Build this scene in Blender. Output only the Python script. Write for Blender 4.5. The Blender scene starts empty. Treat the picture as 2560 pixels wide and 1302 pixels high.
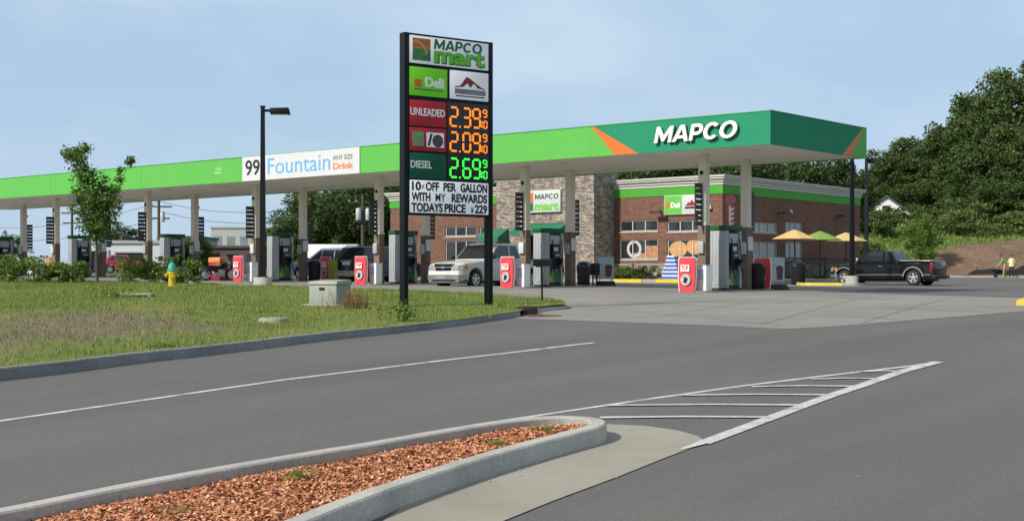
import bpy, bmesh, math, random
import numpy as np
from mathutils import Vector, Matrix, Euler
from mathutils.geometry import delaunay_2d_cdt

scene = bpy.context.scene
COL = scene.collection
R = math.radians
rng = np.random.default_rng(7)
random.seed(7)

# ------------------------------------------------------------------ camera, world, sun, exposure
EYE = 1.6
F = 3380.0            # focal length in pixels of the 2560 px wide photograph
HZ = 690.0            # row of the horizon
cam = bpy.data.cameras.new('camera')
cam.sensor_width = 36.0
cam.lens = F / 2560 * 36
cam.shift_y = (HZ - 651) / 2560
cam.clip_start = 0.1
cam.clip_end = 3000
cam_o = bpy.data.objects.new('camera', cam)
cam_o.location = (0, 0, EYE)
cam_o.rotation_euler = (R(90), 0, 0)
COL.objects.link(cam_o)
scene.camera = cam_o

SUN_EL, SUN_DIR = R(36), Vector((-0.80, -0.60, 0)).normalized()
world = bpy.data.worlds.new('World')
scene.world = world
world.use_nodes = True
wn, wl = world.node_tree.nodes, world.node_tree.links
bg = wn['Background']
sky = wn.new('ShaderNodeTexSky')
sky.sky_type = 'NISHITA'
sky.sun_disc = False
sky.sun_elevation = SUN_EL
sky.sun_rotation = math.atan2(SUN_DIR.x, SUN_DIR.y)
sky.air_density = 1.0
sky.dust_density = 1.0
sky.ozone_density = 1.5
sky.altitude = 100
tc = wn.new('ShaderNodeTexCoord')
mp = wn.new('ShaderNodeMapping'); mp.inputs['Scale'].default_value = (1, 1, 2.6)
wl.new(tc.outputs['Generated'], mp.inputs['Vector'])
nz = wn.new('ShaderNodeTexNoise'); nz.inputs['Scale'].default_value = 3.4; nz.inputs['Detail'].default_value = 5; nz.inputs['Roughness'].default_value = 0.55
wl.new(mp.outputs['Vector'], nz.inputs['Vector'])
cr = wn.new('ShaderNodeMapRange'); cr.inputs['From Min'].default_value = 0.44; cr.inputs['From Max'].default_value = 0.75
cr.inputs['To Min'].default_value = 0.0; cr.inputs['To Max'].default_value = 0.5
wl.new(nz.outputs['Fac'], cr.inputs['Value'])
hz = wn.new('ShaderNodeMix'); hz.data_type = 'RGBA'; hz.inputs['Factor'].default_value = 0.86      # thin even summer haze
hz.inputs[7].default_value = (3.3, 4.6, 6.1, 1)
wl.new(sky.outputs['Color'], hz.inputs[6])
cm = wn.new('ShaderNodeMix'); cm.data_type = 'RGBA'
cm.inputs[7].default_value = (6.0, 6.6, 7.3, 1)
wl.new(cr.outputs['Result'], cm.inputs['Factor']); wl.new(hz.outputs[2], cm.inputs[6])
# the haze is whiter and a little dimmer high overhead than low down
sx = wn.new('ShaderNodeSeparateXYZ'); wl.new(tc.outputs['Generated'], sx.inputs[0])
er = wn.new('ShaderNodeMapRange'); er.interpolation_type = 'SMOOTHSTEP'; er.inputs['From Min'].default_value = 0.22; er.inputs['From Max'].default_value = 0.75
er.inputs['To Min'].default_value = 0.0; er.inputs['To Max'].default_value = 0.9
wl.new(sx.outputs['Z'], er.inputs['Value'])
ez = wn.new('ShaderNodeMix'); ez.data_type = 'RGBA'; ez.inputs[7].default_value = (3.3, 3.45, 3.6, 1)
wl.new(er.outputs['Result'], ez.inputs['Factor']); wl.new(cm.outputs[2], ez.inputs[6])
wl.new(ez.outputs[2], bg.inputs['Color'])
bg.inputs['Strength'].default_value = 0.10

sl = bpy.data.lights.new('sun', 'SUN'); sl.energy = 3.6; sl.angle = R(4); sl.color = (1.0, 0.93, 0.82)
so = bpy.data.objects.new('sun', sl); COL.objects.link(so)
sd = Vector((SUN_DIR.x * math.cos(SUN_EL), SUN_DIR.y * math.cos(SUN_EL), math.sin(SUN_EL)))
so.rotation_euler = (-sd).to_track_quat('-Z', 'Y').to_euler()
so.location = (0, 0, 60)
scene.view_settings.view_transform = 'Standard'
scene.view_settings.look = 'None'
scene.view_settings.exposure = 0.42
scene.view_settings.gamma = 1.0
scene.cycles.max_bounces = 6
scene.cycles.transparent_max_bounces = 8

# ------------------------------------------------------------------ terrain
def g(x, y):
    "ground height in world z"
    road = -1.89 + 0.0323 * y
    yc = min(y, 100.0); xc = max(-45.0, min(45.0, x))
    st = -0.57 + 0.011 * (yc - 44) - 0.005 * (xc - 5.7)
    k = 0.12
    h = max(k - abs(road - st), 0) / k
    return EYE + min(road, st) - h * h * k * 0.25

def smooth(a, b, t):
    t = max(0.0, min(1.0, (t - a) / (b - a))); return t * t * (3 - 2 * t)

def hit(px, py, off=0.0):
    "point of the ground (raised by off) seen at a pixel of the photograph"
    a = (px - 1280) / F; b = -(py - HZ) / F
    lo, hi = 4.0, 140.0
    f = lambda Y: EYE + b * Y - (g(a * Y, Y) + off)
    s0 = f(lo)
    n = 400; prev = lo
    for i in range(1, n + 1):
        Y = lo + (hi - lo) * i / n
        if f(Y) * s0 <= 0:
            l, h = prev, Y
            for _ in range(40):
                m = (l + h) / 2
                if f(m) * s0 > 0: l = m
                else: h = m
            return (a * l, l)
        prev = Y
    return (a * hi, hi)

def ptx(px, Y): return (px - 1280) / F * Y
def pz(py, Y): return EYE - (py - HZ) / F * Y

# ------------------------------------------------------------------ materials
MATS = {}
def mat(name, col, rough=0.6, metal=0.0, var=0.12, scale=6.0, bump=0.0, bscale=60.0, spec=0.5, coat=0.0, island=0.0, emit=0.0, transl=0.0, stretch=None):
    if name in MATS: return MATS[name]
    m = bpy.data.materials.new(name); m.use_nodes = True
    n, l = m.node_tree.nodes, m.node_tree.links
    b = n['Principled BSDF']
    b.inputs['Roughness'].default_value = rough
    b.inputs['Metallic'].default_value = metal
    b.inputs['Specular IOR Level'].default_value = spec
    if coat: b.inputs['Coat Weight'].default_value = coat; b.inputs['Coat Roughness'].default_value = 0.08
    c = (*col, 1)
    tco = n.new('ShaderNodeTexCoord'); vec = tco.outputs['Object']
    if stretch:
        mpn = n.new('ShaderNodeMapping'); mpn.inputs['Scale'].default_value = stretch
        l.new(vec, mpn.inputs['Vector']); vec = mpn.outputs['Vector']
    t = n.new('ShaderNodeTexNoise'); t.inputs['Scale'].default_value = scale; t.inputs['Detail'].default_value = 6; t.inputs['Roughness'].default_value = 0.65
    l.new(vec, t.inputs['Vector'])
    r = n.new('ShaderNodeMapRange'); r.inputs['From Min'].default_value = 0.25; r.inputs['From Max'].default_value = 0.75
    r.inputs['To Min'].default_value = 1 - var; r.inputs['To Max'].default_value = 1 + var
    l.new(t.outputs['Fac'], r.inputs['Value'])
    fac = r.outputs['Result']
    if island:
        gi = n.new('ShaderNodeNewGeometry')
        ri = n.new('ShaderNodeMapRange'); ri.inputs['To Min'].default_value = 1 - island; ri.inputs['To Max'].default_value = 1 + island
        l.new(gi.outputs['Random Per Island'], ri.inputs['Value'])
        mu = n.new('ShaderNodeMath'); mu.operation = 'MULTIPLY'
        l.new(fac, mu.inputs[0]); l.new(ri.outputs['Result'], mu.inputs[1]); fac = mu.outputs[0]
    mx = n.new('ShaderNodeMix'); mx.data_type = 'RGBA'; mx.blend_type = 'MULTIPLY'; mx.inputs['Factor'].default_value = 1
    mx.inputs[6].default_value = c; l.new(fac, mx.inputs[7])
    l.new(mx.outputs[2], b.inputs['Base Color'])
    if emit:
        l.new(mx.outputs[2], b.inputs['Emission Color']); b.inputs['Emission Strength'].default_value = emit
    if bump:
        bt = n.new('ShaderNodeTexNoise'); bt.inputs['Scale'].default_value = bscale; bt.inputs['Detail'].default_value = 4
        l.new(tco.outputs['Object'], bt.inputs['Vector'])
        bn = n.new('ShaderNodeBump'); bn.inputs['Strength'].default_value = bump; bn.inputs['Distance'].default_value = 0.02
        l.new(bt.outputs['Fac'], bn.inputs['Height']); l.new(bn.outputs['Normal'], b.inputs['Normal'])
    if transl:
        tr = n.new('ShaderNodeBsdfTranslucent'); l.new(mx.outputs[2], tr.inputs['Color'])
        ms = n.new('ShaderNodeMixShader'); ms.inputs[0].default_value = transl
        out = n['Material Output']
        l.new(b.outputs[0], ms.inputs[1]); l.new(tr.outputs[0], ms.inputs[2]); l.new(ms.outputs[0], out.inputs['Surface'])
    MATS[name] = m
    return m

def ramp_mat(name, stops, scale, rough=0.9, detail=8, fine=0.0, fscale=120.0, bump=0.0, bscale=80.0, island=0.0, second=None, spec=0.3):
    "noise driven colour ramp with a fine grain on top"
    m = bpy.data.materials.new(name); m.use_nodes = True
    n, l = m.node_tree.nodes, m.node_tree.links
    b = n['Principled BSDF']; b.inputs['Roughness'].default_value = rough; b.inputs['Specular IOR Level'].default_value = spec
    tco = n.new('ShaderNodeTexCoord')
    t = n.new('ShaderNodeTexNoise'); t.inputs['Scale'].default_value = scale; t.inputs['Detail'].default_value = detail; t.inputs['Roughness'].default_value = 0.6
    l.new(tco.outputs['Object'], t.inputs['Vector'])
    fac = t.outputs['Fac']
    if island:
        gi = n.new('ShaderNodeNewGeometry'); mxf = n.new('ShaderNodeMix'); mxf.inputs[0].default_value = island
        l.new(fac, mxf.inputs[2]); l.new(gi.outputs['Random Per Island'], mxf.inputs[3]); fac = mxf.outputs[0]
    cr_ = n.new('ShaderNodeValToRGB')
    el = cr_.color_ramp.elements
    while len(el) < len(stops): el.new(0.5)
    for e, (p, c) in zip(el, stops): e.position = p; e.color = (*c, 1)
    l.new(fac, cr_.inputs['Fac'])
    colr = cr_.outputs['Color']
    if fine:
        t2 = n.new('ShaderNodeTexNoise'); t2.inputs['Scale'].default_value = fscale; t2.inputs['Detail'].default_value = 3
        l.new(tco.outputs['Object'], t2.inputs['Vector'])
        r2 = n.new('ShaderNodeMapRange'); r2.inputs['From Min'].default_value = 0.3; r2.inputs['From Max'].default_value = 0.7
        r2.inputs['To Min'].default_value = 1 - fine; r2.inputs['To Max'].default_value = 1 + fine
        l.new(t2.outputs['Fac'], r2.inputs['Value'])
        mx = n.new('ShaderNodeMix'); mx.data_type = 'RGBA'; mx.blend_type = 'MULTIPLY'; mx.inputs['Factor'].default_value = 1
        l.new(colr, mx.inputs[6]); l.new(r2.outputs['Result'], mx.inputs[7]); colr = mx.outputs[2]
    l.new(colr, b.inputs['Base Color'])
    if bump:
        bt = n.new('ShaderNodeTexNoise'); bt.inputs['Scale'].default_value = bscale; bt.inputs['Detail'].default_value = 4
        l.new(tco.outputs['Object'], bt.inputs['Vector'])
        bn = n.new('ShaderNodeBump'); bn.inputs['Strength'].default_value = bump; bn.inputs['Distance'].default_value = 0.02
        l.new(bt.outputs['Fac'], bn.inputs['Height']); l.new(bn.outputs['Normal'], b.inputs['Normal'])
    MATS[name] = m
    return m

def brick_mat(name, c1, c2, mortar, bw, bh, ms, bump=0.4, noise=0.3, offset=0.5, squash=1.0, freq=2):
    m = bpy.data.materials.new(name); m.use_nodes = True
    n, l = m.node_tree.nodes, m.node_tree.links
    b = n['Principled BSDF']; b.inputs['Roughness'].default_value = 0.88; b.inputs['Specular IOR Level'].default_value = 0.25
    tco = n.new('ShaderNodeTexCoord'); sp = n.new('ShaderNodeSeparateXYZ'); l.new(tco.outputs['Object'], sp.inputs[0])
    ad = n.new('ShaderNodeMath'); l.new(sp.outputs['X'], ad.inputs[0]); l.new(sp.outputs['Y'], ad.inputs[1])
    co = n.new('ShaderNodeCombineXYZ'); l.new(ad.outputs[0], co.inputs['X']); l.new(sp.outputs['Z'], co.inputs['Y'])
    br = n.new('ShaderNodeTexBrick')
    br.offset = offset; br.squash = squash; br.squash_frequency = freq
    br.inputs['Color1'].default_value = (*c1, 1); br.inputs['Color2'].default_value = (*c2, 1); br.inputs['Mortar'].default_value = (*mortar, 1)
    br.inputs['Scale'].default_value = 1; br.inputs['Brick Width'].default_value = bw; br.inputs['Row Height'].default_value = bh; br.inputs['Mortar Size'].default_value = ms
    l.new(co.outputs[0], br.inputs['Vector'])
    t = n.new('ShaderNodeTexNoise'); t.inputs['Scale'].default_value = 3.0; t.inputs['Detail'].default_value = 8; t.inputs['Roughness'].default_value = 0.7
    l.new(tco.outputs['Object'], t.inputs['Vector'])
    r2 = n.new('ShaderNodeMapRange'); r2.inputs['From Min'].default_value = 0.3; r2.inputs['From Max'].default_value = 0.7
    r2.inputs['To Min'].default_value = 1 - noise; r2.inputs['To Max'].default_value = 1 + noise
    l.new(t.outputs['Fac'], r2.inputs['Value'])
    mx = n.new('ShaderNodeMix'); mx.data_type = 'RGBA'; mx.blend_type = 'MULTIPLY'; mx.inputs['Factor'].default_value = 1
    l.new(br.outputs['Color'], mx.inputs[6]); l.new(r2.outputs['Result'], mx.inputs[7]); l.new(mx.outputs[2], b.inputs['Base Color'])
    bn = n.new('ShaderNodeBump'); bn.inputs['Strength'].default_value = bump; bn.inputs['Distance'].default_value = 0.015; bn.invert = True
    l.new(br.outputs['Fac'], bn.inputs['Height']); l.new(bn.outputs['Normal'], b.inputs['Normal'])
    MATS[name] = m
    return m

asphalt = ramp_mat('asphalt', [(0.3, (0.108, 0.110, 0.119)), (0.42, (0.124, 0.119, 0.122)), (0.54, (0.124, 0.122, 0.123)), (0.7, (0.143, 0.136, 0.125))], 0.16, rough=0.92, fine=0.30, fscale=70, bump=0.25, bscale=140)
def wear(m, ang, amt):
    n, l = m.node_tree.nodes, m.node_tree.links; b = n['Principled BSDF']; old = b.inputs['Base Color'].links[0].from_socket
    t = n.new('ShaderNodeTexCoord'); mp = n.new('ShaderNodeMapping'); mp.inputs['Rotation'].default_value = (0, 0, -ang); mp2 = n.new('ShaderNodeMapping'); mp2.inputs['Scale'].default_value = (0.06, 0.75, 1)
    l.new(t.outputs['Object'], mp.inputs['Vector']); l.new(mp.outputs['Vector'], mp2.inputs['Vector'])
    q = n.new('ShaderNodeTexNoise'); q.inputs['Scale'].default_value = 1; q.inputs['Detail'].default_value = 5; l.new(mp2.outputs['Vector'], q.inputs['Vector'])
    r = n.new('ShaderNodeMapRange'); r.inputs['From Min'].default_value = 0.3; r.inputs['From Max'].default_value = 0.7; r.inputs['To Min'].default_value = 1-amt; r.inputs['To Max'].default_value = 1+amt; l.new(q.outputs['Fac'], r.inputs['Value'])
    v = n.new('ShaderNodeTexVoronoi'); v.inputs['Scale'].default_value = 1.1; l.new(t.outputs['Object'], v.inputs['Vector'])
    r2 = n.new('ShaderNodeMapRange'); r2.inputs['From Min'].default_value = 0.012; r2.inputs['From Max'].default_value = 0.03; r2.inputs['To Min'].default_value = 0.62; r2.inputs['To Max'].default_value = 1.0; l.new(v.outputs['Distance'], r2.inputs['Value'])
    mu = n.new('ShaderNodeMath'); mu.operation = 'MULTIPLY'; l.new(r.outputs['Result'], mu.inputs[0]); l.new(r2.outputs['Result'], mu.inputs[1])
    mx = n.new('ShaderNodeMix'); mx.data_type = 'RGBA'; mx.blend_type = 'MULTIPLY'; mx.inputs['Factor'].default_value = 1; l.new(old, mx.inputs[6]); l.new(mu.outputs[0], mx.inputs[7]); l.new(mx.outputs[2], b.inputs['Base Color'])
wear(asphalt, R(55), 0.12); AZ_ = R(-40)
lot_asphalt = ramp_mat('lot_asphalt', [(0.3, (0.125, 0.127, 0.137)), (0.7, (0.155, 0.157, 0.165))], 0.25, rough=0.9, fine=0.12, fscale=60)
concrete = ramp_mat('concrete', [(0.3, (0.20, 0.195, 0.183)), (0.5, (0.238, 0.232, 0.216)), (0.72, (0.275, 0.268, 0.25))], 0.35, rough=0.9, fine=0.10, fscale=45, bump=0.08)
gutter_concrete = ramp_mat('gutter_concrete', [(0.3, (0.265, 0.25, 0.212)), (0.7, (0.335, 0.32, 0.275))], 0.9, rough=0.9, fine=0.09, fscale=70, bump=0.12, bscale=110)
kerb_concrete = ramp_mat('kerb_concrete', [(0.28, (0.30, 0.295, 0.27)), (0.5, (0.40, 0.395, 0.365)), (0.72, (0.47, 0.46, 0.42))], 1.4, rough=0.92, fine=0.14, fscale=40, bump=0.2, bscale=60)
old_kerb = ramp_mat('old_kerb', [(0.28, (0.14, 0.15, 0.15)), (0.55, (0.225, 0.235, 0.235)), (0.75, (0.29, 0.295, 0.285))], 0.9, rough=0.92, fine=0.16, fscale=30, bump=0.2, bscale=60)
paint_white = ramp_mat('paint_white', [(0.30, (0.26, 0.26, 0.255)), (0.42, (0.46, 0.46, 0.45)), (0.56, (0.56, 0.56, 0.545)), (0.72, (0.64, 0.64, 0.62))], 3.0, rough=0.75, fine=0.25, fscale=45)
paint_yellow = mat('paint_yellow', (0.62, 0.47, 0.05), 0.7, var=0.2, scale=5)
soil = ramp_mat('soil', [(0.34, (0.09, 0.135, 0.02)), (0.50, (0.13, 0.165, 0.032)), (0.64, (0.18, 0.185, 0.05)), (0.78, (0.20, 0.16, 0.08))], 0.42, rough=0.95, fine=0.3, fscale=18, bump=0.5, bscale=25)
field = ramp_mat('field', [(0.3, (0.07, 0.10, 0.025)), (0.7, (0.13, 0.14, 0.05))], 0.06, rough=0.95, fine=0.3, fscale=3)
mulch_bed = ramp_mat('mulch_bed', [(0.3, (0.05, 0.02, 0.012)), (0.7, (0.16, 0.065, 0.035))], 12, rough=0.95, fine=0.4, fscale=60, bump=0.8, bscale=50)
chip = ramp_mat('chip', [(0.04, (0.18, 0.065, 0.032)), (0.35, (0.44, 0.175, 0.088)), (0.6, (0.56, 0.25, 0.13)), (0.82, (0.64, 0.33, 0.19)), (0.97, (0.80, 0.56, 0.38))], 4, rough=0.9, island=0.85)
blade_m = ramp_mat('blade_green', [(0.2, (0.075, 0.145, 0.013)), (0.5, (0.14, 0.21, 0.026)), (0.78, (0.21, 0.245, 0.048)), (0.96, (0.30, 0.25, 0.10))], 0.5, rough=0.8, island=0.55)
stalk_m = ramp_mat('stalk', [(0.2, (0.16, 0.19, 0.04)), (0.6, (0.26, 0.24, 0.08)), (0.9, (0.38, 0.32, 0.15))], 1, rough=0.85, island=0.7)
straw_m = ramp_mat('straw_dead', [(0.2, (0.12, 0.12, 0.045)), (0.6, (0.22, 0.18, 0.10)), (0.9, (0.36, 0.30, 0.19))], 1, rough=0.85, island=0.7)
dry_m = ramp_mat('blade_dry', [(0.2, (0.13, 0.06, 0.025)), (0.6, (0.22, 0.11, 0.05)), (0.9, (0.33, 0.22, 0.10))], 1, rough=0.85, island=0.7)
weed_m = ramp_mat('weed_leaf', [(0.1, (0.07, 0.14, 0.022)), (0.9, (0.17, 0.26, 0.055))], 1, rough=0.7, island=0.7)
dirt = ramp_mat('dirt', [(0.35, (0.135, 0.088, 0.058)), (0.65, (0.19, 0.125, 0.085))], 0.4, rough=0.95, fine=0.25, fscale=3, bump=0.4, bscale=4)
brick = brick_mat('brick', (0.135, 0.062, 0.043), (0.205, 0.096, 0.068), (0.18, 0.135, 0.11), 0.24, 0.085, 0.008, noise=0.16)
stone = brick_mat('ledge_stone', (0.19, 0.16, 0.14), (0.47, 0.405, 0.35), (0.11, 0.095, 0.085), 0.34, 0.075, 0.009, bump=1.0, noise=0.45, offset=0.37, squash=0.6, freq=3)
cap_stone = mat('cap_stone', (0.33, 0.31, 0.27), 0.85, var=0.15, scale=4)
cream = mat('cream_metal', (0.72, 0.67, 0.56), 0.55, var=0.05, scale=3)
cornice_m = mat('cornice_paint', (0.47, 0.46, 0.42), 0.6, var=0.06)
soffit_m = mat('soffit_panel', (0.82, 0.78, 0.68), 0.5, var=0.05, scale=1.2, stretch=(1, 3, 1), spec=0.3)
lime = mat('lime_green', (0.115, 0.43, 0.085), 0.5, var=0.03, scale=0.8, spec=0.1)
lime_b = mat('band_green', (0.075, 0.33, 0.045), 0.5, var=0.05, scale=0.8, spec=0.1)
dgreen = mat('deep_green', (0.03, 0.245, 0.135), 0.55, var=0.03, scale=0.8, spec=0.04)
orange = mat('orange_vinyl', (0.60, 0.15, 0.015), 0.45, var=0.03)
white = mat('white_panel', (0.60, 0.61, 0.63), 0.5, var=0.04, scale=2)
letter_white = mat('letter_white', (0.85, 0.85, 0.83), 0.45, var=0.02)
blk = mat('black_metal', (0.007, 0.008, 0.010), 0.5, var=0.15, scale=3, spec=0.22)
signblk = mat('sign_frame', (0.006, 0.009, 0.014), 0.55, var=0.15, scale=3, spec=0.2)
darkp = mat('dark_plastic', (0.016, 0.017, 0.019), 0.5, var=0.2, spec=0.25)
gray = mat('grey_metal', (0.42, 0.45, 0.46), 0.45, var=0.08, scale=2, stretch=(6, 6, 0.6))
brown_clad = brick_mat('clad_brown', (0.155, 0.118, 0.09), (0.215, 0.165, 0.125), (0.15, 0.12, 0.1), 0.3, 0.2, 0.008, noise=0.12)
glass = mat('dark_glass', (0.02, 0.025, 0.03), 0.06, var=0.3, scale=1.5, spec=0.8)
pale_glass = mat('pale_glass', (0.20, 0.23, 0.25), 0.08, var=0.3, scale=1.2, spec=0.9)
frame_w = mat('window_frame', (0.50, 0.48, 0.44), 0.5, var=0.05)
red = mat('red_vinyl', (0.62, 0.05, 0.065), 0.45, var=0.12, scale=3)
red2 = mat('red_price', (0.34, 0.022, 0.032), 0.5, var=0.08, spec=0.2, emit=0.08)  # weak glow added to brighten the shaded red panels
price_green = mat('price_green', (0.008, 0.085, 0.048), 0.5, var=0.08, spec=0.15, emit=0.05)  # slight glow added to lift the shaded diesel panel
sgreen = mat('sign_green', (0.13, 0.50, 0.02), 0.5, var=0.05, spec=0.2, emit=0.14)  # added glow brightens the shaded deli panel
sgrey = mat('sign_white', (0.72, 0.74, 0.78), 0.5, var=0.05, scale=3, spec=0.2, emit=0.10)  # faint glow added because the sign face lies in shade
bgrey = mat('building_sign_white', (0.55, 0.56, 0.57), 0.5, var=0.05, scale=3, spec=0.2)
marq = mat('marquee_white', (0.74, 0.77, 0.82), 0.5, var=0.06, scale=3, spec=0.2, emit=0.16)  # glow added to brighten the shaded message board
ink = mat('black_ink', (0.012, 0.012, 0.014), 0.6, var=0.05)
blue_ink = mat('blue_ink', (0.13, 0.40, 0.74), 0.5, var=0.03)
orange_ink = mat('orange_ink', (0.72, 0.27, 0.12), 0.5, var=0.03)
green_ink = mat('green_ink', (0.012, 0.14, 0.06), 0.5, var=0.05)
lime_ink = mat('lime_ink', (0.14, 0.52, 0.025), 0.5, var=0.05)
led_o = mat('led_orange', (1.0, 0.24, 0.015), 0.5, var=0.02, emit=0.8)
led_g = mat('led_green', (0.05, 1.0, 0.07), 0.5, var=0.02, emit=0.75)
yellow_p = mat('hydrant_yellow', (0.58, 0.42, 0.03), 0.5, var=0.15)
teal_p = mat('hydrant_teal', (0.04, 0.34, 0.24), 0.5, var=0.15)
util_green = mat('utility_green', (0.27, 0.30, 0.255), 0.55, var=0.14, scale=4)
rust = mat('rusty_iron', (0.045, 0.018, 0.013), 0.8, var=0.4, scale=14)
bark = mat('bark', (0.075, 0.06, 0.047), 0.9, var=0.3, scale=6, bump=0.5, bscale=12, stretch=(1, 1, 0.25))
leaf_far = mat('leaf_forest', (0.062, 0.105, 0.028), 0.65, var=0.55, scale=0.28, island=0.5, transl=0.25, spec=0.3)
leaf_far2 = mat('leaf_forest_olive', (0.080, 0.118, 0.032), 0.65, var=0.55, scale=0.28, island=0.5, transl=0.25, spec=0.3)
leaf_mid = mat('leaf_mid', (0.07, 0.115, 0.026), 0.65, var=0.3, scale=0.3, island=0.4, transl=0.25, spec=0.3)
leaf_pale = mat('leaf_pale', (0.115, 0.155, 0.045), 0.65, var=0.3, scale=0.3, island=0.4, transl=0.25, spec=0.3)
leaf_young = mat('leaf_young', (0.095, 0.17, 0.03), 0.6, var=0.25, scale=1.2, island=0.45, transl=0.3, spec=0.3)
leaf_bush = mat('leaf_bush', (0.13, 0.21, 0.035), 0.6, var=0.25, scale=2, island=0.5, transl=0.3, spec=0.3)
flower_m = mat('yellow_flower', (0.55, 0.50, 0.12), 0.7, island=0.3)
tyre_m = mat('tyre_rubber', (0.016, 0.016, 0.017), 0.85, var=0.2)
rim_m = mat('rim_alloy', (0.55, 0.56, 0.58), 0.3, metal=0.7, var=0.1)
chrome = mat('chrome', (0.50, 0.51, 0.53), 0.28, metal=0.9, var=0.05)
lampglass = mat('headlight_glass', (0.26, 0.27, 0.27), 0.12, var=0.3, scale=9, spec=0.8)
amber = mat('amber_lens', (0.55, 0.22, 0.03), 0.25, var=0.1)
grille_m = mat('grille_black', (0.01, 0.01, 0.011), 0.6, var=0.1, spec=0.1)
tail_red = mat('taillight_red', (0.25, 0.01, 0.015), 0.2, var=0.1)
hdlight = mat('lamp_lens', (0.7, 0.7, 0.66), 0.3, var=0.05)

# ------------------------------------------------------------------ mesh helpers
joint_m = mat('kerb_joint_dark', (0.09, 0.09, 0.085), 0.95)

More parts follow.
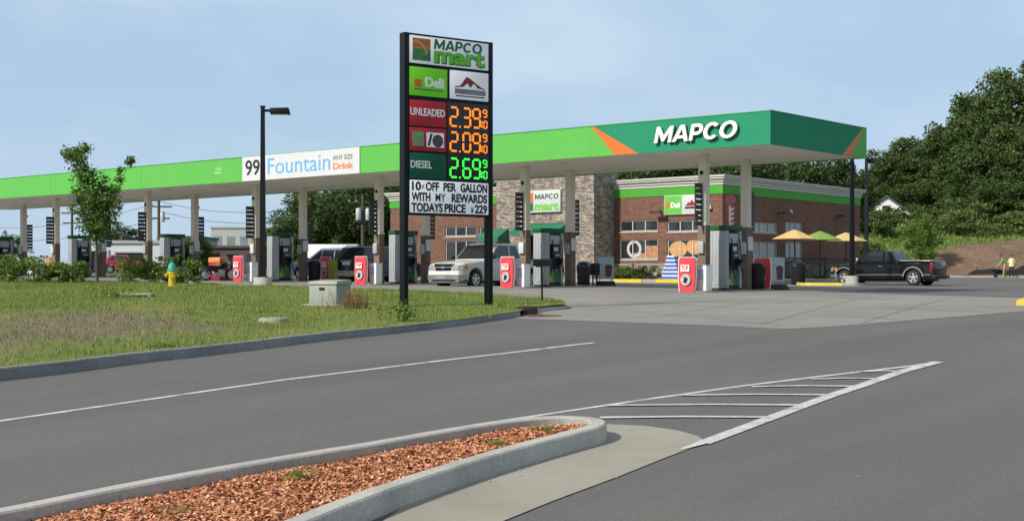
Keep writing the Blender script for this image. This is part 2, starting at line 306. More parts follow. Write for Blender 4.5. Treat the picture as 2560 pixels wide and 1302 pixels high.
class MB:
    def __init__(s): s.v = []; s.f = []; s.mi = []; s.m = 0
    def add(s, vs, fs):
        o = len(s.v); s.v += [tuple(p) for p in vs]
        for f in fs: s.f.append(tuple(i + o for i in f)); s.mi.append(s.m)
    def box(s, x0, x1, y0, y1, z0, z1):
        s.add([(x0,y0,z0),(x1,y0,z0),(x1,y1,z0),(x0,y1,z0),(x0,y0,z1),(x1,y0,z1),(x1,y1,z1),(x0,y1,z1)],
              [(0,3,2,1),(4,5,6,7),(0,1,5,4),(1,2,6,5),(2,3,7,6),(3,0,4,7)]); return s
    def cbox(s, x, y, z, a, b, c): return s.box(x-a/2, x+a/2, y-b/2, y+b/2, z-c/2, z+c/2)
    def hexa(s, bot, top):
        "eight corners: bottom ring and top ring, both counter-clockwise from above"
        s.add(list(bot) + list(top), [(0,3,2,1),(4,5,6,7),(0,1,5,4),(1,2,6,5),(2,3,7,6),(3,0,4,7)]); return s
    def tube(s, pts, rads, n=8, cap=True):
        pts = [Vector(p) for p in pts]
        if not hasattr(rads, '__len__'): rads = [rads] * len(pts)
        rings = []; o = len(s.v)
        for i, p in enumerate(pts):
            d = (pts[min(i+1, len(pts)-1)] - pts[max(i-1, 0)]).normalized()
            a = Vector((1,0,0)) if abs(d.z) > 0.9 else Vector((0,0,1))
            u = d.cross(a).normalized(); w = d.cross(u)
            for k in range(n):
                t = 2*math.pi*k/n
                s.v.append(tuple(p + (u*math.cos(t) + w*math.sin(t))*rads[i]))
        for i in range(len(pts)-1):
            for k in range(n):
                a = o+i*n+k; b = o+i*n+(k+1) % n
                s.f.append((a, b, b+n, a+n)); s.mi.append(s.m)
        if cap:
            s.f.append(tuple(o+k for k in range(n))[::-1]); s.mi.append(s.m)
            e = o+(len(pts)-1)*n
            s.f.append(tuple(e+k for k in range(n))); s.mi.append(s.m)
        return s
    def lathe(s, prof, x=0, y=0, z=0, n=16, axis='z', cap=True):
        o = len(s.v)
        for r, h in prof:
            for k in range(n):
                t = 2*math.pi*k/n
                c, d = r*math.cos(t), r*math.sin(t)
                if axis == 'z': s.v.append((x+c, y+d, z+h))
                elif axis == 'y': s.v.append((x+c, y+h, z+d))
                else: s.v.append((x+h, y+c, z+d))
        for i in range(len(prof)-1):
            for k in range(n):
                a = o+i*n+k; b = o+i*n+(k+1) % n
                s.f.append((a, b, b+n, a+n)); s.mi.append(s.m)
        if not cap: return s
        s.f.append(tuple(o+k for k in range(n))[::-1]); s.mi.append(s.m)
        e = o+(len(prof)-1)*n; s.f.append(tuple(e+k for k in range(n))); s.mi.append(s.m)
        return s
    def prism(s, poly, y0, y1):
        "polygon in the xz plane pulled along y"
        n = len(poly)
        s.add([(p[0], y0, p[1]) for p in poly] + [(p[0], y1, p[1]) for p in poly],
              [tuple(range(n)), tuple(range(2*n-1, n-1, -1))] + [(i, i+n, (i+1) % n + n, (i+1) % n) for i in range(n)]); return s
    def prismx(s, poly, x0, x1):
        n = len(poly)
        s.add([(x0, p[0], p[1]) for p in poly] + [(x1, p[0], p[1]) for p in poly],
              [tuple(range(n)), tuple(range(2*n-1, n-1, -1))] + [(i, i+n, (i+1) % n + n, (i+1) % n) for i in range(n)]); return s
    def loft(s, rings, cap=True):
        n = len(rings[0]); o = len(s.v)
        for r in rings: s.v += [tuple(p) for p in r]
        for i in range(len(rings)-1):
            for k in range(n):
                a = o+i*n+k; b = o+i*n+(k+1) % n
                s.f.append((a, b, b+n, a+n)); s.mi.append(s.m)
        if cap:
            s.f.append(tuple(o+k for k in range(n))[::-1]); s.mi.append(s.m)
            e = o+(len(rings)-1)*n; s.f.append(tuple(e+k for k in range(n))); s.mi.append(s.m)
        return s
    def build(s, name, m, parent=None, loc=None, rz=0, smooth_deg=None, bevel=0):
        me = bpy.data.meshes.new(name)
        me.from_pydata(s.v, [], s.f)
        ms = m if isinstance(m, (list, tuple)) else [m]
        for x in ms: me.materials.append(x)
        if len(ms) > 1: me.polygons.foreach_set('material_index', s.mi)
        bm = bmesh.new(); bm.from_mesh(me)
        bmesh.ops.recalc_face_normals(bm, faces=bm.faces)
        if bevel:
            bmesh.ops.remove_doubles(bm, verts=bm.verts, dist=1e-5)
            ed = [e for e in bm.edges if len(e.link_faces) == 2 and e.calc_face_angle(0) > R(30)]
            bmesh.ops.bevel(bm, geom=ed, offset=bevel, segments=2, affect='EDGES', profile=0.5, clamp_overlap=True)
        if smooth_deg or bevel:
            lim = R(smooth_deg or 40)
            for f in bm.faces: f.smooth = True
            for e in bm.edges:
                if len(e.link_faces) == 2 and e.calc_face_angle(0) > lim: e.smooth = False
        bm.to_mesh(me); bm.free(); me.update()
        return link(name, me, parent, loc, rz)

def link(name, me, parent=None, loc=None, rz=0):
    o = bpy.data.objects.new(name, me); COL.objects.link(o)
    if parent: o.parent = parent
    if loc is not None: o.location = loc
    if rz: o.rotation_euler = (0, 0, rz)
    return o

def np_mesh(name, verts, k, m, parent=None, loc=None):
    "mesh of loose k-gons from an (n*k, 3) array"
    n = len(verts) // k
    me = bpy.data.meshes.new(name)
    me.vertices.add(n*k); me.vertices.foreach_set('co', np.ascontiguousarray(verts, dtype=np.float32).ravel())
    me.loops.add(n*k); me.loops.foreach_set('vertex_index', np.arange(n*k, dtype=np.int32))
    me.polygons.add(n); me.polygons.foreach_set('loop_start', np.arange(0, n*k, k, dtype=np.int32))
    me.polygons.foreach_set('loop_total', np.full(n, k, dtype=np.int32))
    me.materials.append(m); me.update(); me.validate()
    return link(name, me, parent, loc)

def tag(o, label, cat, group=None, kind=None):
    o['label'] = label; o['category'] = cat
    if group: o['group'] = group
    if kind: o['kind'] = kind
    return o
def struct(o, label=None):
    o['kind'] = 'structure'
    if label: o['label'] = label
    return o
def thing(name, label, cat, loc, rz=0, group=None):
    o = bpy.data.objects.new(name, None); o.empty_display_size = 0.3; COL.objects.link(o)
    o.location = loc; o.rotation_euler = (0, 0, rz)
    return tag(o, label, cat, group)
def dup(root, loc, rz, label, scale=None):
    "copy of a thing with copies of its parts and sub-parts"
    r = root.copy(); COL.objects.link(r); r.location = loc; r.rotation_euler = (0, 0, rz); r['label'] = label
    if scale is not None: r.scale = scale
    for ch in list(root.children):
        c = ch.copy(); COL.objects.link(c); c.parent = r
        for gc in list(ch.children):
            d = gc.copy(); COL.objects.link(d); d.parent = c
    return r

def text(s, size, m, parent, x, y, z, name='lettering', width=None, bold=0.0, shear=0.0, ext=0.004, facing='y', spacing=1.0, height=None):
    "flat lettering standing in the xz plane, facing -y, left edge at x and baseline at z"
    cu = bpy.data.curves.new(name, 'FONT'); cu.body = s; cu.size = size; cu.extrude = ext; cu.offset = bold; cu.shear = shear
    cu.resolution_u = 4; cu.space_character = spacing
    t = bpy.data.objects.new(name, cu); COL.objects.link(t)
    bpy.context.view_layer.update()
    dg = bpy.context.evaluated_depsgraph_get()
    me = bpy.data.meshes.new_from_object(t.evaluated_get(dg))
    bpy.data.objects.remove(t); bpy.data.curves.remove(cu)
    n = len(me.vertices); co = np.empty(n*3, dtype=np.float32); me.vertices.foreach_get('co', co); co = co.reshape(-1, 3)
    mn, mxx = co.min(0), co.max(0)
    sx = width/(mxx[0]-mn[0]) if width else 1.0
    sz = height/(mxx[1]-mn[1]) if height else 1.0
    out = np.empty_like(co)
    if facing == 'y':
        out[:,0] = (co[:,0]-mn[0])*sx; out[:,1] = -co[:,2]; out[:,2] = co[:,1]*sz
    else:   # facing +x
        out[:,1] = (co[:,0]-mn[0])*sx; out[:,0] = co[:,2]; out[:,2] = co[:,1]*sz
    me.vertices.foreach_set('co', out.ravel()); me.materials.clear(); me.materials.append(m); me.update()
    me.name = name
    return link(name, me, parent, (x, y, z))

# ------------------------------------------------------------------ ground sheets
def sheet(name, poly, off, m, res=1.0, zf=None, inside=None):
    "polygon (x, y) filled with a grid that lies on the terrain"
    zf = zf or (lambda x, y: g(x, y) + off)
    bound = []
    n = len(poly)
    for i in range(n):
        a = Vector(poly[i]); b = Vector(poly[(i+1) % n]); L = (b-a).length
        k = max(1, int(L/(res*0.8)))
        for j in range(k): bound.append(a + (b-a)*j/k)
    nb = len(bound)
    pts = list(bound)
    xs = [p.x for p in bound]; ys = [p.y for p in bound]
    P = np.array([(p.x, p.y) for p in bound])
    gx = np.arange(min(xs)+res/2, max(xs), res); gy = np.arange(min(ys)+res/2, max(ys), res)
    X, Y = np.meshgrid(gx, gy); X = X.ravel(); Y = Y.ravel()
    ins = np.zeros(len(X), bool)
    for i in range(nb):
        x1, y1 = P[i]; x2, y2 = P[(i+1) % nb]
        c = ((y1 > Y) != (y2 > Y)); c &= X < (x2-x1)*(Y-y1)/((y2-y1) if y2 != y1 else 1e-9) + x1
        ins ^= c
    for x, y in zip(X[ins], Y[ins]): pts.append(Vector((x, y)))
    ed = [(i, (i+1) % nb) for i in range(nb)]
    vs, es, fs, *_ = delaunay_2d_cdt(pts, ed, [tuple(range(nb))], 1, 1e-4)
    me = bpy.data.meshes.new(name)
    me.from_pydata([(v.x, v.y, zf(v.x, v.y)) for v in vs], [], [tuple(f) for f in fs])
    bm = bmesh.new(); bm.from_mesh(me)
    for f in bm.faces:
        f.normal_update()
        if f.normal.z < 0: f.normal_flip()
        f.smooth = True
    bm.to_mesh(me); bm.free()
    me.materials.append(m)
    return link(name, me)

def inside_poly(X, Y, poly):
    ins = np.zeros(len(X), bool); n = len(poly)
    for i in range(n):
        x1, y1 = poly[i]; x2, y2 = poly[(i+1) % n]
        c = ((y1 > Y) != (y2 > Y)); c &= X < (x2-x1)*(Y-y1)/((y2-y1) if y2 != y1 else 1e-9) + x1
        ins ^= c
    return ins

def resample(pts, step):
    out = [Vector(pts[0])]
    for a, b in zip(pts[:-1], pts[1:]):
        a, b = Vector(a), Vector(b); k = max(1, int((b-a).length/step))
        for j in range(1, k+1): out.append(a + (b-a)*j/k)
    return out

def smooth_path(pts, it=2):
    pts = [Vector(p) for p in pts]
    for _ in range(it):
        q = [pts[0]]
        for a, b in zip(pts[:-1], pts[1:]): q += [a*0.75+b*0.25, a*0.25+b*0.75]
        q.append(pts[-1]); pts = q
    return pts

def kerb(name, path, width, h0, h1, m, side=1, sink=0.25, wob=0.0015, label=None, step=0.35, joints=False):
    "kerb stone along a path of its outer edge; its body lies on the given side; h0, h1: heights at both ends"
    path = resample(smooth_path(path), step)
    mb = MB(); rings = []
    n = len(path)
    for i, p in enumerate(path):
        d = (path[min(i+1, n-1)] - path[max(i-1, 0)]).normalized()
        nrm = Vector((-d.y, d.x))*side
        h = h0 + (h1-h0)*i/(n-1)
        z = g(p.x, p.y)
        w1 = wob*math.sin(i*1.7)+wob*0.6*math.sin(i*0.53+1)
        q = lambda a, b: (p.x+nrm.x*(a+w1), p.y+nrm.y*(a+w1), z+b+w1*0.5)
        rings.append([q(-0.02, -sink), q(-0.004, h*0.8), q(0.0, h-0.014), q(0.014, h), q(width-0.012, h), q(width, h-0.014), q(width, -sink)])
    mb.loft(rings)
    ko = struct(mb.build(name, m, smooth_deg=20), label)
    jb = MB(); every = max(2, int(3.0/step))
    for i in range(every, n-1, every):
        d = (path[i+1]-path[i-1]).normalized(); nrm = Vector((-d.y, d.x))*side; h = h0+(h1-h0)*i/(n-1)+0.0015; p = path[i]; z = g(p.x, p.y); rr_ = []
        for e in (-0.005, 0.005): rr_.append([(p.x+d.x*e+nrm.x*a, p.y+d.y*e+nrm.y*a, z+b) for a, b in ((-0.0205, -0.1), (-0.006, h*0.8), (-0.002, h-0.013), (0.013, h), (width-0.012, h), (width+0.002, h-0.1))])
        jb.loft(rr_)
    if jb.v and joints: jb.build('kerb_joint', joint_m, ko)
    return ko

def stripe(pts, w0, w1, off=0.0, mb=None):
    "painted line on the terrain between ground points"
    pts = resample(pts, 0.6); mb = mb or MB(); n = len(pts)
    L, Rr = [], []
    for i, p in enumerate(pts):
        d = (pts[min(i+1, n-1)] - pts[max(i-1, 0)]).normalized(); nn = Vector((-d.y, d.x))
        w = (w0+(w1-w0)*i/(n-1))/2
        for S, a in ((L, p+nn*w), (Rr, p-nn*w)): S.append((a.x, a.y, g(a.x, a.y)+off))
    vs = [v for pr in zip(L, Rr) for v in pr]
    mb.add(vs, [(2*i, 2*i+1, 2*i+3, 2*i+2) for i in range(n-1)])
    return mb

def block_word(word, m, parent, x, y, z, width, height, depth, shear=0.2, st=0.2, name='lettering'):
    "bold block capitals M A P C O as solid letters facing -y"
    mb = MB(); cur = 0.0; W = {'M': 1.06, 'A': 0.98, 'P': 0.74, 'C': 0.90, 'O': 1.02}; gap = 0.07
    tot = sum(W[c] for c in word)+gap*(len(word)-1); sc = width/(tot+shear)
    T = lambda px, pz_, ox: (x+sc*(ox+px+shear*pz_), z+height*pz_)
    def put(poly, ox): mb.prism([T(p[0], p[1], ox) for p in poly], y-depth, y)
    def ring(cx_, rx, ry, a0, a1, ox, n=22, t=st):
        o_ = [(cx_+rx*math.cos(a0+(a1-a0)*k/n), 0.5+ry*math.sin(a0+(a1-a0)*k/n)) for k in range(n+1)]
        i_ = [(cx_+(rx-t*1.12)*math.cos(a0+(a1-a0)*k/n), 0.5+(ry-t*0.92)*math.sin(a0+(a1-a0)*k/n)) for k in range(n+1)]
        mb.loft([[(*(lambda q: (q[0], y-depth, q[1]))(T(*o_[k], ox)),), (*(lambda q: (q[0], y, q[1]))(T(*o_[k], ox)),), (*(lambda q: (q[0], y, q[1]))(T(*i_[k], ox)),), (*(lambda q: (q[0], y-depth, q[1]))(T(*i_[k], ox)),)] for k in range(n+1)], cap=abs(a1-a0) < 6.2)
    for c in word:
        w = W[c]
        if c == 'M': put([(0, 0), (0, 1), (st*1.05, 1), (w/2, 0.42), (w-st*1.05, 1), (w, 1), (w, 0), (w-st, 0), (w-st, 0.62), (w/2+0.07, 0.08), (w/2-0.07, 0.08), (st, 0.62), (st, 0)], cur)
        if c == 'A':
            put([(0, 0), (w/2-0.13, 1), (w/2+0.13, 1), (w, 0), (w-st*1.1, 0), (w/2, 0.78), (st*1.1, 0)], cur)
            put([(st*1.1+0.075, 0.18), (w-st*1.1-0.075, 0.18), (w-st*1.1-0.15, 0.36), (st*1.1+0.15, 0.36)], cur)
        if c == 'P':
            put([(0, 0), (0, 1), (st, 1), (st, 0)], cur)
            n = 14; ro = [(w-0.34+0.34*math.sin(math.pi*k/n), 0.66+0.34*math.cos(math.pi*k/n)) for k in range(n+1)]; ri = [(w-0.34+0.14*math.sin(math.pi*k/n), 0.66+0.15*math.cos(math.pi*k/n)) for k in range(n+1)]
            ro = [(st+0.002, 1.0)]+ro+[(st+0.002, 0.32)]; ri = [(st+0.002, 0.81)]+ri+[(st+0.002, 0.51)]
            mb.loft([[(T(*a_, cur)[0], y-depth, T(*a_, cur)[1]), (T(*a_, cur)[0], y, T(*a_, cur)[1]), (T(*b_, cur)[0], y, T(*b_, cur)[1]), (T(*b_, cur)[0], y-depth, T(*b_, cur)[1])] for a_, b_ in zip(ro, ri)])
        if c == 'C': ring(w/2+0.02, w/2+0.02, 0.52, 0.72, 2*math.pi-0.72, cur)
        if c == 'O': ring(w/2, w/2, 0.52, 0, 2*math.pi, cur, 28)
        cur += w+gap
    return mb.build(name, m, parent, smooth_deg=35)

H = lambda *pp: [hit(x, y) for x, y in pp]

# the big sheets: ground to the horizon, road, station concrete
def ground_z(x, y): return g(x, y) - 0.35
gm = MB()
xs = [-1400, -700, -350, -180, -100, -70, -50, -35, -22, -10, 0, 10, 22, 35, 50, 70, 100, 180, 350, 700, 1400]
ys = [-200, -60, -20, 0, 10, 20, 30, 38, 42, 46, 60, 80, 100, 112, 140, 200, 300, 500, 900, 1500, 2400]
gm.add([(x, y, ground_z(x, y)) for y in ys for x in xs],
       [(j*len(xs)+i, j*len(xs)+i+1, (j+1)*len(xs)+i+1, (j+1)*len(xs)+i) for j in range(len(ys)-1) for i in range(len(xs)-1)])
struct(gm.build('ground', field, smooth_deg=60))
struct(sheet('road', [(-46, -6), (46, -6), (58, 60), (58, 107.5), (-62, 107.5), (-62, 60)], 0.0, asphalt, 1.5))
near_edge = [(1290, 796), (1400, 800), (1560, 806), (1760, 813), (1900, 820), (1980, 822), (2060, 818), (2200, 807), (2400, 791), (2620, 773)]
far_edge = [(2620, 747), (2400, 741), (2200, 735), (2040, 730)]
pad = H(*near_edge) + H(*far_edge) + [(13.0, 50.5), (15.5, 55), (13, 62), (9.0, 65.0), (-8, 78), (-24, 92), (-44, 100), (-44, 60), (-20, 55), (-10, 51), (-1, 43)]
struct(sheet('concrete_apron', pad, 0.005, concrete, 1.2))

wear(concrete, AZ_, 0.06)
# joints sawn in the concrete
jm = MB()
cj = MATS.get('joint') or mat('joint', (0.10, 0.098, 0.09), 0.95)
for a, b in (((1420, 762), (1960, 815)), ((1560, 752), (2240, 800)), ((1700, 745), (2480, 782)), ((1480, 775), (1900, 733)), ((1640, 795), (2020, 737)), ((1900, 812), (2180, 742)), ((2160, 806), (2380, 745))):
    stripe(H(a, b), 0.018, 0.018, 0.009, jm)
struct(jm.build('pavement_joint', cj))

# ------------------------------------------------------------------ painted markings
lm = stripe(H((-60, 1061), (0, 1052.5), (352, 1001.5), (703, 950.5), (1125, 899), (1300, 879), (1440, 861.5), (1483, 857)), 0.085, 0.12, 0.005)
struct(lm.build('lane_line', paint_white))
hm = stripe(H((1250, 1053), (1400, 1030.5), (1585, 1003), (1862, 964), (2093, 936), (2278, 915), (2345, 905)), 0.075, 0.10, 0.005)
stripe(H((1756, 1109), (1850, 1074), (1936, 1042), (2070, 992), (2158, 963), (2255, 929), (2345, 905)), 0.15, 0.17, 0.009, hm)
for xl, xr, y in ((1500, 1930, 1044.5), (1515, 2006, 1014), (1700, 2075, 988.5), (1880, 2144, 967), (2030, 2198, 948), (2155, 2250, 929.5)):
    stripe(H((xl, y+1), ((xl+xr)/2, y-1.5), (xr, y)), 0.112, 0.112, 0.013, hm)
struct(hm.build('hatch_marking', paint_white))
# worn paint running on to the gutter
struct(stripe(H((1700, 1126), (1757, 1109)), 0.035, 0.10, 0.013).build('worn_marking', paint_white))

# ------------------------------------------------------------------ median island with mulch
MK = 0.16
left_top = [(-150, 1295), (0, 1268), (352, 1197), (703, 1137), (900, 1107), (995, 1090), (1190, 1057), (1308, 1042), (1400, 1037)]
nose = [(1464, 1040), (1502, 1044), (1520, 1054), (1503, 1066)]
right_top = [(1347, 1106), (1190, 1149), (995, 1213), (800, 1288), (690, 1335), (500, 1420)]
rt = np.array([hit(x, y, MK) for x, y in [nose[-1]]+right_top]); pf = np.polyfit(rt[:,1], rt[:,0], 2)
med = [hit(x, y, MK) for x, y in left_top + nose] + [(float(np.polyval(pf, y)), float(y)) for y in np.linspace(rt[0,1]-0.35, rt[-1,1], 9)]
kerb('median_kerb', med, 0.15, MK, MK, kerb_concrete, side=-1, label='pale concrete kerb round the mulch island')
inner = []
mp_ = smooth_path(med)
for i, p in enumerate(mp_):
    d = (mp_[min(i+1, len(mp_)-1)] - mp_[max(i-1, 0)]).normalized()
    inner.append((p + Vector((d.y, -d.x))*0.13).to_tuple())
LT = np.array([tuple(hit(x, y, MK)) for x, y in left_top])
LT = np.concatenate([LT[:-1]+(LT[1:]-LT[:-1])*f for f in np.linspace(0, 1, 12)])
def mulch_h(x, y): return g(x, y) + 0.118 - 0.055*(1-smooth(0.12, 0.55, float(np.min(np.hypot(LT[:,0]-x, LT[:,1]-y))))) + 0.014*math.sin(x*2.9+y*0.9)*math.cos(y*2.3)
mulch_poly = [inner[i] for i in range(0, len(inner), 2)]
struct(sheet('mulch_bed', mulch_poly, 0, mulch_bed, 0.25, zf=mulch_h))
# loose wood chips
def scatter(poly, n):
    P = np.array(poly); lo, hi = P.min(0), P.max(0)
    X = rng.uniform(lo[0], hi[0], n*3); Y = rng.uniform(lo[1], hi[1], n*3)
    k = inside_poly(X, Y, poly); return X[k][:n], Y[k][:n]
cx, cy = scatter(mulch_poly, 40000)
cz = np.array([mulch_h(a, b) for a, b in zip(cx, cy)])
n = len(cx)
Lc = rng.uniform(0.008, 0.026, n); Wc = rng.uniform(0.005, 0.011, n)
az = rng.uniform(0, 2*np.pi, n); tl = rng.normal(0, 0.38, n); rl = rng.normal(0, 0.5, n)
A = np.stack([np.cos(az)*np.cos(tl), np.sin(az)*np.cos(tl), np.sin(tl)], 1)
B = np.stack([-np.sin(az)*np.cos(rl), np.cos(az)*np.cos(rl), np.sin(rl)], 1)
C = np.stack([cx, cy, cz + rng.uniform(0.0, 0.022, n)], 1)
V = np.stack([C-A*Lc[:,None]-B*Wc[:,None], C+A*Lc[:,None]*0.9-B*Wc[:,None], C+A*Lc[:,None]+B*Wc[:,None]*0.8, C-A*Lc[:,None]*0.8+B*Wc[:,None]], 1).reshape(-1, 3)
o = np_mesh('mulch_chips', V, 4, chip); o['kind'] = 'stuff'; o['label'] = 'reddish brown wood chip mulch filling the kerbed island'; o['category'] = 'mulch'

gutter = [hit(x, y) for x, y in ((1490, 1072), (1522, 1061), (1620, 1066), (1698, 1078), (1745, 1091), (1758, 1100), (1754, 1111), (1659, 1147), (1542, 1194), (1386, 1252), (1265, 1301), (1060, 1390), (830, 1390), (1000, 1275), (1190, 1200), (1347, 1140))]
struct(sheet('concrete_gutter', gutter, 0.0, gutter_concrete, 0.35, zf=lambda x, y: g(x, y)+0.008))
# ------------------------------------------------------------------ grass verge and its kerb
GK = 0.15
ktop = [(-260, 948), (0, 922), (160, 905), (250, 893), (375, 878), (500, 866), (640, 850), (797, 831), (928, 819), (1059, 806), (1158, 794), (1256, 781), (1300, 774.5)]
kfront = [hit(x, y, GK) for x, y in ktop]
kfs = kerb('verge_kerb', kfront, 0.15, 0.17, 0.12, old_kerb, side=1, label='weathered grey kerb along the grass verge')
tip = [hit(x, y, 0.11) for x, y in ((1344, 769), (1387, 764), (1412, 762), (1418, 759), (1402, 752.5), (1371, 746), (1310, 740))]
kerb('verge_kerb_end', tip, 0.15, 0.10, 0.05, kerb_concrete, side=1, label='pale rounded end of the verge kerb by the driveway')
back = [hit(x, y, 0.05) for x, y in ((1310, 740), (1256, 736), (1158, 730), (1000, 727), (885, 724), (764, 720), (600, 717), (480, 712), (300, 708), (100, 705), (-260, 700))]
verge_poly = kfront + tip + back[1:]
BK = np.array(back)
def verge_h(x, y):
    dmin = min(math.hypot(x-a, y-b) for a, b in (kfront+tip)[::1])
    e = 0.13 + 0.06*smooth(0.3, 4, dmin) + 0.03*math.sin(x*0.9+y*0.4)*math.sin(y*0.7)*smooth(0.4, 2, dmin)
    db = np.min(np.hypot(BK[:,0]-x, BK[:,1]-y))
    return g(x, y) + 0.03 + (e-0.03)*smooth(0.0, 3.5, db) - 0.0
verge_o = struct(sheet('grass_verge', verge_poly, 0, soil, 0.45, zf=verge_h))

bare_poly = [hit(x, y, 0.17) for x, y in ((-60, 800), (0, 806), (60, 786), (110, 792), (160, 776), (215, 786), (262, 768), (330, 776), (385, 790), (452, 786), (500, 806), (560, 812), (520, 832), (440, 828), (380, 848), (300, 838), (215, 858), (140, 850), (60, 872), (0, 866), (-60, 880))]
def bareness(X, Y):
    X = np.asarray(X, float); Y = np.asarray(Y, float); P = np.array(bare_poly); d = np.full(X.shape, 1e9)
    for i in range(len(P)):
        a_, b_ = P[i], P[(i+1) % len(P)]; ab = b_-a_; t = np.clip(((X-a_[0])*ab[0]+(Y-a_[1])*ab[1])/(ab@ab), 0, 1)
        d = np.minimum(d, np.hypot(X-a_[0]-t*ab[0], Y-a_[1]-t*ab[1]))
    d = np.where(inside_poly(X, Y, bare_poly), d, -d) + 0.35*np.sin(X*2.3+1.7*np.sin(Y*1.9)) + 0.25*np.sin(Y*3.7+X*1.1)
    return np.clip(d/1.5+0.42, 0, 1)
vm = verge_o.data; nv = len(vm.vertices); co = np.empty(nv*3, np.float32); vm.vertices.foreach_get('co', co); co = co.reshape(-1, 3)
at_ = vm.attributes.new('bare', 'FLOAT', 'POINT'); at_.data.foreach_set('value', bareness(co[:,0], co[:,1]).astype(np.float32))
n_, l_ = soil.node_tree.nodes, soil.node_tree.links
bs = n_['Principled BSDF']; old = bs.inputs['Base Color'].links[0].from_socket
an = n_.new('ShaderNodeAttribute'); an.attribute_name = 'bare'
tcx = n_.new('ShaderNodeTexCoord'); nb_ = n_.new('ShaderNodeTexNoise'); nb_.inputs['Scale'].default_value = 6; nb_.inputs['Detail'].default_value = 8; nb_.inputs['Roughness'].default_value = 0.75; l_.new(tcx.outputs['Object'], nb_.inputs['Vector'])
rb = n_.new('ShaderNodeValToRGB'); e_ = rb.color_ramp.elements; e_[0].position = 0.32; e_[0].color = (0.075, 0.058, 0.042, 1); e_[1].position = 0.68; e_[1].color = (0.24, 0.195, 0.15, 1); l_.new(nb_.outputs['Fac'], rb.inputs['Fac'])
mb_ = n_.new('ShaderNodeMix'); mb_.data_type = 'RGBA'; af = n_.new('ShaderNodeMath'); af.operation = 'MULTIPLY'; af.inputs[1].default_value = 0.85; l_.new(an.outputs['Fac'], af.inputs[0]); l_.new(af.outputs[0], mb_.inputs['Factor']); l_.new(old, mb_.inputs[6]); l_.new(rb.outputs['Color'], mb_.inputs[7]); l_.new(mb_.outputs[2], bs.inputs['Base Color'])

# storm drain in the kerb
a = hit(1305, 788); b = hit(1352, 787)
ax = Vector((b[0]-a[0], b[1]-a[1])); ang = math.atan2(ax.y, ax.x); L = ax.length
zd = g(*a)
dr = thing('storm_drain', 'rusty brown cast iron storm drain hood set in the kerb', 'drain', (a[0], a[1], zd), ang)
MB().box(0, L*0.78, -0.03, 0.45, -0.05, 0.20).build('hood', rust, dr, bevel=0.012)
MB().box(0.06, L*0.78-0.06, -0.034, 0.02, -0.02, 0.12).build('opening', ink, dr)
mb = MB(); mb.box(-0.1, L*1.5, -0.75, -0.03, -0.05, 0.012).build('grate', mat('rust_stain', (0.16, 0.085, 0.06), 0.85, var=0.3, scale=8), dr)

# grass: loose blades over the verge
def blades(poly, n, h0, h1, w, m, name, label, zf, density=None, lean=0.5):
    X, Y = scatter(poly, n)
    if density is not None:
        k = rng.random(len(X)) < density(X, Y); X, Y = X[k], Y[k]
    Z = np.array([zf(a, b) for a, b in zip(X, Y)])
    n = len(X); hgt = rng.uniform(h0, h1, n)*(0.6+0.8*rng.random(n)**2)
    az = rng.uniform(0, 2*np.pi, n); ln = rng.normal(0, lean, n)
    ww = w*rng.uniform(0.6, 1.5, n)
    D = np.stack([np.cos(az), np.sin(az), np.zeros(n)], 1); S = np.stack([-np.sin(az), np.cos(az), np.zeros(n)], 1)
    C = np.stack([X, Y, Z-0.01], 1)
    T = C + D*(hgt*ln)[:,None]; T[:,2] += hgt
    V = np.stack([C-S*ww[:,None], C+S*ww[:,None], T], 1).reshape(-1, 3)
    o = np_mesh(name, V, 3, m); o['kind'] = 'stuff'; o['label'] = label; o['category'] = 'grass'
    return o
def dens(X, Y):
    t = np.sin(X*0.8+1.3*np.sin(Y*0.5))*np.sin(Y*0.6+np.sin(X*0.7))
    return np.clip((0.75+0.3*t)*(1-0.9*bareness(X, Y)), 0.03, 1)
near_verge = [p for p in verge_poly]
blades(near_verge, 150000, 0.022, 0.085, 0.0065, blade_m, 'verge_grass', 'patchy green and straw coloured grass on the verge', verge_h, dens, 0.7)
blades(near_verge, 5000, 0.10, 0.26, 0.0035, stalk_m, 'grass_stalks', 'scattered tall pale seed stalks in the verge grass', verge_h, None, 0.25)

blades(bare_poly, 5000, 0.02, 0.10, 0.006, straw_m, 'straw', 'dead straw and stalks on the bare soil patch', verge_h, lambda X, Y: 0.25+0.6*bareness(X, Y), 1.1)

# ------------------------------------------------------------------ vegetation builders
def leaf_quads(C, size, flat=0.0, aspect=0.6):
    n = len(C)
    N = rng.normal(size=(n, 3)); N[:,2] += flat; N /= np.linalg.norm(N, axis=1)[:,None]
    T = rng.normal(size=(n, 3)); T -= N*(T*N).sum(1)[:,None]; T /= np.linalg.norm(T, axis=1)[:,None]
    Bt = np.cross(N, T)
    s = (size*rng.uniform(0.55, 1.35, n))[:,None]
    return np.stack([C-T*s, C+Bt*s*aspect-T*s*0.1, C+T*s, C-Bt*s*aspect+T*s*0.1], 1).reshape(-1, 3)

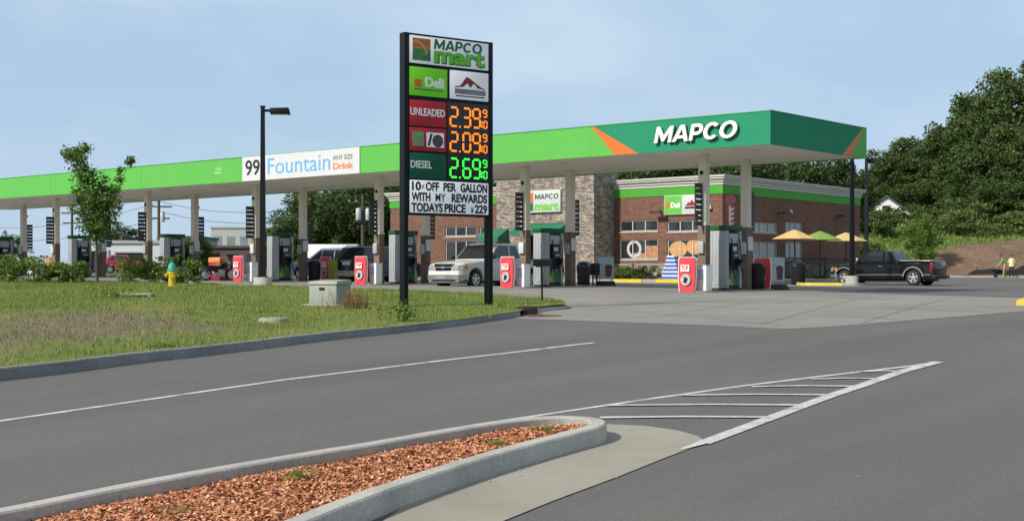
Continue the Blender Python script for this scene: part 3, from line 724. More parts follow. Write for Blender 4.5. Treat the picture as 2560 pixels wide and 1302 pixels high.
def crown_points(n, rx, rz, zc, clumps=70, cr=0.22, taper=0.0, drop=0.15):
    "leaf centres gathered in clumps through an uneven crown"
    d = rng.normal(size=(clumps, 3)); d /= np.linalg.norm(d, axis=1)[:,None]
    rad = rng.uniform(0.45, 1.0, clumps)**0.7
    lob = 1 + 0.22*np.sin(3*np.arctan2(d[:,1], d[:,0])+rng.uniform(0, 6)) + 0.15*np.sin(5*d[:,2]*2+rng.uniform(0, 6))
    c = d*rad[:,None]*lob[:,None]
    if taper: c[:,:2] *= (1 - taper*np.clip(c[:,2:3], -1, 1))
    sz = cr*rng.uniform(0.5, 1.35, clumps)
    w = sz**2; idx = rng.choice(clumps, n, p=w/w.sum())
    q = rng.normal(size=(n, 3)); q /= np.linalg.norm(q, axis=1)[:,None]; q *= (rng.random(n)**0.45)[:,None]
    p = c[idx] + q*sz[idx][:,None]*np.array([1, 1, 0.75])
    p = p[rng.random(len(p)) > drop*0.5]
    return p*np.array([rx, rx, rz]) + np.array([0, 0, zc]), c*np.array([rx, rx, rz]) + np.array([0, 0, zc])

def tree(name, label, group, loc, h, rx, crown_bottom, nleaf, size, m, clumps=80, cr=0.22, trunk_r=0.25, limbs=9, taper=0.0, rz=0, cat='tree'):
    t = thing(name, label, cat, loc, rz, group)
    zc = (h+crown_bottom)/2; rzv = (h-crown_bottom)/2
    pts, cc = crown_points(nleaf, rx*0.86, rzv*0.9, zc, clumps, cr, taper)
    np_mesh('crown', leaf_quads(pts, size), 4, m, t)
    mb = MB()
    sway = rng.normal(0, 0.03*h, 2)
    mb.tube([(0, 0, -0.5), (0.02*h, 0, h*0.15), (sway[0]*0.5, sway[1]*0.5, h*0.45), (sway[0], sway[1], h*0.82)], [trunk_r*1.25, trunk_r, trunk_r*0.7, trunk_r*0.18], 8)
    for i in rng.choice(len(cc), limbs):
        e = cc[i]; z0 = max(crown_bottom*0.9, min(e[2]-0.25*abs(e[2]-crown_bottom)-0.1*h, h*0.7))
        f = z0/h; s = Vector((sway[0]*f, sway[1]*f, z0)); e = Vector(e)
        mid = s.lerp(e, 0.5) + Vector((0, 0, 0.04*h))
        mb.tube([s, mid, e], [trunk_r*0.45, trunk_r*0.28, trunk_r*0.08], 6)
    mb.build('trunk', bark, t, smooth_deg=60)
    return t

def shrub(name, label, group, loc, h, r, n, size, m, flowers=0, cat='bush', clumps=26):
    t = thing(name, label, cat, loc, rng.uniform(0, 6), group)
    pts, cc = crown_points(n, r, h*0.52, h*0.52, clumps, 0.34)
    pts[:,2] = np.maximum(pts[:,2], 0.02)
    np_mesh('foliage', leaf_quads(pts, size), 4, m, t)
    mb = MB()
    for i in range(min(8, len(cc))):
        e = cc[i]; mb.tube([(0, 0, -0.05), (e[0]*0.4, e[1]*0.4, max(e[2]*0.5, 0.05)), tuple(e)], [0.018, 0.012, 0.005], 5)
    mb.build('stem', bark, t)
    if flowers:
        k = rng.choice(len(pts), flowers)
        np_mesh('blossom', leaf_quads(pts[k]*1.03, size*0.7), 4, flower_m, t)
    return t

# ------------------------------------------------------------------ station frame: local x to the right along the fronts, local y to the back
AX = Vector((0.7652, -0.6438)); AY = Vector((0.6438, 0.7652)); AZ = math.atan2(AX.y, AX.x)
C0 = Vector((8.22, 43.0))
B0 = Vector((10.4, 66.8))
def cl(x, y, o=C0): p = o + AX*x + AY*y; return (p.x, p.y)
def cg(x, y, o=C0): p = cl(x, y, o); return (p[0], p[1], g(*p))

# ------------------------------------------------------------------ canopy
CZ = 1.05
can = thing('gas_canopy', 'long flat gas station canopy with lime and dark green fascia over the pumps', 'canopy', (C0.x, C0.y, CZ), AZ)
zb, zt = 5.79-CZ, 6.855-CZ
XL, YD = -58.0, 6.9
# fascia built of coloured panels, each butted to the next
def panel(mb, poly, y=0.0, th=0.06): mb.prism(poly, y, y+th)
mb = MB()
xs0, xs1, xs2 = -7.12, -6.08, -5.08
mb.m = 0
for xa, xb in ((XL, -50.0), (-49.996, -42.0), (-41.996, -34.0), (-33.996, -26.38), (-26.376, -18.82), (-18.816, -12.9), (-12.896, xs0)):
    panel(mb, [(xa, zb), (xb, zb), (xb, zt), (xa, zt)])
panel(mb, [(xs0+0.004, zb), (xs1, zb), (xs0+0.004, zt)])
mb.m = 1
panel(mb, [(xs1+0.002, zb), (xs2, zb), (xs0+0.10, zt), (xs0+0.006, zt)])
mb.m = 2
panel(mb, [(xs2+0.002, zb), (0, zb), (0, zt), (xs0+0.104, zt)])
mb.build('front_fascia', [lime, orange, dgreen], can)
mb = MB(); mb.m = 2
mb.prismx([(0.061, zb), (4.98, zb), (6.60, zt), (0.061, zt)], -0.06, 0.0)
mb.m = 1; mb.prismx([(4.982, zb), (5.63, zb), (6.68, zt), (6.602, zt)], -0.06, 0.0)
mb.m = 0; mb.prismx([(5.632, zb), (YD, zb), (YD, zt), (6.682, zt)], -0.06, 0.0)
mb.build('side_fascia', [lime, orange, dgreen], can)
mb = MB(); mb.box(XL, -0.061, YD-0.06, YD, zb, zt); mb.box(XL, XL+0.06, 0.061, YD-0.061, zb, zt); mb.build('rear_fascia', lime, can)
seam = mat('seam_green', (0.075, 0.30, 0.055), 0.6)
for xx in (-50.0, -42.0, -34.0, -12.9): MB().box(xx-0.012, xx+0.012, -0.003, 0.0, zb, zt).build('fascia_seam', seam, can)
mb = MB(); mb.box(XL, 0.02, -0.02, 0.0, zt, zt+0.03); mb.box(0.0, 0.02, 0.0, YD, zt, zt+0.03)
mb.build('fascia_trim', mat('trim_green', (0.10, 0.36, 0.10), 0.5), can)
sm = MB()
x = XL+0.07
while x < -0.1:
    sm.box(x, min(x+0.40, -0.065), 0.065, YD-0.065, zb+0.03, zb+0.05); x += 0.405
sm.box(XL+0.06, -0.06, 0.06, YD-0.06, zb+0.051, zt-0.15)
sm.build('soffit', soffit_m, can)
cols_x = [-3.69, -11.73, -19.74, -27.83, -36.25, -44.68, -52.9]
for i, xx in enumerate(cols_x):
    for yy in (1.5, 5.4):
        for dx in (-2.0, 2.0):
            if xx+dx > -0.5: continue
            MB().cbox(xx+dx, yy, zb+0.02, 0.62, 0.62, 0.05).build('recessed_light', hdlight, can, bevel=0.01)
block_word('MAPCO', mat('letter_side', (0.10, 0.12, 0.11), 0.5), can, -4.37, -0.03, zb+0.275, 3.30, 0.555, 0.05, name='lettering_return')
block_word('MAPCO', letter_white, can, -4.36, -0.082, zb+0.29, 3.28, 0.54, 0.06)
for i, xx in enumerate(cols_x):
    for k, yy in enumerate((1.96, 4.80)):
        gz = cg(xx, yy)[2]-CZ
        split = 3.36-CZ                     # level of the top of the brown cladding
        co = MB().box(xx-0.145, xx+0.145, yy-0.145, yy+0.145, split, zb+0.03).build('column', cream, can, bevel=0.012)
        MB().box(xx-0.158, xx+0.158, yy-0.158, yy+0.158, gz-0.1, split+0.002).build('cladding', brown_clad, co, bevel=0.012)
        mb = MB(); mb.box(xx-0.17, xx+0.17, yy-0.17, yy+0.17, split+0.003, split+0.05); mb.build('collar', cream, co)
        # slatted panel bolted to the outer side of the column
        s = -1 if k == 0 else 1
        y0 = yy+s*0.15; y1 = yy+s*0.56
        mb = MB(); z0, z1 = split+0.06, split+1.36
        dzp = -0.0 if k == 0 else -0.12
        z0 += dzp; z1 += dzp
        for zz in np.linspace(z0, z1, 8): mb.box(xx-0.02, xx+0.02, min(y0, y1), max(y0, y1), zz-0.08, zz+0.074)
        mb.box(xx-0.03, xx+0.03, min(y0, y0-s*0.012), max(y0, y0-s*0.012), z0-0.08, z1+0.08)
        mb.box(xx-0.018, xx+0.018, min(y1, y1+s*0.025), max(y1, y1+s*0.025), z0-0.08, z1+0.08)
        mb.build('slatted_panel', mat('slat_dark', (0.022, 0.03, 0.028), 0.5, var=0.3), co)
        # small camera bracket high on the column
        mb = MB(); mb.box(xx-0.05, xx+0.05, yy+s*0.15-0.04, yy+s*0.15+0.04+0.08*(s > 0), split+1.75, split+1.87); mb.build('bracket', blk, co)
        if k == 1:
            mb = MB(); mb.box(xx+0.16, xx+0.20, yy-0.16, yy+0.16, gz+1.45, gz+1.95); nb = mb.build('notice_box', white, co)
        mb = MB(); mb.box(xx-0.12, xx+0.12, yy-0.27, yy-0.16, gz+1.32, gz+1.75); mb.build('towel_box', bgrey if (i+k) % 2 else mat('towel_grey', (0.36, 0.36, 0.35), 0.5), co, bevel=0.02)

ban = thing('price_banner', 'long white drink banner hung on the canopy fascia', 'banner', (*cl(-26.34, -0.012), zb+CZ), AZ)
bw = 7.50
MB().box(0, bw, -0.02, 0.004, 0.0, zt-zb).build('banner_sheet', white, ban)
text('99', 0.93, ink, ban, 0.22, -0.026, 0.26, width=0.98, bold=0.012)
text('¢', 0.48, ink, ban, 1.26, -0.026, 0.48, width=0.26, bold=0.004)
text('Fountain', 1.0, blue_ink, ban, 1.74, -0.026, 0.24, width=4.0, bold=0.0)
text('ANY SIZE', 0.27, mat('grey_ink', (0.22, 0.20, 0.19), 0.6), ban, 5.92, -0.026, 0.62, width=1.18, bold=0.003)
text('Drink', 0.36, orange_ink, ban, 5.92, -0.026, 0.24, width=1.22, bold=0.014)
# small pale emblem left of the banner
em = MB()
em.box(0.0, 0.50, -0.008, 0, 0.0, 0.13); em.box(0.06, 0.56, -0.008, 0, 0.17, 0.30)
eo = em.build('emblem', mat('pale_green_ink', (0.24, 0.52, 0.20), 0.5), can, loc=(-28.35, -0.004, zb+0.40))

# ------------------------------------------------------------------ pump islands, dispensers and what stands round them
def make_dispenser(label):
    t = thing('fuel_dispenser', label, 'fuel pump', (0, 0, 0), 0, 'fuel dispensers on the islands')
    for s in (-1, 1):
        mb = MB(); y = s*0.44
        mb.box(-0.35, 0.35, y-0.07, y+0.07, 0.0, 2.02)
        for k in range(4): mb.box(-0.27+0.14*k, -0.22+0.14*k, y+s*0.07, y+s*0.082, 0.25, 1.95)
        mb.build('side_panel', mat('pump_grey', (0.33, 0.355, 0.365), 0.5, var=0.1, scale=2, stretch=(6, 6, 0.6)), t, bevel=0.015)
        MB().box(-0.12, 0.12, y+s*0.071, y+s*0.09, 0.12, 0.42).build('access_plate', mat('plate_grey', (0.30, 0.33, 0.34), 0.5), t)
    MB().box(-0.28, 0.28, -0.37, 0.37, 0.06, 1.96).build('cabinet', darkp, t)
    MB().box(-0.38, 0.38, -0.54, 0.54, 2.03, 2.20).build('topper', mat('topper_green', (0.012, 0.095, 0.03), 0.5, var=0.35, spec=0.2), t, bevel=0.02)
    MB().box(-0.33, 0.33, -0.50, 0.50, -0.06, 0.06).build('plinth', darkp, t)
    for s in (-1, 1):
        X = lambda a, b: (min(s*a, s*b), max(s*a, s*b))
        mb = MB(); mb.box(*X(0.28, 0.33), -0.30, 0.30, 1.58, 1.93); mb.build('display', mat('display_face', (0.33, 0.38, 0.42), 0.3, var=0.25, scale=5), t, bevel=0.01)
        mb = MB(); mb.box(*X(0.28, 0.345), -0.16, 0.34, 1.02, 1.52); kp = mb.build('keypad', mat('keypad_dark', (0.03, 0.035, 0.045), 0.4, var=0.4, scale=20), t, bevel=0.01)
        mb = MB()
        for q in range(3): mb.box(*X(0.346, 0.352), 0.02+0.09*q, 0.08+0.09*q, 1.12, 1.18)
        mb.box(*X(0.346, 0.352), -0.10, 0.16, 1.32, 1.46); mb.build('button', bgrey, kp)
        mb = MB(); mb.box(*X(0.28, 0.34), -0.36, 0.36, 0.10, 0.62); mb.build('lower_graphic', ramp_graphic, t)
        for yy in (-0.26, 0.30):
            mb = MB(); mb.box(*X(0.33, 0.43), yy-0.04, yy+0.04, 0.80, 1.0); mb.box(*X(0.34, 0.50), yy-0.022, yy+0.022, 0.96, 1.02); mb.build('nozzle', blk, t, bevel=0.01)
            mb = MB(); mb.tube([(s*0.40, yy, 0.82), (s*0.47, yy+0.08, 0.45), (s*0.45, yy+0.14, 0.35), (s*0.42, yy+0.10, 0.8), (s*0.36, yy+0.06, 1.75)], 0.016, 6); mb.build('hose', blk, t, smooth_deg=60)
    return t
ramp_graphic = ramp_mat('pump_graphic', [(0.30, (0.01, 0.02, 0.015)), (0.45, (0.015, 0.10, 0.05)), (0.56, (0.12, 0.22, 0.03)), (0.64, (0.42, 0.40, 0.06)), (0.72, (0.30, 0.42, 0.38))], 2.2, rough=0.4)
where = ['under the dark green end of the canopy', 'behind the black mailbox', 'just left of the tall price sign', 'just right of the dark street lamp', 'behind the yellow hydrant', 'behind the young tree', 'at the far left edge of the view']
d0 = None
for i, xx in enumerate(cols_x):
    isl = MB()
    ring = []
    for k in range(28):
        t = 2*math.pi*k/28
        ring.append((xx+0.62*math.copysign(abs(math.cos(t))**0.5, math.cos(t)), 3.55+2.6*math.copysign(abs(math.sin(t))**0.28, math.sin(t))))
    lo = [(*cl(x, y), g(*cl(x, y))-0.1) for x, y in ring]; hi = [(*cl(x, y), g(*cl(x, y))+0.05) for x, y in ring]
    isl.loft([lo, hi]); struct(isl.build('pump_island', concrete, bevel=0.01), 'low concrete island %s' % where[i])
    loc = cg(xx, 3.40); loc = (loc[0], loc[1], loc[2]+0.11)
    if d0 is None: d0 = make_dispenser('grey and black fuel dispenser '+where[i]); d0.location = loc; d0.rotation_euler = (0, 0, AZ)
    else: dup(d0, loc, AZ, 'grey and black fuel dispenser '+where[i])

def make_red_sign(label, cat='advertising sign'):
    t = thing('red_sign_stand', label, cat, (0, 0, 0), 0, 'red sign stands at the island ends')
    prof = [(-0.28, 0.0), (0.28, 0.0), (0.315, 0.25), (0.33, 0.6), (0.325, 0.95), (0.31, 1.13), (0.27, 1.17), (-0.27, 1.17), (-0.31, 1.13), (-0.325, 0.95), (-0.33, 0.6), (-0.315, 0.25)]
    n = 12; mb = MB(); rings = []
    for f, y in ((0.97, 0.09), (1.0, 0.05), (1.0, -0.03), (0.985, -0.055)): rings.append([(p[0]*f, y - 0.05*(1-(p[0]/0.36)**2), p[1]*f+0.01) for p in prof])
    mb.loft(rings); mb.build('sign_board', red, t, smooth_deg=40)
    mb = MB(); mb.loft([[(p[0]*1.07-0.02, y - 0.05*(1-(p[0]/0.36)**2), p[1]*1.025) for p in prof] for y in (0.055, -0.012)]); mb.build('rim', letter_white, t)
    mb = MB(); mb.box(-0.21, 0.13, -0.122, -0.10, 0.70, 0.93); mb.build('white_label', letter_white, t)
    text('TOP', 0.2, red, t, -0.18, -0.124, 0.76, width=0.28, bold=0.008)
    mb = MB(); mb.lathe([(0.005, -0.125), (0.19, -0.123), (0.20, -0.115), (0.20, -0.10)], -0.02, 0, 0.42, 20, 'y'); mb.build('round_picture', mat('cup_picture', (0.42, 0.42, 0.42), 0.5, var=0.6, scale=9), t)
    mb = MB(); mb.hexa([(-0.10, -0.128, 0.33), (0.03, -0.128, 0.31), (0.03, -0.124, 0.31), (-0.10, -0.124, 0.33)], [(-0.06, -0.128, 0.52), (0.08, -0.128, 0.47), (0.08, -0.124, 0.47), (-0.06, -0.124, 0.52)]); mb.build('cup_drawing', darkp, t)
    return t
rs = None
front_lbl = ['red and white sign stand beside the pump under the dark green canopy end', 'red and white sign stand left of the black mailbox', 'red and white sign stand in front of the dark blue car', 'red and white sign stand left of the street lamp base', 'red and white sign stand behind the yellow hydrant', None, None]
for i, xx in enumerate(cols_x[:4]):
    loc = cg(xx-0.02, 0.95)
    if rs is None: rs = make_red_sign(front_lbl[i]); rs.location = loc; rs.rotation_euler = (0, 0, AZ+0.03)
    else: dup(rs, loc, AZ + (0.03, -0.05, 0.04, -0.02)[i], front_lbl[i])

def make_white_box(label):
    t = thing('white_display_box', label, 'display box', (0, 0, 0), 0, 'white boxes on the islands')
    MB().box(-0.20, 0.20, -0.19, 0.19, 0.0, 0.90).build('body', letter_white, t, bevel=0.015)
    MB().box(-0.215, 0.215, -0.205, 0.205, 0.90, 0.925).build('lid', white, t, bevel=0.008)
    MB().box(-0.12, 0.12, -0.197, -0.18, 0.42, 0.78).build('blue_picture', mat('pale_blue_print', (0.42, 0.60, 0.74), 0.5, var=0.35, scale=10), t)
    return t
wb = None
wl_ = ['white display box beside the pump under the dark green canopy end', 'white display box left of the black mailbox', 'white display box left of the tall price sign', 'white display box beside the street lamp base']
for i, xx in enumerate(cols_x[:4]):
    loc = cg(xx+0.30, 1.48)
    if wb is None: wb = make_white_box(wl_[i]); wb.location = loc; wb.rotation_euler = (0, 0, AZ)
    else: dup(wb, loc, AZ, wl_[i])

# red stands and waste bins at the back ends of the islands
def make_bin(label, group=None, m=darkp, lid=None):
    t = thing('waste_bin', label, 'trash bin', (0, 0, 0), 0, group)
    MB().lathe([(0.24, 0.0), (0.27, 0.04), (0.30, 0.72), (0.31, 0.76), (0.29, 0.78)], n=20).build('body', m, t, smooth_deg=40)
    MB().lathe([(0.315, 0.78), (0.32, 0.84), (0.24, 0.97), (0.10, 1.02), (0.02, 1.03)], n=20).build('lid', lid or m, t, smooth_deg=40)
    MB().box(-0.13, 0.13, -0.30, -0.22, 0.83, 0.93).build('flap', blk, t)
    return t
b0 = make_bin('black bin beside the red stand right of the rightmost pump', 'black waste bins on the islands'); b0.location = cg(cols_x[0]+0.20, 5.25)
b_l = ['dark bin with rounded lid behind the black mailbox', 'black bin behind the price sign post', 'black bin between the street lamp and the red stand']
for i in (3,): dup(b0, cg(cols_x[i]+0.30, 5.25), AZ, b_l[i-1])
for i, lab in ((0, 'large red stand behind the black bin at the right pump'), (3, 'red stand beside the olive green cabinet left of the dark blue car')):
    dup(rs, cg(cols_x[i]+(0.0 if i == 0 else 0.28), 6.0), AZ + (0.15 if i == 0 else 0.1), lab, (1.0, 1.0, 1.0))
oc = thing('olive_cabinet', 'olive green upright cabinet left of the dark blue car', 'cabinet', cg(cols_x[3]+0.80, 6.2), AZ)
MB().box(-0.32, 0.32, -0.25, 0.25, 0.06, 1.08).build('body', mat('olive_paint', (0.27, 0.30, 0.05), 0.5, var=0.12), oc, bevel=0.02)
MB().box(-0.30, 0.30, -0.23, 0.23, 0, 0.06).build('base', darkp, oc)

def make_wobble(label):
    t = thing('kerb_sign', label, 'advertising sign', (0, 0, 0), 0, 'poster signs on rolling bases')
    MB().box(-0.36, 0.36, -0.03, 0.03, 0.28, 1.22).build('frame', gray, t, bevel=0.015)
    MB().box(-0.31, 0.31, -0.036, 0.036, 0.32, 1.18).build('poster', mat('poster_sky', (0.45, 0.50, 0.54), 0.4, var=0.25, scale=3), t)
    mb = MB(); mb.lathe([(0.10, 0.40), (0.14, 0.95), (0.15, 0.98)], 0.10, 0, 0, 12); 
    mb = MB(); mb.prism([(0.0, 0.38), (0.24, 0.38), (0.28, 0.86), (0.12, 0.92), (-0.04, 0.86)], -0.042, 0.042); mb.build('cup_print', mat('cola_print', (0.13, 0.035, 0.03), 0.4, var=0.4, scale=8), t)
    mb = MB(); mb.hexa([(-0.42, -0.30, 0.0), (0.42, -0.30, 0.0), (0.42, 0.30, 0.0), (-0.42, 0.30, 0.0)], [(-0.36, -0.14, 0.20), (0.36, -0.14, 0.20), (0.36, 0.14, 0.20), (-0.36, 0.14, 0.20)]); mb.build('rolling_base', darkp, t, bevel=0.02)
    mb = MB()
    for s in (-0.25, 0.25): mb.cbox(s, 0, 0.245, 0.04, 0.04, 0.10)
    mb.build('spring', gray, t)
    return t
w0 = make_wobble('poster sign on a dark rolling base in front of the stone tower'); p = hit(1514, 714); w0.location = (*p, g(*p)); w0.rotation_euler = (0, 0, R(4))
dup(w0, cg(cols_x[0]+0.08, 6.9), R(25), 'poster sign on a rolling base right of the red stand')
bb = make_bin('dark bin with blue grey lid right of the column behind the mailbox', m=mat('bin_black', (0.014, 0.018, 0.02), 0.45), lid=mat('bin_blue', (0.035, 0.075, 0.10), 0.4))
p = hit(1459, 715); bb.location = (*p, g(*p)); bb.scale = (0.95, 0.95, 1.02)
# black stand-up reader beside that bin
sq = thing('windscreen_washer_stand', 'small black washer stand between the dark bin and the poster sign', 'washer stand', (*hit(1487, 714), g(*hit(1487, 714))), AZ)
MB().box(-0.16, 0.16, -0.16, 0.16, 0.45, 0.95).build('bucket', darkp, sq, bevel=0.02)
mb = MB()
for s in (-0.1, 0.1): mb.cbox(s, 0, 0.225, 0.05, 0.05, 0.45)
mb.build('leg', darkp, sq)

# round red lollipop sign on top of the right dispenser
lo = thing('round_red_sign', 'round red sign on a striped red and white post above the right pump', 'sign', cg(cols_x[0]+0.1, 3.55), AZ)
z0 = 2.31
MB().box(-0.13, -0.045, -0.03, 0.03, z0, z0+0.72).build('post', red, lo)
mb = MB(); mb.box(-0.042, 0.03, -0.028, 0.028, z0, z0+0.72); mb.build('post_white', letter_white, lo)
mb = MB()
for k in range(4):
    zz = z0+0.02+k*0.17; mb.hexa([(0.033, -0.028, zz), (0.14, -0.028, zz+0.05), (0.14, 0.028, zz+0.05), (0.033, 0.028, zz)], [(0.033, -0.028, zz+0.08), (0.14, -0.028, zz+0.13), (0.14, 0.028, zz+0.13), (0.033, 0.028, zz+0.08)])
mb.build('stripe', letter_white, lo)
MB().box(0.032, 0.14, -0.024, 0.024, z0, z0+0.72).build('post_red', red, lo)
mb = MB(); mb.lathe([(0.02, -0.035), (0.19, -0.035), (0.20, -0.02), (0.20, 0.02), (0.19, 0.035), (0.02, 0.035)], 0, 0, z0+0.92, 24, 'y'); mb.build('disc', mat('faded_red', (0.52, 0.13, 0.14), 0.5, var=0.3, scale=14), lo, smooth_deg=40)

# ------------------------------------------------------------------ convenience store
SW = 1.46
bd = thing('convenience_store', 'brick convenience store with stone entrance tower behind the pumps', 'building', (B0.x, B0.y, SW), AZ)
EH = 5.0 + EYE - SW           # cornice top above the pavement
TX0, TX1, TP = -13.2, -6.58, 1.78
BL, BDp = -23.2, 15.2
def wall_open(mb, x0, x1, z0, z1, holes, y, th):
    "wall strip in the xz plane with rectangular openings"
    xs_ = sorted({x0, x1, *[h[0] for h in holes], *[h[1] for h in holes]}); zs_ = sorted({z0, z1, *[h[2] for h in holes], *[h[3] for h in holes]})
    for a, b in zip(xs_[:-1], xs_[1:]):
        run = None
        for c, d in zip(zs_[:-1], zs_[1:]):
            mx_, mz_ = (a+b)/2, (c+d)/2
            solid = not any(h[0] < mx_ < h[1] and h[2] < mz_ < h[3] for h in holes)
            if solid: mb.box(a, b, y, y+th, c, d)
def bx(px, y=0.0):
    "local x of the store front seen at a pixel column"
    r = (px-1280)/F; q = B0 + AY*y
    return (r*q.y - q.x)/(AX.x - r*AX.y)
def bz(py, x, y=0.0): q = B0 + AX*x + AY*y; return pz(py, q.y) - SW
wins = []
for (pa, pb) in ((1549, 1644), (1668, 1762)):
    xa, xb = bx(pa), bx(pb)
    wins.append((xa, xb, bz(580, xa), bz(552, xa))); wins.append((xa, xb, bz(649, xa), bz(599, xa)))
xa, xb = bx(1113), bx(1190); lw = [(xa, xb, bz(592, xa), bz(567, xa)), (bx(1199), bx(1232), bz(592, bx(1199)), bz(567, bx(1199)))]
lw += [(xa, xb, 0.9, bz(602, xa)-0.0)]
TH = 0.3
mb = MB(); wall_open(mb, TX1, 0, 0.75, EH-0.4, wins, 0, TH); mb.build('front_wall', brick, bd)
mb = MB(); wall_open(mb, BL, TX0, 0.75, EH-0.4, lw, 0, TH); mb.build('front_wall', brick, bd)
def sy(px, x=0.0):
    r = (px-1280)/F; q = B0 + AX*x
    return (r*q.y - q.x)/(AY.x - r*AY.y)
swn = []
for pa, pb in ((1882, 1944), (1964, 2008)):
    ya, yb = sy(pa), sy(pb); q = lambda py: bz(py, 0, ya)
    swn += [(ya, yb, q(580), q(555)), (ya, yb, q(650), q(603))]
mb = MB(); ys_ = sorted({0.3, BDp, *[h[0] for h in swn], *[h[1] for h in swn]}); zs_ = sorted({0.75, EH-0.4, *[h[2] for h in swn], *[h[3] for h in swn]})
for a, b in zip(ys_[:-1], ys_[1:]):
    for c, d in zip(zs_[:-1], zs_[1:]):
        if not any(h[0] < (a+b)/2 < h[1] and h[2] < (c+d)/2 < h[3] for h in swn): mb.box(-TH, 0, a, b, c, d)
mb.build('side_wall', brick, bd)
mb = MB(); mb.box(BL, -0.31, BDp-0.3, BDp, 0, EH-0.4); mb.box(BL, BL+0.3, 0.301, BDp-0.301, 0, EH-0.4); mb.build('rear_wall', brick, bd)
MB().box(BL-0.06, TX0-0.01, -0.06, 0.30, -0.3, 0.70).build('stone_base', stone, bd)
mb = MB(); mb.box(TX1+0.01, 0.06, -0.06, 0.30, -0.3, 0.70); mb.box(-0.3, 0.058, 0.301, BDp+0.05, -0.3, 0.70); mb.build('stone_base', stone, bd)
mb = MB(); mb.box(TX1+0.01, 0.10, -0.10, 0.30, 0.70, 0.78); mb.box(BL-0.1, TX0-0.01, -0.10, 0.30, 0.70, 0.78); mb.box(-0.3, 0.098, 0.301, BDp+0.08, 0.70, 0.78); mb.build('base_cap', cap_stone, bd)
mb = MB(); zb0, zb1 = EH-0.92, EH-0.48
mb.box(TX1+0.005, 0.03, -0.03, 0.0, zb0, zb1); mb.box(0.0, 0.029, 0.001, BDp+0.02, zb0, zb1); mb.build('green_band', lime_b, bd)
MB().box(BL-0.03, TX0-0.005, -0.03, 0.0, zb0, zb1).build('green_band', lime_b, bd)
mb = MB()
for k, (p0, z0, z1) in enumerate(((0.06, EH-0.478, EH-0.34), (0.12, EH-0.338, EH-0.20), (0.22, EH-0.198, EH-0.10), (0.27, EH-0.098, EH))):
    mb.box(TX1+0.005, p0, -p0, 0.35, z0, z1); mb.box(BL-p0, TX0-0.005, -p0, 0.35, z0, z1); mb.box(-0.35, p0, 0.351, BDp+p0, z0, z1); mb.box(BL-p0, -0.351, BDp-0.35, BDp+p0-0.001, z0, z1); mb.box(BL-p0, BL+0.35, 0.351, BDp-0.351, z0, z1)
mb.build('cornice', cornice_m, bd)
MB().box(BL+0.3, -0.36, 0.36, BDp-0.36, EH-0.6, EH-0.45).build('roof', mat('roof_membrane', (0.35, 0.35, 0.34), 0.8), bd)
# windows: frame with mullions, panes behind
def window(h, y, nm, side=False, pane=glass, poster=None):
    a0, a1, z0, z1 = h; f = 0.055
    mb = MB(); bar = (lambda p, q, zz0, zz1: mb.box(-y-0.14, -y-0.06, p, q, zz0, zz1)) if side else (lambda p, q, zz0, zz1: mb.box(p, q, y+0.06, y+0.14, zz0, zz1))
    bar(a0, a1, z0, z0+f); bar(a0, a1, z1-f, z1); bar(a0, a0+f, z0+f, z1-f); bar(a1-f, a1, z0+f, z1-f)
    for k in range(1, nm): c = a0+(a1-a0)*k/nm; bar(c-f/2, c+f/2, z0+f, z1-f)
    w = mb.build('window', frame_w, bd)
    mb = MB(); (mb.box(-y-0.11, -y-0.10, a0+f, a1-f, z0+f, z1-f) if side else mb.box(a0+f, a1-f, y+0.10, y+0.11, z0+f, z1-f)); mb.build('pane', pane, w)
    mb = MB(); (mb.box(-y-0.05, -y+0.03, a0-0.04, a1+0.04, z0-0.07, z0-0.002) if side else mb.box(a0-0.04, a1+0.04, y-0.03, y+0.05, z0-0.07, z0-0.002)); mb.build('sill', cap_stone, w)
    return w
W = [window(h, 0, 3) for h in wins]; WL = [window(lw[0], 0, 3), window(lw[1], 0, 1), window(lw[2], 0, 3)]
for h in swn: window(h, 0, 2 if h[1]-h[0] < 1.7 else 3, True, pale_glass)
# posters stuck inside the two big lower windows
def ringposter(cx_, cz_, r, m, hole, mh, w, sx=1.0):
    n = 28; mb = MB(); ro = [(cx_+r*sx*math.cos(2*math.pi*k/n), 0.095, cz_+r*math.sin(2*math.pi*k/n)) for k in range(n)]
    if hole:
        ri = [(cx_+hole*sx*math.cos(2*math.pi*k/n), 0.095, cz_+hole*math.sin(2*math.pi*k/n)) for k in range(n)]
        mb.add(ro+ri, [(k, (k+1) % n, n+(k+1) % n, n+k) for k in range(n)])
    else: mb.add(ro, [tuple(range(n))])
    mb.build('poster', m, w)
h = wins[1]; wx = h[1]-h[0]; zc = (h[2]+h[3])/2
mb = MB(); mb.box(h[0]+wx*0.30, h[1]-0.06, 0.096, 0.099, h[2]+0.06, h[2]+0.34); mb.box(h[0]+wx*0.68, h[1]-0.06, 0.093, 0.0955, h[2]+0.06, h[3]-0.34); mb.build('poster', mat('pastry_print', (0.42, 0.21, 0.11), 0.6, var=0.5, scale=7), W[1])
ringposter(h[0]+wx*0.36, zc+0.02, 0.46, mat('ring_print', (0.50, 0.50, 0.50), 0.5, var=0.25, scale=7), 0.31, None, W[1])
h = wins[3]; wx = h[1]-h[0]
pz_m = mat('pizza_print', (0.55, 0.30, 0.12), 0.6, var=0.45, scale=9)
ringposter(h[0]+wx*0.27, (h[2]+h[3])/2+0.02, 0.40, pz_m, 0, None, W[3], 1.35); ringposter(h[0]+wx*0.72, (h[2]+h[3])/2+0.14, 0.40, pz_m, 0, None, W[3], 1.3)
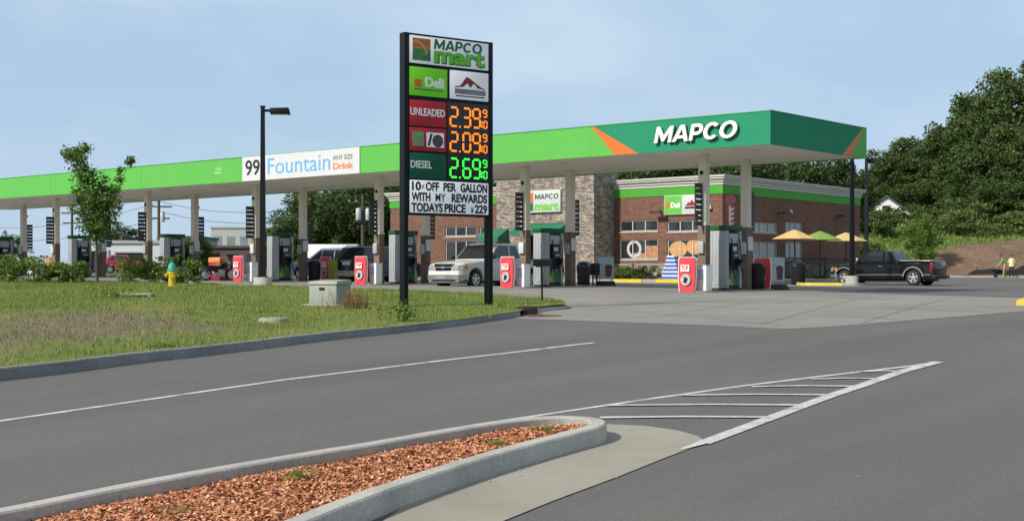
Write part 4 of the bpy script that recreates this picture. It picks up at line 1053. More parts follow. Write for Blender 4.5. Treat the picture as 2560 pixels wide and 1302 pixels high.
# tower
THt = 6.5
mb = MB(); DX0, DX1 = -11.3, -8.6
mb.box(TX0, TX1, -TP, 0.25, 2.95, THt); mb.box(TX0, DX0, -TP, 0.25, -0.3, 2.948); mb.box(DX1, TX1, -TP, 0.25, -0.3, 2.948)
mb.build('tower', stone, bd)
mb = MB(); mb.box(TX0-0.12, TX1+0.12, -TP-0.12, 0.4, THt, THt+0.18); mb.build('tower_cap', cornice_m, bd)
dd = MB(); dd.box(DX0, DX1, -TP+0.55, -TP+0.60, 0.0, 2.94); dd.build('entrance_glazing', glass, bd)
mb = MB()
for xx in (DX0, (DX0+DX1)/2-0.04, DX1-0.08): mb.box(xx, xx+0.08, -TP+0.49, -TP+0.548, 0.0, 2.94)
mb.box(DX0+0.081, (DX0+DX1)/2-0.041, -TP+0.49, -TP+0.548, 2.2, 2.28); mb.box((DX0+DX1)/2+0.041, DX1-0.081, -TP+0.49, -TP+0.548, 2.2, 2.28)
mb.build('door_frame', mat('bronze_frame', (0.06, 0.055, 0.05), 0.4), bd)
def awning(x0, x1, z0, z1, y, d):
    mb = MB(); mb.prismx([(y, z0), (y-d, z0), (y-d, z0+0.22), (y, z1)], x0, x1); mb.build('awning', mat('awning_green', (0.015, 0.16, 0.085), 0.6, var=0.12), bd)
awning(DX0-0.3, DX1+0.3, 2.30, 2.92, -TP-0.003, 0.8)
awning(bx(1243)+0.85, bx(1290)+0.95, 2.0, 2.72, -TP-0.003, 0.9)
# store sign on the tower
tx0 = bx(1322, -TP); tz0, tz1 = bz(533, tx0, -TP), bz(478, tx0, -TP)
sgn = MB(); sgn.box(tx0, tx0+2.25, -TP-0.14, -TP-0.003, tz0, tz1); so_ = sgn.build('tower_sign', bgrey, bd, bevel=0.02)
hh = tz1-tz0
MB().box(tx0+0.10, tx0+0.42, -TP-0.15, -TP-0.141, tz0+hh*0.48, tz1-0.10).build('emblem_panel', orange, so_)
MB().box(tx0+0.10, tx0+0.42, -TP-0.15, -TP-0.141, tz0+0.10, tz0+hh*0.46).build('emblem_panel', green_ink, so_)
block_word('MAPCO', green_ink, so_, tx0+0.52, -TP-0.141, tz0+hh*0.60, 1.62, 0.27, 0.012, shear=0.1)
text('mart', 0.62, lime_ink, so_, tx0+0.52, -TP-0.146, tz0+0.13, width=1.62, bold=0.022)
# sign panel on the brick wall, green half and white half
x0, x1 = bx(1662, -0.05), bx(1752, -0.05); z0, z1 = bz(538, x0), bz(490, x0)
ws = MB().box(x0, x1, -0.12, -0.003, z0, z1).build('wall_sign', bgrey, bd, bevel=0.012)
MB().box(x0+0.03, (x0+x1)/2, -0.128, -0.1205, z0+0.03, z1-0.03).build('sign_face', mat('wall_sign_green', (0.12, 0.46, 0.07), 0.45), ws)
text('Deli', 0.36, letter_white, ws, x0+0.42, -0.133, z0+0.36, width=0.55, bold=0.012)
MB().box(x0+0.14, x0+0.34, -0.134, -0.129, z0+0.34, z0+0.66).build('sign_emblem', orange, ws)
mb = MB(); xm = (x0+x1)/2+0.2
mb.prism([(xm, z0+0.42), (xm+0.20, z0+0.62), (xm+0.28, z0+0.56), (xm+0.38, z0+0.74), (xm+0.58, z0+0.52), (xm+0.78, z0+0.42)], -0.128, -0.1205); mb.build('sign_emblem', red2, ws)
MB().box(xm-0.02, xm+0.78, -0.128, -0.1205, z0+0.28, z0+0.38).build('sign_emblem', ink, ws)
# wall lamps
for px, py in ((1216, 545), (1653, 533)):
    xx = bx(px); zz = bz(py, xx); mb = MB(); mb.box(xx-0.30, xx+0.30, -0.62, -0.40, zz, zz+0.12); mb.box(xx-0.05, xx+0.05, -0.40, -0.002, zz+0.03, zz+0.10); mb.build('wall_lamp', mat('lamp_bronze', (0.05, 0.035, 0.03), 0.5), bd, bevel=0.01)
for px, py in ((1945, 536), (2092, 543)):
    yy = sy(px); zz = bz(py, 0, yy); mb = MB(); mb.box(0.40, 0.62, yy-0.35, yy+0.35, zz, zz+0.12); mb.box(0.002, 0.40, yy-0.05, yy+0.05, zz+0.03, zz+0.10); mb.build('wall_lamp', MATS['lamp_bronze'], bd, bevel=0.01)
for px, py, side in ((1777, 520, 0), (1973, 531, 1)):
    if side: yy = sy(px); zz = bz(py, 0, yy); q = (0.10, yy, zz)
    else: xx = bx(px); zz = bz(py, xx); q = (xx, -0.10, zz)
    mb = MB(); mb.lathe([(0.10, -0.06), (0.11, 0.0), (0.07, 0.08), (0.02, 0.10)], *q, 12); mb.cbox(q[0]-0.04*side, q[1]+0.04*(1-side), q[2]+0.12, 0.08, 0.08, 0.06); mb.build('security_camera', white, bd, smooth_deg=50)
xx = bx(1203); MB().box(xx-0.2, xx+0.2, -0.04, -0.003, bz(606, xx), bz(584, xx)).build('blue_notice', mat('notice_blue', (0.05, 0.16, 0.55), 0.5), bd)

# sidewalk round the store with painted kerb
def sidepoly(pts): return [cl(x, y, B0) for x, y in pts]
def raised(name, pts, top, m, depth=0.5, bevel=0.015):
    mb = MB(); P = sidepoly(pts); n = len(P)
    mb.add([(x, y, top-depth) for x, y in P] + [(x, y, top) for x, y in P], [tuple(range(n)), tuple(range(2*n-1, n-1, -1))] + [(i, (i+1) % n, (i+1) % n+n, i+n) for i in range(n)])
    return struct(mb.build(name, m, bevel=bevel))
raised('sidewalk', [(-25, -3.1), (3.9, -3.1), (3.9, 16.5), (-25, 16.5)], SW-0.01, gutter_concrete)
for name, a, b in (('a', bx(1535, -3.1), bx(1604, -3.1)), ('b', bx(1640, -3.1), bx(1702, -3.1)), ('c', bx(1884, -3.1), bx(1930, -3.1))):
    mb = MB(); q = cl(a, -3.115, B0); mb.box(0, b-a, -0.012, 0.17, -0.17, 0.006); struct(mb.build('yellow_kerb', paint_yellow, loc=(q[0], q[1], SW-0.01), rz=AZ))
# parking kerb nose with yellow paint at the right
pk = [(ptx(1990, 62.2), 62.2), (ptx(2008, 61.0), 61.0), (ptx(2060, 60.7), 60.7), (ptx(2106, 60.5), 60.5)]
kerb('yellow_kerb', pk, 0.15, 0.12, 0.12, paint_yellow, side=1, joints=False)
kerb('island_kerb', [(ptx(2107, 60.5), 60.5), (ptx(2150, 60.6), 60.6), (ptx(2160, 61.4), 61.4)], 0.15, 0.12, 0.12, kerb_concrete, side=1)
is_ = [(ptx(1996, 61.6), 61.6), (ptx(2010, 61.1), 61.1), (ptx(2060, 60.8), 60.8), (ptx(2106, 60.6), 60.6), (ptx(2148, 60.7), 60.7), (ptx(2155, 61.4), 61.4), (ptx(2090, 62.3), 62.3)]
struct(sheet('kerb_island', is_, 0.118, gutter_concrete, 1.0))
yk = [hit(x, y, 0.10) for x, y in ((2541, 754), (2552, 748), (2580, 743), (2640, 735))]
kerb('yellow_kerb', yk, 0.3, 0.14, 0.14, paint_yellow, side=-1)
# stall lines on the right lot
sl_ = MB()
for a, b in (((2090, 716), (2290, 712)), ((2400, 700), (2560, 697)), ((2420, 709), (2560, 706))): stripe(H(a, b), 0.1, 0.1, 0.005, sl_)
struct(sl_.build('stall_line', paint_white))

# hedge in front of the store, case stack, patio
for k, px in enumerate((1546, 1562, 1580, 1600, 1618)):
    xx = bx(px, -0.7); q = cl(xx, -0.75, B0)
    shrub('hedge_shrub', 'low rounded shrub in the row below the store window', 'low shrubs below the store window', (q[0], q[1], SW), 0.62, 0.50, 700, 0.05, leaf_bush if k < 2 else leaf_mid, cat='shrub')
q = cl(bx(1689, -1.5), -1.6, B0)
st = thing('drink_case_stack', 'stepped stack of blue and white drink cases behind the red sign', 'case stack', (q[0], q[1], SW), AZ)
for k in range(6):
    wd = 0.52-0.055*k
    MB().box(-wd, wd*0.9, -0.35, 0.35, k*0.19+0.002, k*0.19+0.13).build('case', mat('case_blue', (0.06, 0.14, 0.42), 0.5, var=0.25, scale=8), st)
    MB().box(-wd+0.01, wd*0.9-0.01, -0.34, 0.34, k*0.19+0.131, k*0.19+0.19).build('case_top', letter_white, st)

fence = thing('patio_fence', 'black metal picket fence round the store patio', 'fence', (B0.x, B0.y, SW), AZ)
def fence_run(a, b):
    a, b = Vector(a), Vector(b); L = (b-a).length; d = (b-a)/L
    rails = MB(); pk_ = MB()
    for z in (0.12, 1.0): rails.tube([(a.x, a.y, z), (b.x, b.y, z)], 0.02, 4)
    rails.build('rail', blk, fence)
    n = int(L/0.115)
    for i in range(n+1): p = a+d*L*i/n; pk_.cbox(p.x, p.y, 0.53, 0.022, 0.022, 1.02)
    pk_.build('picket_panel', blk, fence)
    m = max(1, round(L/2.2))
    for i in range(m+1): p = a+d*L*i/m; MB().cbox(p.x, p.y, 0.57, 0.065, 0.065, 1.14).build('post', blk, fence)
fence_run((0.25, -0.6), (3.5, -0.6)); fence_run((3.5, -0.55), (3.5, 13.0))
def make_umbrella(label, m):
    t = thing('patio_umbrella', label, 'umbrella', (0, 0, 0), 0, 'umbrellas on the store patio')
    n = 8; prof = [(1.16, 2.02), (0.78, 2.19), (0.40, 2.36), (0.03, 2.50)]; mb = MB(); o = []
    for r, z in prof: o.append([(r*math.cos(2*math.pi*k/n)*(1), r*math.sin(2*math.pi*k/n), z) for k in range(n)])
    low = [[(p[0]*0.99, p[1]*0.99, p[2]-0.015) for p in ring] for ring in reversed(o)]
    mb.loft(o+low, cap=False); mb.build('shade', m, t)
    mb = MB()
    for k in range(n): c_, s_ = math.cos(2*math.pi*k/n), math.sin(2*math.pi*k/n); mb.tube([(0.04*c_, 0.04*s_, 2.44), (1.12*c_, 1.12*s_, 1.995)], 0.01, 4)
    mb.build('ribs', gray, t)
    MB().lathe([(0.022, 0.0), (0.022, 2.55), (0.035, 2.56), (0.02, 2.60)], n=8).build('pole', blk, t)
    MB().lathe([(0.26, 0.0), (0.25, 0.06), (0.05, 0.10), (0.04, 0.25)], n=16).build('base', darkp, t)
    return t
yl = mat('canvas_yellow', (0.75, 0.56, 0.25), 0.8, var=0.06, transl=0.25); gl_ = mat('canvas_green', (0.25, 0.42, 0.085), 0.8, var=0.06, transl=0.25)
def make_table(label):
    t = thing('patio_table', label, 'table', (0, 0, 0), 0, 'tables under the umbrellas')
    MB().lathe([(0.06, 0.72), (0.50, 0.72), (0.51, 0.735), (0.50, 0.75), (0.06, 0.75)], n=20).build('tabletop', darkp, t)
    MB().lathe([(0.28, 0), (0.27, 0.03), (0.055, 0.06), (0.055, 0.70)], n=14).build('pedestal', darkp, t)
    for k in range(3):
        a = 2*math.pi*k/3+0.4; mb = MB(); mb.lathe([(0.17, 0.43), (0.18, 0.46)], 0.8*math.cos(a), 0.8*math.sin(a), 0, 10); mb.tube([(0.8*math.cos(a), 0.8*math.sin(a), 0.43), (0.2*math.cos(a), 0.2*math.sin(a), 0.1)], 0.03, 5); mb.build('stool', darkp, t)
    return t
tb0 = None
for (s, m, lab) in ((4.0, yl, 'yellow patio umbrella, leftmost and nearest of the three'), (6.76, gl_, 'green patio umbrella between the two yellow ones'), (9.75, yl, 'yellow patio umbrella behind the black lamp pole')):
    q = cl(1.8, s, B0); u = make_umbrella(lab, m); u.location = (*q, SW); u.rotation_euler = (0, 0, s)
    tl_ = {4.0: 'dark patio table under the leftmost yellow umbrella', 6.76: 'dark patio table under the green umbrella', 9.75: 'dark patio table under the yellow umbrella behind the lamp pole'}[s]
    if tb0 is None: tb0 = make_table(tl_); tb0.location = (*q, SW)
    else: dup(tb0, (*q, SW), s, tl_)
pb = make_bin('dark round bin in front of the patio fence', m=darkp); p = hit(1995, 700); qb = cl(5.0, -1.6, B0); pb.location = (*qb, g(*qb)); pb.scale = (1.15, 1.15, 1.05)

# ------------------------------------------------------------------ tall price sign
SA = math.atan2(0.5812, 0.8137)
sg = thing('price_sign', 'tall black framed price sign standing on the grass verge', 'sign', (-2.51, 31.4, EYE-0.80), SA)
S0 = EYE-0.80
Z = lambda e: e + EYE - S0      # height above the eye to local z
YF = -0.11
for xx, name in ((0.0, 'post'), (2.385, 'post')):
    MB().box(xx-0.055, xx+0.055, -0.11, 0.11, -0.3, Z(5.645)).build('post', signblk, sg, bevel=0.006)
mb = MB(); mb.box(0.056, 2.329, -0.085, 0.085, Z(1.42), Z(5.645)); mb.build('cabinet', signblk, sg)
def pan(name, x0, x1, e0, e1, m, th=0.02, y=-0.085):
    return MB().box(x0, x1, y-th, y-0.001, Z(e0), Z(e1)).build(name, m, sg, bevel=0.004)
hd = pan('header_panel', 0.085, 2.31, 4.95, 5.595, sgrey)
yy = -0.108
emx = MB(); emx.m = 0; emx.box(0.17, 0.66, yy-0.004, yy, Z(5.31), Z(5.54)); emx.m = 1; emx.box(0.17, 0.66, yy-0.004, yy, Z(5.02), Z(5.306)); emx.build('emblem', [mat('emblem_orange', (0.50, 0.15, 0.03), 0.5, var=0.4, scale=6), mat('emblem_green', (0.05, 0.24, 0.05), 0.5, var=0.4, scale=6)], hd)
arc = MB(); n = 14
oo = [(0.20+0.40*math.cos(math.pi*0.5*k/n), Z(5.10)+0.40*math.sin(math.pi*0.5*k/n)) for k in range(n+1)]; ii = [(0.20+0.33*math.cos(math.pi*0.5*k/n), Z(5.10)+0.33*math.sin(math.pi*0.5*k/n)) for k in range(n+1)]
arc.add([(p[0], yy-0.006, p[1]) for p in oo+ii], [(k, k+1, n+2+k, n+1+k) for k in range(n)]); arc.build('emblem_arc', mat('arc_orange', (0.66, 0.30, 0.05), 0.5), hd)
swm = MB(); swm.prism([(0.40, Z(5.12)), (0.52, Z(5.14)), (0.62, Z(5.24)), (0.655, Z(5.30)), (0.655, Z(5.06)), (0.44, Z(5.06))], yy-0.007, yy-0.0045); swm.build('emblem_leaf', mat('leaf_ink', (0.012, 0.16, 0.055), 0.5), hd)
block_word('MAPCO', green_ink, hd, 0.75, yy, Z(5.325), 1.38, 0.235, 0.012, shear=0.1)
text('mart', 0.52, mat('lime_shadow', (0.012, 0.16, 0.03), 0.5), hd, 0.765, yy+0.001, Z(5.02), width=1.45, bold=0.030)
text('mart', 0.52, lime_ink, hd, 0.75, yy-0.003, Z(5.035), width=1.45, bold=0.018, ext=0.005)
dl = pan('deli_panel', 0.085, 1.13, 4.20, 4.87, sgreen)
text('Deli', 0.30, letter_white, dl, 0.52, yy, Z(4.43), width=0.52, bold=0.012)
mb = MB(); mb.box(0.22, 0.42, yy-0.004, yy, Z(4.40), Z(4.58)); mb.build('emblem', orange, dl)
mb = MB(); mb.box(0.22, 1.00, yy-0.002, yy, Z(4.34), Z(4.365)); mb.build('underline', green_ink, dl)
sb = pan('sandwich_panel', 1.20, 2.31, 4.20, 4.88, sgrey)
mb = MB(); mb.prism([(1.40, Z(4.49)), (1.52, Z(4.55)), (1.60, Z(4.66)), (1.68, Z(4.75)), (1.80, Z(4.70)), (1.92, Z(4.62)), (2.14, Z(4.50)), (1.98, Z(4.53)), (1.88, Z(4.60)), (1.78, Z(4.50)), (1.70, Z(4.60)), (1.58, Z(4.50))], yy-0.004, yy); mb.build('emblem', mat('maroon_ink', (0.24, 0.02, 0.035), 0.5), sb)
mb = MB(); mb.prism([(1.34, Z(4.47)), (1.50, Z(4.50)), (1.52, Z(4.525)), (1.36, Z(4.50))], yy-0.004, yy); mb.prism([(1.96, Z(4.51)), (2.2, Z(4.47)), (2.2, Z(4.49)), (1.98, Z(4.54))], yy-0.004, yy); mb.build('flourish', ink, sb)
mb = MB(); mb.box(1.34, 2.22, yy-0.004, yy, Z(4.33), Z(4.45))
for k in range(8): pass
mb.build('wordmark_band', mat('grey_band', (0.20, 0.20, 0.21), 0.5, var=0.6, scale=14), sb)
mb = MB(); mb.box(1.37, 2.19, yy-0.004, yy, Z(4.27), Z(4.295)); mb.build('underline', ink, sb)
up = pan('unleaded_panel', 0.085, 1.10, 3.50, 4.10, red2)
text('UNLEADED', 0.24, letter_white, up, 0.11, yy, Z(3.745), width=0.95, bold=0.006)
cp = pan('coupon_panel', 0.085, 1.10, 2.92, 3.46, red2)
MB().box(0.17, 0.47, yy-0.005, yy, Z(3.03), Z(3.36)).build('card_print', mat('card_green', (0.10, 0.36, 0.12), 0.5, var=0.4, scale=12), cp)
mb = MB()
for k in range(3): mb.box(0.19, 0.45, yy-0.008, yy-0.0055, Z(3.09+0.08*k), Z(3.105+0.08*k))
mb.build('card_line', mat('rose_ink', (0.5, 0.12, 0.14), 0.5), cp)
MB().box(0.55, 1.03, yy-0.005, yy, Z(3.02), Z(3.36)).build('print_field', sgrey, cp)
mb = MB(); mb.lathe([(0.01, -0.115), (0.15, -0.115), (0.155, -0.11)], 0.86, 0, Z(3.17), 16, 'y'); mb.prism([(0.57, Z(3.05)), (0.64, Z(3.05)), (0.72, Z(3.33)), (0.65, Z(3.33))], yy-0.008, yy-0.0055); mb.build('print_mark', mat('mark_grey', (0.06, 0.055, 0.05), 0.5, var=0.7, scale=18), cp)
dp = pan('diesel_panel', 0.085, 1.10, 2.27, 2.87, price_green)
text('DIESEL', 0.24, letter_white, dp, 0.12, yy, Z(2.52), width=0.58, bold=0.004)
led = pan('price_display', 1.13, 2.325, 2.27, 4.12, mat('led_board', (0.012, 0.010, 0.014), 0.4), 0.016)
SEG = {'2': 'abged', '3': 'abgcd', '9': 'abcdfg', '0': 'abcdef', '6': 'acdefg', '1': 'bc'}
def digits(seq, x0, zb_, m, nm):
    mb = MB()
    def seg(x, z, w, h, ch, t, sl_=0.0):
        S = {'a': (0.12*w, h, 0.88*w, h), 'd': (0.12*w, 0, 0.88*w, 0), 'g': (0.12*w, h/2, 0.88*w, h/2), 'b': (w, 0.56*h, w, 0.95*h), 'c': (w, 0.05*h, w, 0.45*h), 'f': (0, 0.56*h, 0, 0.95*h), 'e': (0, 0.05*h, 0, 0.45*h)}
        for s in SEG[ch]:
            a0, b0, a1, b1 = S[s]
            if a0 == a1: mb.box(x+a0-t/2, x+a0+t/2, yy-0.006, yy, z+b0, z+b1)
            else: mb.box(x+a0, x+a1, yy-0.006, yy, z+b0-t/2, z+b0+t/2)
    xs_ = {'0': 0.0, '2': 0.37, '3': 0.655}
    for ch, x in zip(seq, (x0, x0+0.365, x0+0.645)): seg(x, zb_, 0.20, 0.44, ch, 0.048)
    mb.box(x0+0.245, x0+0.285, yy-0.006, yy, zb_-0.025, zb_+0.015)
    xq = x0+0.92
    seg(xq+0.02, zb_+0.27, 0.10, 0.17, '9', 0.03)
    seg(xq-0.02, zb_, 0.001, 0.17, '1', 0.03); seg(xq+0.035, zb_, 0.09, 0.17, '0', 0.03)
    mb.build(nm, m, led)
digits('239', 1.215, Z(3.555), led_o, 'price_digits'); digits('209', 1.215, Z(2.965), led_o, 'price_digits'); digits('269', 1.215, Z(2.345), led_g, 'price_digits')
mq = pan('message_board', 0.095, 2.31, 1.475, 2.235, marq)
mb = MB()
for k in (1, 2): mb.box(0.10, 2.305, yy-0.003, yy, Z(1.475+0.253*k-0.006), Z(1.475+0.253*k+0.002))
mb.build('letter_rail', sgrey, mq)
for k, (ln, w_, x_) in enumerate((('10', 0.25, 0.15), ('OFF', 0.37, 0.53), ('PER', 0.36, 1.02), ('GALLON', 0.77, 1.50))): text(ln, 0.27, ink, mq, x_, yy, Z(2.005), width=w_, bold=0.0105, name='message_line')
text('¢', 0.17, ink, mq, 0.42, yy, Z(2.05), width=0.07, bold=0.0, name='message_line')
for ln, w_, x_ in (('WITH', 0.52, 0.14), ('MY', 0.28, 0.80), ('REWARDS', 1.02, 1.25)): text(ln, 0.27, ink, mq, x_, yy, Z(1.755), width=w_, bold=0.003 if ln == 'MY' else 0.0105, name='message_line')
for ln, w_, x_ in (('TODAYS', 0.86, 0.14), ('PRICE', 0.60, 1.05), ('229', 0.36, 1.91)): text(ln, 0.27, ink, mq, x_, yy, Z(1.510), width=w_, bold=0.0105, name='message_line')
text('$', 0.16, ink, mq, 1.80, yy, Z(1.53), width=0.075, bold=0.004, name='message_line')

# ------------------------------------------------------------------ things on the verge
def on_verge(px, py, off=0.13):
    x, y = hit(px, py, off); return (x, y, verge_h(x, y))
p = on_verge(825, 769)
tb = thing('transformer_box', 'pale green utility transformer box on a concrete pad in the grass', 'transformer', p, R(-24))
MB().box(-0.37, 0.37, -0.32, 0.32, -0.05, 0.48).build('cabinet', util_green, tb, bevel=0.012)
mb = MB(); mb.hexa([(-0.40, -0.35, 0.482), (0.40, -0.35, 0.482), (0.40, 0.35, 0.482), (-0.40, 0.35, 0.482)], [(-0.39, -0.33, 0.56), (0.39, -0.33, 0.56), (0.38, 0.33, 0.60), (-0.38, 0.33, 0.60)]); mb.build('lid', util_green, tb, bevel=0.015)
MB().box(-0.09, 0.05, -0.345, -0.3205, 0.36, 0.42).build('latch', darkp, tb, bevel=0.01)
MB().box(-0.48, 0.48, -0.45, 0.45, -0.16, 0.03).build('pad', gutter_concrete, tb, bevel=0.02)

p = on_verge(683, 808)
ln = thing('concrete_drain_ring', 'broken pale concrete ring with stones lying in the grass', 'drain cover', p)
mb = MB(); mb.lathe([(0.16, -0.05), (0.165, 0.05), (0.22, 0.075), (0.27, 0.06), (0.29, 0.0), (0.29, -0.06)], n=20); mb.build('ring', gutter_concrete, ln, smooth_deg=40)
mb = MB()
for k in range(14):
    a, r_ = rng.uniform(0, 6.28), rng.uniform(0.02, 0.17); s_ = rng.uniform(0.02, 0.045); mb.lathe([(s_*0.5, 0), (s_, s_*0.5), (s_*0.7, s_*1.1), (s_*0.1, s_*1.3)], r_*math.cos(a), r_*math.sin(a), 0.04, 6)
mb.build('stones', mat('stone_mix', (0.22, 0.18, 0.15), 0.9, island=0.6), ln)
p = on_verge(345, 748)
sl2 = thing('concrete_slab_cover', 'flat concrete slab cover with a dark slot in the far grass', 'drain cover', p, R(4))
MB().box(-0.40, 0.40, -0.30, 0.30, -0.06, 0.10).build('slab', gutter_concrete, sl2, bevel=0.02)
MB().box(-0.34, 0.30, -0.305, -0.296, 0.0, 0.05).build('slot', ink, sl2)

y_ = 44.0; x_ = ptx(430, y_)
hy = thing('fire_hydrant', 'yellow fire hydrant with a teal bonnet standing in the grass', 'fire hydrant', (x_, y_, verge_h(x_, y_)-0.04), R(20))
MB().lathe([(0.17, 0.0), (0.17, 0.05), (0.115, 0.06), (0.115, 0.44), (0.155, 0.45), (0.155, 0.52), (0.12, 0.53)], n=16).build('barrel', yellow_p, hy, smooth_deg=40)
MB().lathe([(0.165, 0.532), (0.165, 0.575), (0.135, 0.585), (0.125, 0.70), (0.08, 0.79), (0.035, 0.81), (0.035, 0.87), (0.01, 0.87)], n=16).build('bonnet', teal_p, hy, smooth_deg=40)
for s in (-1, 1): MB().lathe([(0.05, s*0.10), (0.055, s*0.17), (0.075, s*0.175), (0.07, s*0.215), (0.02, s*0.23)], 0, 0, 0.40, 10, 'x').build('outlet', yellow_p, hy, smooth_deg=40)
MB().lathe([(0.07, -0.10), (0.075, -0.17), (0.095, -0.175), (0.09, -0.22), (0.02, -0.24)], 0, 0, 0.36, 10, 'y').build('outlet', yellow_p, hy, smooth_deg=40)

p = on_verge(1356, 754, 0.1)
mbx = thing('mailbox', 'black mailbox on a thin black post near the kerb end', 'mailbox', p, R(8))
MB().hexa([(-0.022, -0.022, -0.2), (0.022, -0.022, -0.2), (0.022, 0.022, -0.2), (-0.022, 0.022, -0.2)], [(-0.045, -0.022, 0.88), (-0.005, -0.022, 0.88), (-0.005, 0.022, 0.88), (-0.045, 0.022, 0.88)]).build('post', blk, mbx)
pr = [(-0.085, 0.0), (0.085, 0.0), (0.085, 0.11), (0.065, 0.165), (0.025, 0.19), (-0.025, 0.19), (-0.065, 0.165), (-0.085, 0.11)]
mb = MB(); mb.prismx([(a, b+0.885) for a, b in pr], -0.24, 0.22); mb.build('box', blk, mbx, smooth_deg=35)
mb = MB(); mb.prismx([(a*1.06, b*1.04+0.88) for a, b in pr], 0.221, 0.24); mb.build('door', darkp, mbx)
MB().box(-0.16, -0.02, -0.05, 0.05, 0.86, 0.883).build('bracket', blk, mbx)

# street lamps
def make_lamp(label, h, arm=1.0, base_h=0.36):
    t = thing('street_lamp', label, 'street lamp', (0, 0, 0), 0, 'dark parking lot lamps')
    MB().lathe([(0.36, -0.3), (0.36, base_h-0.03), (0.34, base_h)], n=20).build('concrete_base', kerb_concrete, t, smooth_deg=40)
    MB().box(-0.2, 0.2, -0.2, 0.2, base_h+0.002, base_h+0.05).build('base_plate', blk, t)
    MB().hexa([(-0.115, -0.115, base_h+0.051), (0.115, -0.115, base_h+0.051), (0.115, 0.115, base_h+0.051), (-0.115, 0.115, base_h+0.051)], [(-0.075, -0.075, h), (0.075, -0.075, h), (0.075, 0.075, h), (-0.075, 0.075, h)]).build('pole', blk, t)
    MB().box(-0.10, 0.10, -0.10, 0.10, h+0.002, h+0.05).build('cap', blk, t)
    MB().box(0.078, 0.30, -0.04, 0.04, h-0.18, h-0.08).build('arm', blk, t)
    hd_ = MB().hexa([(0.30, -0.19, h-0.28), (arm+0.06, -0.19, h-0.28), (arm+0.06, 0.19, h-0.28), (0.30, 0.19, h-0.28)], [(0.28, -0.19, h-0.04), (arm, -0.19, h-0.02), (arm, 0.19, h-0.02), (0.28, 0.19, h-0.04)]).build('lamp_head', blk, t, bevel=0.02)
    MB().box(0.40, arm-0.02, -0.14, 0.14, h-0.292, h-0.2805).build('lens', hdlight, hd_)
    return t
yl_ = 52.5; xl_ = ptx(657, yl_)
l0 = make_lamp('dark street lamp with one arm standing left of the price sign', 6.95); l0.location = (xl_, yl_, pz(716, yl_)); l0.rotation_euler = (0, 0, R(4))
q = (ptx(2130, 61.0), 61.0); l1 = dup(l0, (*q, g(*q)+0.08), R(200), 'dark lamp pole rising beside the front of the black pickup', (0.78, 0.78, 1.0))
yy2 = 88.0; dup(l0, (ptx(2166, yy2), yy2, pz(690, yy2)-0.15), R(50), 'dark lamp pole behind the far end of the store', (1, 1, 1.13))

# young tree, bushes, weeds on the verge
def young_tree():
    y = 47.5; x = ptx(243, y); z0 = verge_h(x, y)
    t = thing('young_tree', 'young slender tree with a loose crown among the bushes', 'tree', (x, y, z0))
    sc_ = y/F
    P3 = lambda px, py, d=0: Vector(((px-243)*sc_, d, (712-py)*sc_))
    mb = MB()
    stem = [P3(243, 716), P3(242, 660), P3(241, 600), P3(236, 540), P3(222, 470), P3(206, 400)]
    mb.tube(stem, [0.055, 0.05, 0.042, 0.03, 0.02, 0.008], 7)
    br = [([P3(241, 600), P3(262, 540, 0.2), P3(290, 470, 0.3), P3(318, 408, 0.3)], 0.02), ([P3(238, 560), P3(205, 510, -0.2), P3(185, 470, -0.2)], 0.016), ([P3(236, 545), P3(250, 500, -0.3), P3(262, 470, -0.4)], 0.015),
          ([P3(225, 480), P3(200, 420, 0.1), P3(170, 390, 0.1)], 0.012), ([P3(222, 470), P3(226, 420, -0.2), P3(216, 380, -0.2)], 0.011), ([P3(240, 590), P3(258, 565, 0.35), P3(275, 545, 0.5)], 0.013), ([P3(240, 580), P3(220, 555, 0.3), P3(205, 540, 0.45)], 0.013)]
    for pts, r in br: mb.tube(pts, [r, r*0.8, r*0.6, r*0.35][:len(pts)], 5)
    mb.build('trunk', bark, t, smooth_deg=60)
    C = []
    cl_ = [(243, 590, .34, 420), (228, 570, .36, 400), (258, 565, .36, 420), (238, 545, .42, 520), (268, 540, .32, 330), (212, 535, .34, 330), (250, 520, .42, 480), (225, 505, .38, 420), (275, 510, .34, 330), (205, 500, .26, 170), (240, 480, .36, 360), (215, 465, .32, 280), (270, 480, .28, 200), (290, 478, .20, 90), (205, 445, .28, 220), (228, 440, .26, 150), (196, 420, .26, 190),
           (180, 395, .28, 240), (164, 388, .20, 150), (205, 398, .24, 190), (218, 376, .20, 150), (196, 380, .17, 110), (305, 430, .15, 60), (298, 452, .16, 70), (212, 425, .2, 110), (232, 500, .3, 200), (318, 408, .17, 110), (326, 400, .12, 60), (262, 450, .2, 60), (190, 480, .22, 90), (180, 525, .16, 50), (296, 520, .2, 70)]
    for px, py, r, n in cl_:
        q = rng.normal(size=(n, 3))*np.array([r*0.5, r*0.62, r*0.5]); C.append(q + np.array(P3(px, py, rng.normal(0, 0.12))))
    C = np.concatenate(C)
    np_mesh('crown', leaf_quads(C, 0.062, 0.5, 0.5), 4, leaf_young, t)
young_tree()
bl = [(22, 713, 0.95, 0.80, 'leafy bush at the left edge of the verge'), (88, 714, 1.05, 0.85, 'leafy bush right of the leftmost bush with pale spots'), (190, 712, 0.85, 0.65, 'low greyish bush just left of the young tree'), (150, 715, 0.7, 0.5, 'small bush left of the greyish low bush'),
      (325, 713, 0.95, 0.72, 'bush with yellowish flowers right of the young tree'), (378, 715, 0.85, 0.68, 'low flowering bush in the middle between tree and hydrant'), (462, 711, 0.95, 0.5, 'dark green bush just behind the hydrant'), (420, 712, 0.7, 0.5, 'small bush just left behind the hydrant')]
